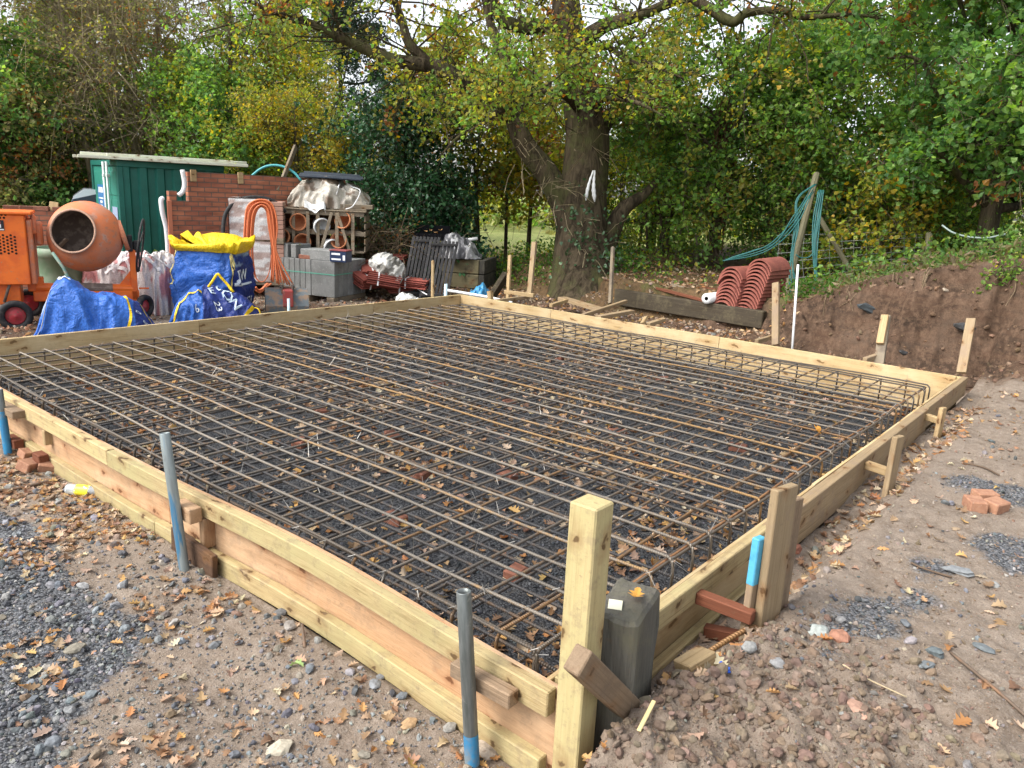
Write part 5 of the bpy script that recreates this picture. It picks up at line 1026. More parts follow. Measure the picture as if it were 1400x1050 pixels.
S = Spot(362, 404, 11.9); t = thing('cable_coil', 'long hanging bundle of orange cable looped in front of the brick packs', 'cable', S.p, S.rz); mb = MB(); X, Z = S.X, S.Z
for k in range(9):
    g = rng.normal(0, 1, 8); a_ = k / 8.0; yo = .035 * (k % 3) - .1
    P = [(X(336 + 13 * a_ + g[0] * 1.2), yo, Z(386 - 8 * a_)), (X(337 + 11 * a_ + g[4] * .7), yo, Z(350)), (X(339 + 11 * a_ + g[5] * .5), yo, Z(312)), (X(344 + 10 * a_), yo, Z(287 + 8 * a_)), (X(360 + 1.0 * g[1]), yo, Z(278.5 + 9 * a_)), (X(375 - 8 * a_), yo, Z(285 + 8 * a_)), (X(380 - 11 * a_ + g[6] * .5), yo, Z(312)), (X(378 - 4 * a_ + g[7] * .8), yo, Z(345)), (X(398 - 28 * a_ + g[2]), yo - .03, Z(386 + g[3] * 2))]
    addt(mb, smooth_path(P, 46), .0125, 6)
for k in range(6): addt(mb, smooth_path([(X(345 + rng.uniform(0, 6)), -.15 - .02 * k, Z(390)), (X(356), -.2, Z(396 + rng.uniform(-3, 3))), (X(368 + rng.uniform(-4, 4)), -.16, Z(386))], 16), .0135, 6)
for k in range(7): addt(mb, smooth_path([(X(347), .08, Z(370 + k)), (X(353 + k), .06, Z(384 + k * .6)), (X(362), .05, Z(385)), (X(369), .06, Z(372)), (X(372), .08, Z(350))], 18), .008, 5) if k < 2 else None
mb.build('cable', mat('orange_cable', (.68, .19, .075), .45, rnd=0), t, True)
mb = MB(); S = Spot(330, 404, 12.2); P = [atd(307, 332, 12.1), atd(305, 312, 12.1), atd(309, 291, 12.12), atd(322, 276, 12.15), atd(340, 270, 12.2), atd(362, 271, 12.3), atd(380, 279, 12.4), atd(390, 290, 12.5)]; addt(mb, smooth_path(P, 40), .032, 10); tag(mb.build('black_hose', M_BLACK, smooth=True), 'thick black hose arching in front of the brick wall', 'hose')
mb = MB(); P = [atd(338, 250, 13.4), atd(345, 240, 13.4), atd(358, 230, 13.4), atd(372, 226, 13.4), atd(388, 228, 13.4), atd(402, 236, 13.4), atd(412, 247, 13.4)]; addt(mb, smooth_path(P, 30), .022, 8); tag(mb.build('teal_pipe', mat('teal_plastic', (.05, .30, .33), .4), smooth=True), 'teal plastic pipe arching above the brick wall', 'pipe')
beam_t('leaning_board', 'grey weathered board leaning up behind the brick wall', 'board', atd(380, 262, 13.2), atd(404, 200, 13.5), .10, .04, M_CRATE, up=(.6, -.5, .4))
# digger bucket
S, t = spot_thing('digger_bucket', 'small grey and red digger bucket with dried mud beside the cable', 'bucket', 392, 423, 11.0, .05); X, Z = S.X, S.Z
pr = [(.28, .30), (.20, .36), (-.02, .37), (-.18, .30), (-.26, .16), (-.25, .02), (-.14, -.02), (.02, -.01)]
V = [(x, y - .05, z + .02) for x in (X(364), X(419)) for y, z in pr]; n_ = len(pr); mb = MB(); mb.add(np.array(V), [[i, i + 1, n_ + i + 1, n_ + i] for i in range(n_ - 1)] + [list(range(n_))[::-1], list(range(n_, 2 * n_))]); bk_ = mb.build('shell', mat('bucket_grey', (.10, .12, .13), .6, [(9, (.22, .15, .10), .48, .58), (30, (.17, .18, .18), .6, .7)], ((20, 20, 20), .3, .006)), t)
mb = MB(); B(mb, X(386), X(399), -.33, -.04, .17, .40, b=.01); mb.build('red_bracket', mat('bucket_red', (.32, .05, .045), .6, [(20, (.2, .1, .08), .5, .7)]), t)
mb = MB(); B(mb, X(384.5), X(387), -.2, .02, .33, .47, b=.01); B(mb, X(398), X(400.5), -.2, .02, .33, .47, b=.01); addt(mb, [[X(383), -.1, .42], [X(392), -.1, .42], [X(402), -.1, .42]], .018, 8); mb.build('hitch', M_DSTEEL, t)
# red roof tile bundles
M_TILE = mat('red_clay_tile', (.27, .065, .045), .75, [(8, (.19, .045, .035), .4, .65), (40, (.36, .12, .09), .6, .72)], None, rnd=.25)
TL = [(497, 372, 13.2, .5, 0, .0, 7, 'upper left bundle of red roof tiles beside the block stack'), (532, 362, 13.6, -.1, .05, 0, 6, 'bundle of red roof tiles at the top back of the tile heap'), (515, 378, 13.0, .3, .3, .1, 5, 'bundle of red roof tiles tilted under the torn film'), (503, 388, 12.9, .9, .35, 0, 6, 'bundle of red roof tiles at the left foot of the tile heap'), (523, 392, 12.7, .2, -.25, .15, 7, 'front bundle of pinkish red roof tiles in the tile heap'), (565, 392, 13.0, -.15, .02, .05, 5, 'bundle of red roof tiles at the right end of the tile heap'), (548, 396, 13.1, .5, .2, 0, 4, 'loose red tiles between the front and right bundles')]
for (px, py, d, rz, rx, ry, n_, lab) in TL:
    P = atd(px, py, d); w = .27
    t = thing('tile_bundle', lab, 'roof tiles', (P[0], P[1], max(P[2] - .02, zg(P[:1], P[1:2])[0])), 0, 'bundles of red roof tiles'); t.rotation_euler = (rx, ry, FACE + rz); mb = MB()
    for k in range(n_):
        V, F = bbox(-w, w, -.17, .17, k * .032, k * .032 + .022, .006); V[:, 2] += .03 * np.cos(V[:, 0] / w * PI) * -.5; V[:, 0] += rng.normal(0, .015); V[:, 1] += rng.normal(0, .01); mb.add(V, F)
    ob = mb.build('tiles', M_TILE, t)
    mb = MB(); x_ = -w * .35; mb.add(*box(x_ - .012, x_ + .012, -.175, -.170, .0, n_ * .032 + .012)); mb.add(*box(x_ - .012, x_ + .012, -.170, .17, n_ * .032 + .006, n_ * .032 + .012)); mb.build('white_band', M_WHITE, t)
S = Spot(530, 380, 12.95); sk = Sack(.62, [(0, .02), (.1, .12), (.4, .2), (.8, .16), (1, .02)], .2, 77, .05); mb = MB(); sk.mesh(mb, lambda u, t: np.where((fbm(u * 6, t * 6, 2, 1) > .12)[..., None], (.16, .15, .13), (.46, .45, .42)) if u.ndim == 2 else np.tile((.4, .4, .38), (len(u), 1)), 40, 24); o = mb.build('torn_film', M_FILM, smooth=True); o.location = tuple(atd(530, 368, 12.75)); o.rotation_euler = (.5, .55, FACE); tag(o, 'torn grey plastic film draped over the red tile heap', 'plastic film')
mb = MB(); addt(mb, np.array([atd(571, 395, 12.9), atd(577, 399, 12.85), atd(584, 403, 12.8)]), .012, 6); tag(mb.build('white_strip', M_WHITE), 'thin white plastic strip lying before the tile heap', 'plastic strip')
sk = Sack(.36, [(0, .02), (.2, .09), (.6, .10), (1, .02)], .12, 78, .03); mb = MB(); sk.mesh(mb, lambda u, t: np.tile((.62, .62, .6), u.shape + (1,)) if u.ndim == 2 else np.tile((.6, .6, .6), (len(u), 1)), 24, 16); o = mb.build('white_bag', M_FILM, smooth=True); p = atd(557, 410, 12.2); o.location = (p[0], p[1], p[2] - .02); o.rotation_euler = (0, 0, FACE); tag(o, 'small white bag lying just behind the far corner of the formwork', 'bag')
# black slatted frames leaning, black crate, sleeper stack with cover
S = Spot(600, 407, 13.0)
for k, (px0, px1, yt, dx, lab) in enumerate(((588, 622, 333, -12, 'front black slatted metal frame leaning right of the tile heap'), (575, 608, 329, -9, 'rear black slatted metal frame leaning right of the tile heap'))):
    t = thing('slatted_frame', lab, 'metal frame', S.p + np.array([0, .25 * k, 0]), S.rz, 'leaning black frames'); X, Z = S.X, S.Z; H_ = Z(yt); n_ = 8; x0, x1 = X(px0 + dx) - .02, X(px1 + dx)
    for i in range(n_):
        a_ = x0 + (x1 - x0) * i / (n_ - 1); mb = MB(); B(mb, -.022, .022, -.012, .012, 0, math.hypot(H_, .35), b=.003); o = mb.build('slat', mat('frame_black', (.028, .027, .028), .55, [(20, (.07, .06, .055), .52, .7)], rnd=.3) if (k == 0 and i == 0) else bpy.data.materials['frame_black'], t); o.location = (a_ - .0, -.12, 0); o.rotation_euler = (-.30, .17, 0)
    for z_ in (.08, .94): mb = MB(); L_ = math.hypot(H_, .35) * z_; B(mb, 0, x1 - x0, -.016, .016, -.02, .02, b=.003); o = mb.build('rail', bpy.data.materials['frame_black'], t); o.location = (x0 + L_ * .165, -.12 + .29 * L_ - .03, L_ * .94)
S = Spot(634, 398, 14.0); X, Z = S.X, S.Z
M_SLW = wood('pale_old_sleeper', (.30, .26, .15), (.20, .17, .09), dirt=(.07, .06, .045))
for k in range(2):
    a_ = S.p + np.array([0, 0, .14 + k * .26]); r_ = np.array([math.cos(S.rz - .25), math.sin(S.rz - .25), 0]); beam_t('sleeper', ('lower', 'upper')[k] + ' pale old sleeper in the pair right of the black frames', 'sleeper', a_ + r_ * X(605), a_ + r_ * X(656), .25, .25, M_SLW, group='pair of pale sleepers', b=.012)
    b0 = a_ + r_ * (X(656) + .055); beam_t('sleeper', ('lower', 'upper')[k] + ' black tarred sleeper standing end-on right of the pale pair', 'sleeper', b0 + np.array([-r_[1], r_[0], 0]) * -.12, b0 + np.array([-r_[1], r_[0], 0]) * .9, .10, .25, M_SLEEPER, b=.01)
sk = Sack((668 - 612) * S.k, [(0, .02), (.1, .3), (.3, .36), (.6, .3), (.85, .16), (1, .02)], .35, 88, .06); mb = MB(); sk.mesh(mb, lambda u, t: np.where((fbm(u * 8, t * 6, 3, 3) > .15)[..., None], (.45, .45, .46), (.10, .10, .11)) if u.ndim == 2 else np.tile((.15, .15, .15), (len(u), 1)), 44, 26); o = mb.build('cover_sheet', M_FILM, smooth=True); o.location = tuple(S.p + r_ * X(640) + np.array([0, .2, .54])); o.rotation_euler = (0, 0, S.rz - .1); tag(o, 'grey plastic sheet heaped over the pale sleepers', 'plastic sheet')
S = Spot(605, 400, 13.9); X, Z = S.X, S.Z; t = thing('black_bin', 'open black plastic box tipped on top behind the slatted frames', 'box', S.p + np.array([0, .3, Z(347)]), S.rz, rot=(.25, 0, S.rz)); mb = MB(); w_ = X(632) - X(584)
prf = np.array([(-w_ * .46, 0), (w_ * .46, 0), (w_ * .5, .33), (-w_ * .5, .33)])
V = np.array([(x, y * (1 + .0 * z), z) for y in (-.02, .5) for x, z in prf]); mb.add(V, [[0, 1, 2, 3], [4, 7, 6, 5], [0, 4, 5, 1], [1, 5, 6, 2], [0, 3, 7, 4]]); mb.build('shell', mat('matt_black', (.008, .008, .011), .45), t)
for k in range(6): mb = MB(); xx = -w_ * .42 + k * w_ * .84 / 5; B(mb, xx - .012, xx + .012, -.035, -.021, .02, .32, b=.003); mb.build('rib', bpy.data.materials['matt_black'], t)
for k in range(4): mb = MB(); mb.add(V=np.array(OAK[k][0]) * .09, F=OAK[k][1], col=(.5, .3, .14)); o = mb.build('oak_leaf', M_LEAF); o.location = W_(t, -.12 + .09 * k, .05 + .1 * (k % 2), .345); o.rotation_euler = (.2, .1, k); tag(o, 'dry oak leaf lying on the black box', 'leaf', 'leaves on the black box')
mb = MB(); addt(mb, np.array([atd(634, 329, 14.2), atd(643, 327.5, 14.2), atd(653, 326, 14.2)]), .03, 10); tag(mb.build('white_pipe', M_WHITE, smooth=True), 'short white pipe end beside the black box', 'pipe')
# far corner bits
beam_t('peg', 'round pale wooden peg standing behind the far corner of the formwork', 'peg', atd(591, 425, 12.2), atd(592, 356, 12.2), .05, .05, M_PALE, up=(1, 0, 0), b=.02)
mb = MB(); V, F = lathe([(.022, 0), (.022, .3), (.018, .3), (.018, .1)], 14); mb.add(V, F); o = mb.build('pale_pipe', mat('pale_blue_pipe', (.42, .55, .62), .4), smooth=True); p = atd(609, 415, 11.85); o.location = tuple(p); tag(o, 'short pale blue pipe standing at the far corner of the formwork', 'pipe'); o.scale = (1.2, 1.2, 1)
mb = MB(); V, F = lathe([(.018, 0), (.018, .22), (.015, .22), (.015, .05)], 14); mb.add(V, F); o = mb.build('pale_pipe', bpy.data.materials['pale_blue_pipe'], smooth=True); p = atd(395, 432, 9.75); o.location = tuple(p); tag(o, 'short grey-blue pipe standing before the digger bucket', 'pipe')
mb = MB(); addt(mb, smooth_path([atd(612, 397, 12.0), atd(640, 401.5, 11.85), atd(668, 406.5, 11.75), atd(700, 414, 11.5)], 12), .022, 10); tag(mb.build('white_pipe', M_WHITE, smooth=True), 'long white plastic pipe lying behind the far corner of the formwork', 'pipe')
sk = Sack(.34, [(0, .02), (.3, .14), (.6, .18), (1, .02)], .16, 99, .05); mb = MB(); sk.mesh(mb, lambda u, t: np.tile((.05, .24, .45), u.shape + (1,)) if u.ndim == 2 else np.tile((.05, .24, .45), (len(u), 1)), 30, 20); o = mb.build('blue_bag', M_FILM, smooth=True); p = atd(657, 404, 12.2); o.location = (p[0], p[1], p[2] - .02); o.rotation_euler = (0, 0, FACE); tag(o, 'small crumpled light blue plastic bag behind the white pipe', 'bag')
beam_t('peg', 'squat square timber peg against the far right formwork side by the white pipe', 'peg', atd(671, 415, 11.5), atd(670, 398, 11.5), .07, .07, M_PALE, up=(1, 0, 0))
for (a_, b_, w_, h_, m, up, l, n, c) in (
    ((668, 412, 12.4), (690, 378, 12.9), .20, .08, M_SLEEPG, (1, -1, 0), 'short dark sleeper piece leaning behind the squat peg', 'sleeper_piece', 'sleeper'),
    ((694, 410, 12.5), (697.5, 349, 12.6), .06, .045, M_PALE, (1, 0, 0), 'thin pale stake behind the dark leaning sleeper piece', 'timber_stake', 'stake'),
    ((724, 405, 12.0), (731, 331, 12.1), .085, .05, M_STAKE, (1, 0, 0), 'tall pale stake in front of the bank left of the oak', 'timber_stake', 'stake'),
    ((690, 399, 12.0), (730, 404, 11.7), .05, .06, M_PALE, (0, 0, 1), 'pale strut running to the foot of the tall stake', 'strut', 'strut'),
    ((676, 412, 11.3), (722, 406, 11.9), .05, .05, M_STAKE, (0, 0, 1), 'thin timber lying behind the far right side below the tall stake', 'timber', 'timber'),
    ((753, 418, 11.1), (775, 411, 11.6), .05, .05, M_PALE, (0, 0, 1), 'short pale timber at the left end of the loose offcuts', 'timber', 'timber'),
    ((768, 408, 12.0), (822, 424, 11.2), .16, .05, M_STAKE, (0, 0, 1), 'wide brown plank among the loose offcuts', 'timber', 'timber'),
    ((797, 431, 10.6), (856, 412, 11.6), .05, .05, M_STAKE, (0, 0, 1), 'long brown timber crossing the wide plank', 'timber', 'timber'),
    ((818, 434, 10.6), (864, 426, 11.2), .09, .05, M_STAKE, (0, 0, 1), 'brown timber offcut lowest of the loose offcuts', 'timber', 'timber'),
    ((834, 415, 11.6), (838, 338, 11.9), .05, .05, M_CRATE, (1, 0, 0), 'dark thin post at the left end of the long sleeper', 'timber_stake', 'stake'),
    ((886, 444, 10.2), (908, 437, 10.4), .07, .05, M_STAKE, (0, 0, 1), 'short offcut lying below the long sleeper', 'timber', 'timber'),
    ((878, 443, 10.2), (883, 434, 10.3), .06, .04, M_PALE, (1, 0, 0), 'small splintered pale block below the long sleeper', 'timber', 'timber'),
    ((1060, 472, 9.35), (1060.5, 387, 9.6), .085, .05, M_STAKE, (1, 0, 0), 'tall pale stake in front of the ridge tiles', 'timber_stake', 'stake'),
    ((1034, 467, 9.2), (1058, 460, 9.5), .05, .05, M_STAKE, (0, 0, 1), 'short strut at the foot of the stake by the ridge tiles', 'strut', 'strut'),
    ((1201, 500, 8.15), (1211, 432, 8.35), .10, .045, M_CRATE, (1, 0, 0), 'mossy double stake in front of the bare earth bank', 'timber_stake', 'stake'),
    ((1182, 492, 8.1), (1206, 484, 8.3), .05, .05, M_STAKE, (0, 0, 1), 'short strut at the foot of the mossy stake', 'strut', 'strut'),
    ((1314, 510, 7.95), (1328, 436, 8.2), .09, .04, M_STAKE, (1, 0, 0), 'pale plank stake nearest the far right corner', 'timber_stake', 'stake')):
    beam_t(n, l, c, atd(*a_), atd(*b_), w_, h_, m, up=up)
beam_t('timber_stake', 'pale stub nailed against the top of the mossy double stake', 'stake', atd(1203, 470, 8.2), atd(1210, 431, 8.28), .075, .05, M_PALE, up=(1, 0, 0))
mb = MB(); addt(mb, np.array([atd(1083, 478, 9.4), atd(1087, 420, 9.5), atd(1091, 362, 9.6)]), .015, 10); tag(mb.build('white_pole', M_WHITE, smooth=True), 'slim white pole standing before the hoses', 'pole')
# long sleeper with things on it, ridge tiles
beam_t('sleeper', 'long dark weathered sleeper lying along the foot of the bank under the ridge tiles', 'sleeper', (8.78, 5.28, -.02), (8.70, 2.80, -.045), .125, .25, M_SLEEPG, up=(0, 0, 1), b=.012)
R_ = .215
def ridge_mesh():
    th = np.linspace(rad(24), rad(156), 15); mb = MB(); V = []
    for r_ in (R_, R_ - .019):
        for y in (0, .52): V.append(np.stack([r_ * np.cos(th), np.full(15, y), r_ * np.sin(th) * 1.25 - .115], -1))
    V = np.concatenate(V); F = []
    for i in range(14): F += [[i, i + 1, 15 + i + 1, 15 + i][::-1], [30 + i, 30 + i + 1, 45 + i + 1, 45 + i], [i, 30 + i, 30 + i + 1, i + 1][::-1], [15 + i, 15 + i + 1, 45 + i + 1, 45 + i]]
    F += [[0, 15, 45, 30], [14, 44, 59, 29]]; mb.add(V, F); me = mb.mesh('ridge_tile'); me.materials.append(mat('ridge_clay', (.29, .092, .066), .8, [(8, (.21, .065, .05), .4, .65), (50, (.38, .17, .125), .6, .72)], None, rnd=.12)); return me
rme = ridge_mesh(); TR = FACE - .86; k_ = 11.3 / FPX
ORD = ['lowest', 'second', 'third', 'fourth', 'fifth', 'sixth', 'seventh', 'eighth', 'ninth', 'tenth', 'eleventh', 'twelfth', 'thirteenth', 'fourteenth']
for name, px, py, dx, n_ in (('left', 986, 425, (.004, .028), 10), ('right', 1013, 433, (.016, .0), 14)):
    b0 = atd(px, py, 11.15 if name == 'left' else 11.0)
    for i in range(n_):
        o = link('ridge_tile', rme, None); sh = .0135 * i + (.04 if (name == 'left' and i > 6) else 0) * -1
        o.location = tuple(b0 + np.array([math.cos(FACE), math.sin(FACE), 0]) * sh + np.array([0, 0, .0 + i * .052 + (.02 if (name == 'left' and i > 6) else 0)])); o.rotation_euler = (rng.normal(0, .015), rng.normal(0, .01), TR + rng.normal(0, .02)); tag(o, f'red clay ridge tile, {ORD[i]} from the bottom in the {name} stack', 'ridge tile', 'ridge tiles stacked by the sleeper')
S = Spot(975, 415, 11.4); mb = MB(); V, F = lathe([(.03, -.10), (.034, -.19), (.036, -.2), (.072, -.2), (.076, -.18), (.076, .2), (.03, .2)], 20); mb.add(V, F); o = mb.build('film_roll', M_WHITE, smooth=True); o.location = tuple(atd(975, 407, 11.3)); o.rotation_euler = (PI / 2, 0, FACE - .75); tag(o, 'roll of white plastic film left of the ridge tiles', 'roll')
for (a_, b_, r, m, l) in (((870, 385, 12.4), (966, 404, 11.5), .022, M_PALE, 'long thin pale batten lying on the leaves behind the sleeper'), ((882, 390, 12.2), (962, 411, 11.3), .026, M_RED, 'copper-brown batten nearest the long sleeper'), ((930, 391, 12.2), (985, 396, 11.9), .02, M_RED, 'short copper-brown batten by the film roll'), ((918, 390, 12.0), (965, 403, 11.6), .035, M_CRATE, 'thick grey-green pole lying among the battens')):
    p0 = atd(*a_); p1 = atd(*b_); beam_t('batten', l, 'batten', p0, p1, r * 2, r * 1.6, m, group='battens behind the sleeper')
# leaning pole, hoses, strut and stock fence
beam_t('leaning_pole', 'mossy grey pole leaning with teal hoses hung on it', 'pole', atd(1072, 412, 12.0), atd(1117, 236, 12.6), .10, .10, wood('mossy_pole', (.24, .22, .14), (.16, .15, .09), knots=False), up=(1, 0, .2), b=.03)
beam_t('fence_strut', 'weathered diagonal fence strut right of the leaning pole', 'fence strut', atd(1166, 376, 12.4), atd(1113, 285, 12.5), .075, .075, bpy.data.materials['mossy_pole'], up=(1, 0, .2), b=.02)
t = thing('hose_bundle', 'bundle of teal garden hose looped over the leaning pole', 'hose', atd(1100, 330, 12.2)); M_HOSE = mat('teal_hose', (.018, .11, .105), .5); O = np.array(t.location)
def hose(pts, n=30): mb = MB(); addt(mb, smooth_path([atd(x, y, d) - O for x, y, d in pts], n), .0095, 6); return mb.build('hose', M_HOSE, t, True)
for k in range(4): j = rng.normal(0, 2.6, 8); hose([(1000 - 4 * k, 352 + 1.5 * k, 12.0), (1030, 342 + 2 * k + j[0], 11.95), (1060 + j[4], 326 + 4 * k + j[1], 11.9), (1083 + 2 * k, 298 + 3 * k, 12.0), (1096 + 3 * k, 278 + j[2], 12.05), (1112 + j[3], 254 + 4 * k, 12.15)])
for k in range(4): j = rng.normal(0, 1.5, 8); hose([(1113 + j[0], 252, 12.1), (1092 + j[1], 272, 12.05), (1086 + 2 * k, 310, 12.0), (1084 + j[2], 350, 11.95), (1079 + 3 * k, 385, 11.9), (1084 + 3 * k, 403 - 2 * k, 11.9), (1096 + 3 * k, 398, 11.9), (1110 + j[3], 400 - 4 * k, 11.9), (1117 - k, 380, 11.9), (1114 - k, 340, 11.95), (1118 - k + j[4], 300, 12.0), (1124 - 2 * k, 262, 12.1)], 60)
for k in range(4): j = rng.normal(0, 1, 4); hose([(1126 - 2 * k, 260, 12.05), (1121 - 3 * k, 300 + j[0], 12.0), (1117 - 2 * k, 345, 11.95), (1116 + j[1], 380, 11.9), (1112 - k, 396, 11.9)])
hose([(1088, 348, 11.9), (1094, 352, 11.9), (1105, 352, 11.9), (1112, 346, 11.9)])
fn = thing('stock_fence', 'thin wire stock fence along the top of the bank', 'fence', atd(1180, 370, 13.0)); O = np.array(fn.location); mb = MB(); M_FW = mat('fence_wire', (.32, .34, .34), .45, metal=.5)
for k in range(7): addt(mb, smooth_path([atd(1062, 322 + k * 12.2, 13.0) - O, atd(1130, 318 + k * 11.0 + 2, 12.8) - O, atd(1200, 318 + k * 9.5, 12.6) - O, atd(1262, 318 + k * 8.5 + rng.normal(0, 1.5), 12.4) - O], 16), .0042, 4, False)
for k in range(12): x = 1066 + k * 17; f_ = (x - 1062) / 200; addt(mb, np.array([atd(x, 320, 13 - .6 * f_) - O, atd(x + rng.normal(0, 2), 320 + (72 - 20 * f_) * .5, 13 - .6 * f_) - O, atd(x, 320 + 72 - 20 * f_, 13 - .6 * f_) - O]), .0035, 4, False)
mb.build('wire', M_FW, fn)
for k, (px, d, yt, yb) in enumerate(((1268, 12.2, 318, 372), (952, 15.5, 322, 366))):
    beam('post', atd(px, yb, d), atd(px + 2, yt, d), .09, .09, bpy.data.materials['mossy_pole'], fn, up=(1, 0, 0), b=.02)
mb = MB(); addt(mb, smooth_path([atd(1288, 308, 10.9), atd(1303, 318, 10.8), atd(1325, 324, 10.7), atd(1350, 325, 10.6), atd(1375, 320, 10.5)], 20), .014, 6); tag(mb.build('grey_hose', mat('grey_hose_plastic', (.22, .28, .26), .5), smooth=True), 'grey-green hose sagging along the top of the bank', 'hose')
# bits in the bank
for (px, py, d, s, c, l) in ((1189, 423, 9.2, .13, (.05, .06, .065), 'crumpled dark grey plastic sticking out of the earth bank'), (1163, 379, 11.2, .14, (.66, .68, .70), 'white plastic scrap on top of the bank by the fence strut'), (1236, 483, 8.5, .07, (.03, .03, .03), 'dark hole-like lump of black plastic low in the bank'), (1320, 448, 8.6, .12, (.06, .06, .06), 'black plastic torn in the bank near the pale plank stake'), (1262, 423, 9.2, .07, (.10, .10, .10), 'grey scrap below the root in the bank'), (1290, 404, 9.0, .10, (.35, .29, .22), 'pale broken clay pipe piece sticking out of the bank'), (1233, 390, 9.6, .09, (.36, .29, .23), 'pale splintered stick in the bank')):
    V, F = BOLD[int(px) % 5]; V = V * s * np.array([1, .5, .7 if px != 1290 else 1.5]) * (1 + .5 * fbm(V[:, :1] * 9, V[:, 1:2] * 9 + V[:, 2:3] * 7, 2, 3)); mb = MB(); mb.add(V, F, c); p = atd(px, py, d)
    for _ in range(60):
        if p[2] < zg(p[:1], p[1:2])[0] - .02: p = p
        d += .04 if p[2] > zg(p[:1], p[1:2])[0] + .02 else 0; p = atd(px, py, d)
    o = mb.build('bank_scrap' if c[0] < .3 or px == 1163 else 'bank_stick', M_FILM if c[0] < .2 or px == 1163 else M_STONE); o.location = tuple(p); o.rotation_euler = (0, .3, FACE); tag(o, l, 'plastic scrap' if 'plastic' in l or 'scrap' in l else 'debris')
# ================================================================= trees, shrubs and undergrowth
def bark(name, c1, c2, moss=None):
    m, t, bs = nt(name); bs.inputs['Roughness'].default_value = .95; bs.inputs['Specular IOR Level'].default_value = .1
    v = coords(t, (9, 9, 1.6), rnd=False); f = noise(t, v, 1.0, 5, .7, .8); col = mixc(t, ramp(t, f, .38, .62), c2, c1)
    if moss: col = mixc(t, ramp(t, noise(t, coords(t, rnd=False), 1.6, 5, .7), .48, .62), col, moss)
    t.links.new(col, bs.inputs['Base Color']); bump(t, bs, f, 1.0, .06); return m
M_OAKB = bark('oak_bark', (.095, .074, .048), (.026, .02, .013), (.075, .076, .032)); M_BARK = bark('dark_bark', (.13, .10, .07), (.05, .04, .028), (.11, .115, .055)); M_BARKP = bark('pale_bark', (.30, .25, .16), (.18, .145, .09)); M_VINE = bark('dry_vine', (.17, .10, .06), (.09, .05, .03))
M_FOL = leafmat('foliage', .5, .45, .35); M_GLOSS = leafmat('glossy_foliage', .10, .28, .5)
LEAFQ = (np.array([[0, 0, 0], [.5, .36, .10], [1, 0, -.06], [.5, -.36, .10]]) - [.5, 0, 0], np.array([[0, 1, 2, 3]]))
LEAFW = (np.array([[0, 0, 0], [.28, .48, .05], [.62, .30, .10], [1, 0, -.05], [.62, -.30, .10], [.28, -.48, .05]]) - [.5, 0, 0], np.array([[0, 1, 2, 3], [0, 3, 4, 5]]))
LEAFN = (np.array([[0, 0, 0], [.5, .22, .08], [1, 0, -.05], [.5, -.22, .08]]) - [.5, 0, 0], np.array([[0, 1, 2, 3]]))
G_GREEN = [(000.123, 000.237, 000.045), (000.169, 000.293, 000.049), (000.102, 000.192, 000.041), (000.214, 000.327, 000.063)]
G_DARK = [(000.083, 000.182, 000.048), (000.106, 000.221, 000.054), (000.064, 000.141, 000.043), (000.149, 000.266, 000.064)]
G_OLIVE = [(00.185, 00.202, 00.059), (00.143, 00.176, 00.050), (00.235, 00.218, 00.076), (00.286, 00.252, 00.101)]
G_YELG = [(00.223, 00.267, 00.033), (00.283, 00.297, 00.037), (00.164, 00.223, 00.033), (00.342, 00.312, 00.045)]
G_OAK = [(0.160, 0.196, 0.038), (0.217, 0.217, 0.041), (0.123, 0.174, 0.035), (0.275, 0.217, 0.043), (0.246, 0.246, 0.043)]
G_YEL = [(0.368, 0.276, 0.029), (0.299, 0.253, 0.034), (0.437, 0.310, 0.034), (0.184, 0.196, 0.034)]
G_BROWN = [(.22, .10, .03), (.17, .08, .03), (.28, .14, .03)]
def unit(v): return v / (np.linalg.norm(v, axis=-1, keepdims=True) + 1e-9)
def leafrot(n, flat):
    """leaf frames: mostly facing up, flat=0 means any way"""
    nrm = unit(rng.normal(0, 1, (n, 3)) + np.array([0, 0, flat])); a = unit(rng.normal(0, 1, (n, 3))); x = unit(a - nrm * (a * nrm).sum(-1, keepdims=True)); y = np.cross(nrm, x)
    return np.stack([x, y, nrm], -1)
def along(pts, rad_, n, t0):
    L = np.concatenate([[0], np.cumsum(np.linalg.norm(np.diff(pts, axis=0), axis=1))]); t = rng.uniform(t0, 1, n) * L[-1]
    P = np.stack([np.interp(t, L, pts[:, i]) for i in range(3)], -1); i = np.clip(np.searchsorted(L, t) - 1, 0, len(pts) - 2); T = unit(pts[i + 1] - pts[i]); return P, T, np.interp(t, L, rad_), t / L[-1]
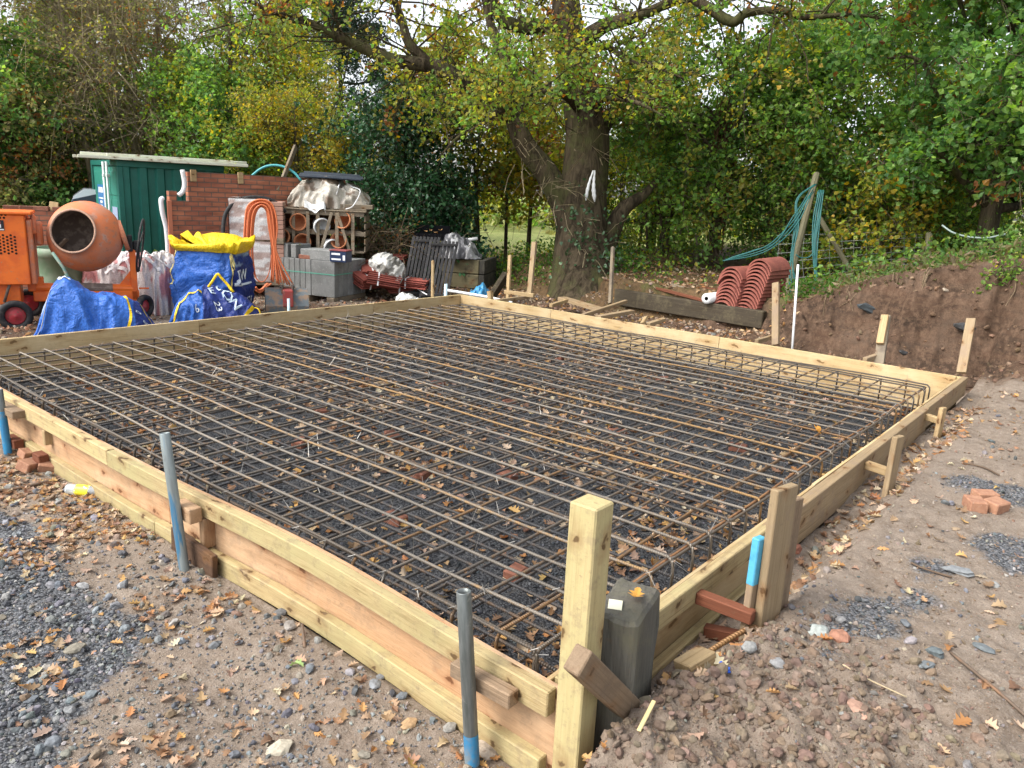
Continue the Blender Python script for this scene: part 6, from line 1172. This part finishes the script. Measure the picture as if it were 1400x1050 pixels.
def foliage(limbs, nb, blen, nt_, tlen, nl, size, pals, w, leaf=LEAFQ, flat=.8, up=.25, droop=.25, t0=.3, spread=.06, keep=None, seed=0, trunkw=None, centre=None, rb=.018):
    """limbs -> branchlets -> twigs -> leaves; returns wood MB and leaf MB"""
    wl = np.array([max(.05, np.linalg.norm(np.diff(p, axis=0), axis=1).sum()) * (q if q is not None else 1) for p, r, q in limbs]); ns = np.maximum(1, np.round(nb * wl / wl.sum()).astype(int))
    Ps, Ds, Rs = [], [], []
    for (p, r, q), n in zip(limbs, ns):
        P, T, Rr, tt = along(p, r, n, t0); D = unit(rng.normal(0, 1, (n, 3)) + .35 * T + np.array([0, 0, up]))
        if centre is not None: D = unit(D + .5 * unit((P - centre) * np.array([1, 1, .5])))
        Ps.append(P); Ds.append(D); Rs.append(np.minimum(Rr * .5, rb))
    P = np.concatenate(Ps); D = np.concatenate(Ds); R0 = np.concatenate(Rs); n = len(P); L = rng.uniform(*blen, n)
    if keep is not None:
        z = keep(P + D * L[:, None] * .55 - [0, 0, .2]); P, D, R0, L = P[z], D[z], R0[z], L[z]; n = len(P)
    k = 5; s = np.linspace(0, 1, k)[None, :, None]; jit = rng.normal(0, .07, (n, k, 3)) * s * L[:, None, None]
    BP = P[:, None] + D[:, None] * s * L[:, None, None] + jit - np.array([0, 0, 1]) * droop * (s ** 2) * L[:, None, None]
    wood_ = MB(); addt(wood_, BP, R0[:, None] * np.linspace(1, .3, k)[None], 4, False)
    m = n * nt_; bi = np.repeat(np.arange(n), nt_); s2 = rng.uniform(.25, 1, m) ** .8; f = s2 * (k - 1); i0 = np.clip(f.astype(int), 0, k - 2); fr = (f - i0)[:, None]
    TP = BP[bi, i0] * (1 - fr) + BP[bi, i0 + 1] * fr; TD = unit(rng.normal(0, 1, (m, 3)) + .6 * D[bi] + np.array([0, 0, .1])); TL = rng.uniform(*tlen, m)
    s3 = np.linspace(0, 1, 3)[None, :, None]; TW = TP[:, None] + TD[:, None] * s3 * TL[:, None, None] - np.array([0, 0, .18]) * s3 ** 2 * TL[:, None, None]
    addt(wood_, TW, np.full((m, 3), .0052) * np.array([1, .8, .5]), 3, False)
    q = m * nl; ti = np.repeat(np.arange(m), nl); s4 = rng.uniform(.15, 1.1, q)[:, None]
    LP = TP[ti] + TD[ti] * s4 * TL[ti][:, None] - np.array([0, 0, .18]) * s4 ** 2 * TL[ti][:, None] + rng.normal(0, spread, (q, 3))
    w = np.array(w, float); pk = rng.choice(len(pals), n, p=w / w.sum()); flip = rng.uniform(0, 1, q) < .22; pl = np.where(flip, rng.choice(len(pals), q, p=w / w.sum()), pk[bi[ti]])
    col = np.zeros((q, 3))
    for j, pal in enumerate(pals): z = pl == j; col[z] = pick(pal, z.sum(), .22)
    col *= np.repeat(rng.uniform(.8, 1.2, m), nl)[:, None]
    if keep is not None: z = keep(LP); LP, col = LP[z], col[z]
    lm = MB(); inst(lm, leaf[0], leaf[1], LP, leafrot(len(LP), flat), rng.uniform(*size, len(LP)), col); return wood_, lm
def plant(name, label, cat, base, limbs, wood_, lm, barkm, folm=M_FOL, group=None, sides=9, tn='trunk'):
    t = thing(name, label, cat, base, 0, group); O = np.array(base); mb = MB()
    for p, r, q in limbs: addt(mb, p - O, r, sides)
    mb.build(tn, barkm, t, True)
    wood_.V = [v - O for v in wood_.V]; wood_.build('branches', barkm, t, False)
    lm.V = [v - O for v in lm.V]; lm.build('crown', folm, t); return t
def limb(pts, r, q=1.0, n=None):
    n = n or max(6, 4 * len(pts)); p = smooth_path(pts, n); return p, np.interp(np.linspace(0, 1, n), np.linspace(0, 1, len(r)), r), q
# ---------------------------------------------------------------- the old oak
D0 = 13.6
def O_(x, y, d=0): return atd(x, y, D0 + d)
trk = [O_(803, 425), O_(802, 395), O_(800, 372), O_(797, 350), O_(795, 318), O_(797, 275), O_(800, 235), O_(803, 190), O_(797, 150), O_(788, 105), O_(779, 60), O_(775, 20), O_(770, -40), O_(762, -130), O_(758, -230)]
L = [limb(trk, [.85, .70, .61, .54, .46, .42, .41, .39, .34, .31, .29, .26, .22, .15, .06], .9, 70)]
L += [limb([O_(782, 320), O_(770, 278), O_(748, 238), O_(722, 205), O_(706, 172), O_(700, 140, .3), O_(690, 90, .5), O_(670, 30, .8), O_(650, -60, 1)], [.26, .24, .21, .19, .17, .15, .12, .08, .03], .6),
      limb([O_(704, 165, 0), O_(665, 130, -.2), O_(627, 107, -.4), O_(590, 90, -.5), O_(540, 83, -.6), O_(500, 67, -.7), O_(467, 52, -.8), O_(420, 30, -1), O_(370, 15, -1.2), O_(310, -15, -1.2)], [.14, .15, .14, .125, .11, .095, .08, .06, .04, .02], 1.5),
      limb([O_(590, 90, -.5), O_(560, 60, -.6), O_(550, 30, -.6), O_(535, -10, -.7), O_(500, -70, -.9)], [.09, .085, .07, .05, .02], 1.1),
      limb([O_(782, 70), O_(750, 36, -.1), O_(717, 38, -.2), O_(690, 28, -.3), O_(676, 8, -.4), O_(664, -30, -.5), O_(640, -100, -.5)], [.17, .13, .12, .11, .10, .08, .03], 1.2),
      limb([O_(790, 62), O_(825, 36, -.2), O_(860, 26, -.3), O_(905, 8, -.4), O_(960, -28, -.5), O_(1030, -60, -.6)], [.18, .12, .10, .08, .06, .02], 1.2),
      limb([O_(905, 8, -.4), O_(940, -4, -.6), O_(967, 10, -.8), O_(1001, 30, -.9), O_(1021, 18, -1), O_(1067, 14, -1.1), O_(1101, 24, -1.2), O_(1164, 20, -1.3), O_(1230, 30, -1.3)], [.085, .09, .085, .085, .07, .055, .045, .03, .01], 1.0),
      limb([O_(800, 70), O_(830, 64, -.5), O_(860, 84, -.9), O_(897, 92, -1.3), O_(940, 110, -1.5)], [.07, .05, .045, .03, .01], 1.3),
      limb([O_(806, 215), O_(825, 180, .6), O_(850, 130, 1), O_(880, 90, 1.4), O_(920, 40, 1.6), O_(950, -40, 2)], [.16, .11, .09, .07, .05, .02], 1.2),
      limb([O_(826, 345), O_(838, 312), O_(852, 286), O_(880, 266, .1), O_(905, 240, .2)], [.20, .16, .13, .09, .03], .5),
      limb([O_(798, 160), O_(770, 130, -.9), O_(735, 128, -1.6), O_(690, 150, -2.1), O_(640, 180, -2.4)], [.07, .05, .045, .03, .01], 1.6),
      limb([O_(800, 150), O_(830, 135, -.9), O_(870, 140, -1.5), O_(910, 160, -2.0)], [.06, .045, .035, .01], 1.6),
      limb([O_(700, 150), O_(670, 160, -.7), O_(630, 185, -1.2), O_(600, 215, -1.5)], [.07, .05, .03, .01], 1.6)]
rng = np.random.default_rng(101)
wd, lm = foliage(L, 470, (.6, 1.8), 6, (.22, .55), 12, (.05, .085), [G_OAK, G_GREEN, G_YELG, G_BROWN, G_YEL], [.42, .32, .18, .04, .04], LEAFW, .7, .45, .30, .16, .07, keep=lambda P: P[:, 2] > 2.75 + .8 * vnoise(P[:, 0] * 1.5, P[:, 1] * 1.5, 4) - .9 * sstep(2.1, 3.4, np.hypot(P[:, 0] - O_(797, 275)[0], P[:, 1] - O_(797, 275)[1])))
LB = np.concatenate([p_[r_ > .075] for p_, r_, q_ in L]); V_ = np.concatenate(lm.V).reshape(-1, 6, 3); cen = V_.mean(1); bare = np.zeros(len(cen), bool)
for a_ in range(0, len(cen), 4000): bare[a_:a_ + 4000] = (np.linalg.norm(cen[a_:a_ + 4000, None] - LB[None], axis=2) < .6).any(1)
cc_ = np.concatenate(lm.col).reshape(-1, 6, 3)[~bare]; V_ = V_[~bare]; lm = MB(); k_ = np.arange(len(V_))[:, None, None] * 6; lm.add(V_.reshape(-1, 3), (LEAFW[1][None] + k_).reshape(-1, 4), cc_.reshape(-1, 3))
oak = plant('oak_tree', 'big old oak with thick mossy trunk forking low behind the far corner', 'tree', O_(798, 366), L, wd, lm, M_OAKB, sides=18)
mb = MB(); P = []
for _ in range(90):
    a_ = O_(*[(806, 205), (765, 270), (745, 240), (800, 330), (720, 205)][rng.integers(0, 5)]) + rng.normal(0, .16, 3) + [-.25, -.2, 0]; d_ = unit(np.array([-.6, -.5, .1]) + rng.normal(0, .7, 3)) * rng.uniform(.3, .7); P.append(np.stack([a_, a_ + d_ * .5 + rng.normal(0, .04, 3), a_ + d_ + [0, 0, -.08]]))
addt(mb, np.array(P) - np.array(oak.location), np.full((90, 3), .006), 3, False); mb.build('epicormic_twigs', M_BARKP, oak)
q = [O_(785, 330), O_(787, 290), O_(790, 345), O_(820, 345), O_(835, 350)]; n_ = 330; b_ = np.array(q)[rng.integers(0, 5, n_)] + rng.normal(0, .20, (n_, 3)) * [1, 1, 1.5] + [-.42, -.36, 0]; lm = MB(); inst(lm, LEAFW[0], LEAFW[1], b_ - np.array(oak.location), leafrot(n_, .2), rng.uniform(.05, .08, n_), pick([(.03, .075, .03), (.045, .10, .04), (.06, .12, .05)], n_)); lm.build('ivy', M_GLOSS, oak)
rag = thing('rag', 'torn white rag hanging on the oak trunk', 'rag', O_(812, 240, -.5)); O = np.array(rag.location)
for k, (x0, y0, x1, y1, w_) in enumerate(((811, 233, 801, 274, 3.5), (813, 233, 813, 276, 4.5))):
    c_ = smooth_path([O_(x0, y0, -.52) - O, O_((x0 + x1) / 2 - 1.5, (y0 + y1) / 2, -.56) - O, O_(x1, y1, -.5) - O], 12); w = w_ * .0085 * np.array([.35, .5, .45, .7, .55, .85, .7, 1.0, .8, .95, .6, .15]); s_ = np.array([math.cos(FACE), math.sin(FACE), 0])
    V = np.concatenate([np.stack([c_ - s_ * w[:, None], c_ + s_ * w[:, None] * .2 + [-.03, -.03, 0], c_ + s_ * w[:, None]], 1).reshape(-1, 3)]); F = [[3 * i + j, 3 * i + j + 1, 3 * i + 4 + j, 3 * i + 3 + j] for i in range(11) for j in range(2)]; mb = MB(); mb.add(V, F); mb.build('strip', M_WHITE, rag, True)
# ---------------------------------------------------------------- other trees
def tree(name, label, cat, px, d, h, r, nb, nt_, nl, size, pals, w, leaf=LEAFQ, nlimb=9, lean=(0, 0), stems=1, barkm=M_BARK, r0=.12, cb=.25, folm=M_FOL, flat=.6, blen=(.5, 1.3), tlen=(.2, .5), spread=.08, group=None, seed=1, up=.25, keep=None, py=340, shape=.65, z0=None, sstart=0.0):
    global rng; rng = np.random.default_rng(seed)
    b = atd(px, py, d); b[2] = (zg(b[:1], b[1:2])[0] - .1) if z0 is None else z0; L = []
    for s in range(stems):
        off = rng.normal(0, .22 if stems > 1 else 0, 2); dirn = rng.normal(0, .10 if stems > 1 else .03, 2) * h * (1 if stems > 1 else .6)
        pts = [b + [off[0], off[1], 0], b + [off[0] + dirn[0] * .25, off[1] + dirn[1] * .25, h * .3], b + [off[0] + dirn[0] * .6 + lean[0] * .5, off[1] + dirn[1] * .6 + lean[1] * .5, h * .62], b + [off[0] + dirn[0] + lean[0], off[1] + dirn[1] + lean[1], h * .97]]
        rr = r0 / math.sqrt(stems); L.append(limb(pts, [rr, rr * .8, rr * .5, rr * .12], .5, 14))
    for k in range(nlimb):
        p, rad_, q_ = L[k % stems]; t = cb + (1 - cb) * rng.uniform(0, .9); i = t * (len(p) - 1); a = p[int(i)]; az = rng.uniform(0, 2 * PI); el = rng.uniform(.1, .9)
        ln = r * rng.uniform(.65, 1.05) * max(.25, (1 - abs(t - cb - .25) / (1 - cb) * shape)); v = np.array([math.cos(az) * math.cos(el), math.sin(az) * math.cos(el), math.sin(el)]); rr = rad_[int(i)] * .6
        L.append(limb([a, a + v * ln * .4 + rng.normal(0, .06, 3) * ln, a + v * ln * .75 + rng.normal(0, .1, 3) * ln, a + v * ln + [0, 0, -.1 * ln]], [rr, rr * .7, rr * .45, rr * .15], 1.0, 9))
    wd, lm = foliage(L, nb, blen, nt_, tlen, nl, size, pals, w, leaf, flat, up, .3, .3, spread, centre=b + [0, 0, h * .55], rb=.012, keep=keep)
    return plant(name, label, cat, b, L, wd, lm, barkm, folm, group, 8)
T = tree
GRP = 'trees and shrubs round the plot'
T('broadleaf_tree', 'tall olive-green tree with orange leaf patches at the far left edge', 'tree', 15, 20, 9.5, 3.6, 420, 7, 11, (.08, .13), [G_OLIVE, G_GREEN, G_BROWN], [.5, .38, .12], seed=201, nlimb=16, r0=.2, cb=.12, group=GRP)
T('broadleaf_tree', 'dense dark green tree left of the container', 'tree', 70, 17.5, 4.6, 2.1, 330, 7, 12, (.08, .13), [G_DARK, G_GREEN, G_OLIVE, G_BROWN], [.45, .3, .2, .05], seed=202, nlimb=16, cb=.05, shape=.4, group=GRP)
T('broadleaf_tree', 'dark olive shrub low at the left edge behind the low brick wall', 'shrub', -25, 16, 3.4, 1.9, 240, 7, 12, (.07, .12), [G_DARK, G_OLIVE, G_BROWN], [.5, .35, .15], seed=203, nlimb=14, cb=.05, shape=.3, group=GRP)
T('many_stemmed_tree', 'twiggy half-bare tree with many pale upright stems behind the container', 'tree', 168, 18.2, 6.4, 3.0, 620, 9, 3, (.05, .09), [G_OLIVE, G_YELG, G_BROWN], [.75, .15, .1], seed=204, stems=9, barkm=M_BARKP, r0=.30, nlimb=30, cb=.45, tlen=(.4, .9), blen=(.8, 1.8), up=.5, group=GRP)
T('broadleaf_tree', 'yellow-green tree right of the twiggy pale-stemmed tree', 'tree', 318, 19.0, 6.4, 2.8, 330, 7, 11, (.07, .11), [G_YELG, G_GREEN, G_YEL, G_OLIVE], [.5, .2, .15, .15], seed=205, nlimb=16, cb=.15, shape=.45, group=GRP)
T('broadleaf_shrub', 'bright green shrub right behind the right end of the container', 'shrub', 290, 17.0, 4.2, 1.7, 260, 7, 12, (.07, .11), [G_GREEN, G_YELG, G_DARK], [.6, .15, .25], seed=206, nlimb=14, cb=.08, shape=.3, group=GRP)
T('broadleaf_shrub', 'shrub with small orange-yellow leaves behind the brick wall', 'shrub', 405, 16.6, 3.5, 1.4, 230, 7, 12, (.05, .085), [G_YEL, G_YELG, G_OAK], [.4, .3, .3], seed=207, nlimb=12, cb=.1, shape=.3, group=GRP)
T('broadleaf_tree', 'tall mid-green tree behind the yellow-leaved shrub', 'tree', 385, 22, 6.6, 2.7, 270, 7, 11, (.08, .12), [G_GREEN, G_DARK, G_YELG], [.5, .35, .15], seed=208, nlimb=15, cb=.12, r0=.2, group=GRP)
T('broadleaf_tree', 'tall olive-green tree standing behind the twiggy pale-stemmed tree', 'tree', 190, 23, 8.6, 3.4, 380, 7, 11, (.11, .16), [G_OLIVE, G_GREEN, G_YELG], [.45, .35, .2], seed=231, nlimb=16, r0=.2, cb=.12, group=GRP)
T('conifer_tree', 'dark blue-green conifer far back left of the oak crown', 'tree', 470, 25, 8.2, 1.9, 330, 7, 12, (.10, .15), [[(.02, .04, .024), (.028, .052, .03), (.016, .034, .02)]], [1], LEAFN, seed=209, nlimb=20, cb=.15, group=GRP)
T('laurel_shrub', 'tall dark glossy evergreen shrub right of the wrapped load', 'shrub', 553, 15.6, 3.5, 1.25, 340, 8, 11, (.07, .11), [[(.02, .075, .028), (.028, .095, .034), (.014, .055, .02), (.045, .12, .045)]], [1], LEAFQ, seed=210, nlimb=18, cb=.05, shape=.3, folm=M_GLOSS, spread=.09, flat=.5, group=GRP)
T('maple_tree', 'slender tree with thin dark stems and yellow-green leaves left of the oak', 'tree', 668, 16.8, 4.8, 2.0, 210, 6, 9, (.07, .12), [G_YELG, G_OAK, G_YEL, G_BROWN], [.45, .3, .15, .1], LEAFW, seed=211, stems=3, nlimb=14, cb=.35, r0=.075, keep=lambda P: P[:, 2] > .9 + .5 * vnoise(P[:, 0] * 1.5, P[:, 1] * 1.5, 5), group=GRP)
T('maple_tree', 'small leafy tree with forked stem just left of the oak trunk', 'tree', 722, 18.5, 4.6, 1.7, 150, 6, 9, (.07, .11), [G_YELG, G_GREEN, G_YEL], [.5, .3, .2], LEAFW, seed=212, nlimb=10, cb=.4, r0=.06, keep=lambda P: P[:, 2] > 1.0 + .5 * vnoise(P[:, 0] * 1.5, P[:, 1] * 1.5, 5), group=GRP)
T('broadleaf_tree', 'green tree behind the oak on its right side', 'tree', 890, 18.5, 4.2, 2.2, 200, 7, 11, (.07, .11), [G_GREEN, G_YELG, G_DARK], [.6, .2, .2], seed=213, nlimb=15, cb=.22, group=GRP)
ivy = T('ivy_clad_tree', 'tree with trunk wrapped in dry brown vines behind the ridge tiles', 'tree', 975, 15.2, 4.8, 2.1, 230, 7, 10, (.07, .12), [G_GREEN, G_DARK, G_OAK], [.6, .25, .15], seed=214, nlimb=15, cb=.35, r0=.13, group=GRP)
mb = MB(); P = []
for k in range(70): z = rng.uniform(.8, 3.2); a_ = rng.uniform(0, 2 * PI); rr = .12 + .16 * rng.uniform(0, 1) * min(1, z / 2); P.append([[rr * math.cos(a_ + .4 * j), rr * math.sin(a_ + .4 * j), z + .2 * j * rng.uniform(-1, 1.6)] for j in range(5)])
addt(mb, np.array(P), np.full((70, 5), .009), 3, False); mb.build('vines', M_VINE, ivy)
T('broadleaf_tree', 'green tree above the leaning pole', 'tree', 1085, 15.8, 5.2, 2.5, 270, 7, 11, (.065, .105), [G_GREEN, G_DARK, G_YELG], [.6, .28, .12], seed=215, nlimb=18, cb=.15, shape=.4, group=GRP)
T('broadleaf_tree', 'tall green tree with yellow tips right of the leaning pole', 'tree', 1205, 17, 7.4, 3.0, 290, 7, 11, (.07, .11), [G_GREEN, G_DARK, G_YEL], [.55, .33, .12], seed=216, nlimb=18, cb=.12, shape=.4, group=GRP)
T('maple_shrub', 'low shrub with large yellow leaves above the bank by the stock fence', 'shrub', 1205, 13.4, 1.7, .8, 60, 6, 8, (.06, .10), [G_YEL, G_YELG, G_GREEN], [.4, .35, .25], LEAFW, seed=217, nlimb=9, cb=.3, r0=.05, shape=.3, group=GRP)
T('maple_tree', 'dark green maple above the right end of the bank', 'tree', 1345, 12.4, 6.2, 2.9, 330, 7, 10, (.07, .12), [G_DARK, G_GREEN, G_BROWN], [.62, .3, .08], LEAFW, seed=218, nlimb=18, cb=.18, r0=.16, shape=.35, group=GRP, keep=lambda P: P[:, 2] > 1.75 + .7 * vnoise(P[:, 0] * 1.2, P[:, 1] * 1.2, 7))
T('maple_tree', 'dark overhanging tree at the right edge of the photo', 'tree', 1490, 10.4, 5.4, 2.5, 240, 7, 10, (.07, .12), [G_DARK, G_GREEN, G_OAK], [.6, .28, .12], LEAFW, seed=219, nlimb=16, cb=.18, r0=.14, shape=.35, group=GRP, keep=lambda P: P[:, 2] > 1.8 + .6 * vnoise(P[:, 0] * 1.2, P[:, 1] * 1.2, 8))
T('broadleaf_tree', 'green tree at the back between the two right-hand maples and the pole', 'tree', 1290, 19, 6.0, 2.9, 230, 7, 10, (.08, .12), [G_GREEN, G_DARK, G_YELG], [.55, .3, .15], seed=220, nlimb=16, cb=.1, shape=.4, group=GRP)
T('broadleaf_shrub', 'bushy shrub on top of the bank behind the stock fence', 'shrub', 1250, 13.8, 2.6, 1.3, 190, 7, 11, (.06, .10), [G_GREEN, G_DARK, G_OAK], [.5, .3, .2], seed=221, nlimb=12, cb=.05, shape=.25, group=GRP)
T('broadleaf_shrub', 'leafy shrub behind the hoses and the ridge tiles', 'shrub', 1050, 15, 2.6, 1.3, 170, 7, 10, (.06, .10), [G_GREEN, G_OAK, G_DARK], [.5, .25, .25], seed=222, nlimb=12, cb=.1, shape=.25, group=GRP)
T('broadleaf_shrub', 'green shrub hanging over the right end of the bank', 'shrub', 1425, 8.6, 1.1, .55, 80, 6, 10, (.04, .07), [G_GREEN, G_YELG, G_DARK], [.6, .2, .2], seed=223, nlimb=9, cb=.05, r0=.03, blen=(.2, .5), tlen=(.1, .25), spread=.04, shape=.2, group=GRP, py=470, z0=.15)
T('broadleaf_shrub', 'thin open shrub under the oak right of its trunk', 'shrub', 905, 16.5, 2.4, 1.3, 110, 6, 8, (.06, .10), [G_YELG, G_GREEN], [.5, .5], seed=224, stems=6, nlimb=10, cb=.25, r0=.08, shape=.3, group=GRP)
T('broadleaf_shrub', 'thin sapling clump behind the sleeper', 'shrub', 850, 17.8, 2.6, 1.2, 90, 6, 8, (.06, .10), [G_YELG, G_GREEN], [.6, .4], seed=225, stems=7, nlimb=10, cb=.3, r0=.08, shape=.3, group=GRP)
# dry brush right of the crate
rng = np.random.default_rng(300)
t = thing('dry_brush', 'tangle of dry grey-brown twigs right of the crate', 'brushwood', atd(528, 348, 14.2)); mb = MB(); P = []
for _ in range(420):
    a_ = np.array([rng.normal(0, .55), rng.normal(0, .45), rng.uniform(-.1, .3)]); d_ = unit(rng.normal(0, 1, 3) + [0, 0, .5]) * rng.uniform(.3, .9); P.append(np.stack([a_, a_ + d_ * .5 + rng.normal(0, .06, 3), a_ + d_ - [0, 0, .1]]))
addt(mb, np.array(P), np.full((420, 3), .006), 3, False); mb.build('twigs', bark('dry_twig', (.20, .15, .10), (.11, .08, .05)), t)
n_ = 900; b_ = rng.normal(0, 1, (n_, 3)) * [.6, .45, .25] + [0, 0, .2]; lm = MB(); inst(lm, LEAFQ[0], LEAFQ[1], b_, leafrot(n_, .3), rng.uniform(.04, .07, n_), pick(G_OLIVE + G_BROWN, n_)); lm.build('dry_leaves', M_FOL, t)
# roots hanging out of the bank
t = thing('bank_roots', 'thin pale roots hanging from the top of the earth bank', 'roots', (8.6, .6, .9)); mb = MB(); P = []
for _ in range(70):
    y_ = rng.uniform(-.6, 2.0); x_ = rng.uniform(8.3, 8.9); z_ = zg(np.array([x_]), np.array([y_]))[0]; a_ = np.array([x_ - .04, y_, z_ + .02]); l_ = rng.uniform(.15, .65); P.append(np.stack([a_, a_ + [-.10 * l_ - .03, rng.normal(0, .05), -l_ * .5], a_ + [-.22 * l_ - .04, rng.normal(0, .1), -l_]]) - [8.6, .6, .9])
addt(mb, np.array(P), np.full((70, 3), .009) * [1, .7, .4], 4, False); mb.build('root_strands', bark('root', (.24, .18, .12), (.14, .10, .06)), t)
# undergrowth: ivy, grass and weeds nobody could count
lm = MB()
def low(n, xr, yr, keep, hgt, size, pal, leaf=LEAFQ, flat=.8):
    p = scatter(n, xr, yr, keep); p[:, 2] += rng.uniform(0, 1, len(p)) ** 1.5 * hgt; inst(lm, leaf[0], leaf[1], p, leafrot(len(p), flat), rng.uniform(*size, len(p)), pick(pal, len(p)))
pl_ = lambda x, y: fbm(x * .9, y * .9, 3, 400)
low(9000, (9.2, 17), (2.6, 15), lambda x, y: pl_(x, y) > .0, .35, (.05, .10), G_GREEN + G_DARK + G_YELG)
low(5000, (9.0, 15), (-2, 3), lambda x, y: pl_(x, y) > -.05, .4, (.05, .10), G_GREEN + G_DARK + [(.10, .09, .03)])
low(5000, (2, 13), (12, 20), lambda x, y: y > 14 - .3 * x, .6, (.06, .12), G_DARK + G_GREEN)
low(1500, (8.4, 9.4), (2.0, 3.0), lambda x, y: rng.uniform(0, 1, x.shape) < sstep(.5, .1, np.hypot(x - 9.0, y - 2.35)), .25, (.04, .08), [(.06, .15, .02), (.08, .19, .025), (.05, .12, .02)], LEAFN, 0)
low(2600, (9.3, 10.8), (5.6, 8.8), lambda x, y: rng.uniform(0, 1, x.shape) < .7, .4, (.05, .10), [(.06, .15, .02), (.08, .18, .025), (.05, .11, .02)], LEAFN, 0)
low(2600, (8.2, 9.3), (-1.5, 2.6), lambda x, y: rng.uniform(0, 1, x.shape) < .5 * (zg(x, y) > np.interp(y, [-1.5, -.3, .5, 1.1, 1.7, 2.6], [1.0, .92, .76, .6, .4, .15])), .22, (.05, .12), [(.13, .15, .05), (.10, .16, .04), (.22, .18, .09), (.16, .13, .07)], LEAFN, -.2)
tag(lm.build('undergrowth', M_FOL), 'low weeds, ivy and grass on top of the bank under the trees', None, None, 'stuff')
# far wood beyond the field: one mass
lm = MB(); wdm = MB(); n_ = 24000
az = rng.uniform(rad(-12), rad(92), n_); rr = rng.uniform(30, 46, n_); top_ = 1.8 + 1.8 * (vnoise(az * 9, rr * 0, 5) + .5) + 1.2 * (vnoise(az * 31, rr * 0, 6) + .5)
top_ = top_ * np.where((az > rad(28)) & (az < rad(47)), .62, 1.0)
zz = -.4 + top_ * rng.uniform(0.05, 1, n_) ** .8; P = np.stack([CAM[0] + rr * np.cos(az), CAM[1] + rr * np.sin(az), zz], -1); ok_ = fbm(P[:, 0] * .5 + P[:, 1] * .3, zz * .7 + P[:, 1] * .4, 3, 77) > -.12; P = P[ok_]
inst(lm, LEAFQ[0], LEAFQ[1], P, leafrot(len(P), .5), rng.uniform(.25, .45, len(P)), pick(G_GREEN + G_YELG + G_OLIVE + [(.35, .38, .12), (.4, .42, .2)], len(P)))
tag(lm.build('far_wood', M_FOL), 'far wood beyond the trees showing as a broken green mass', None, None, 'stuff')
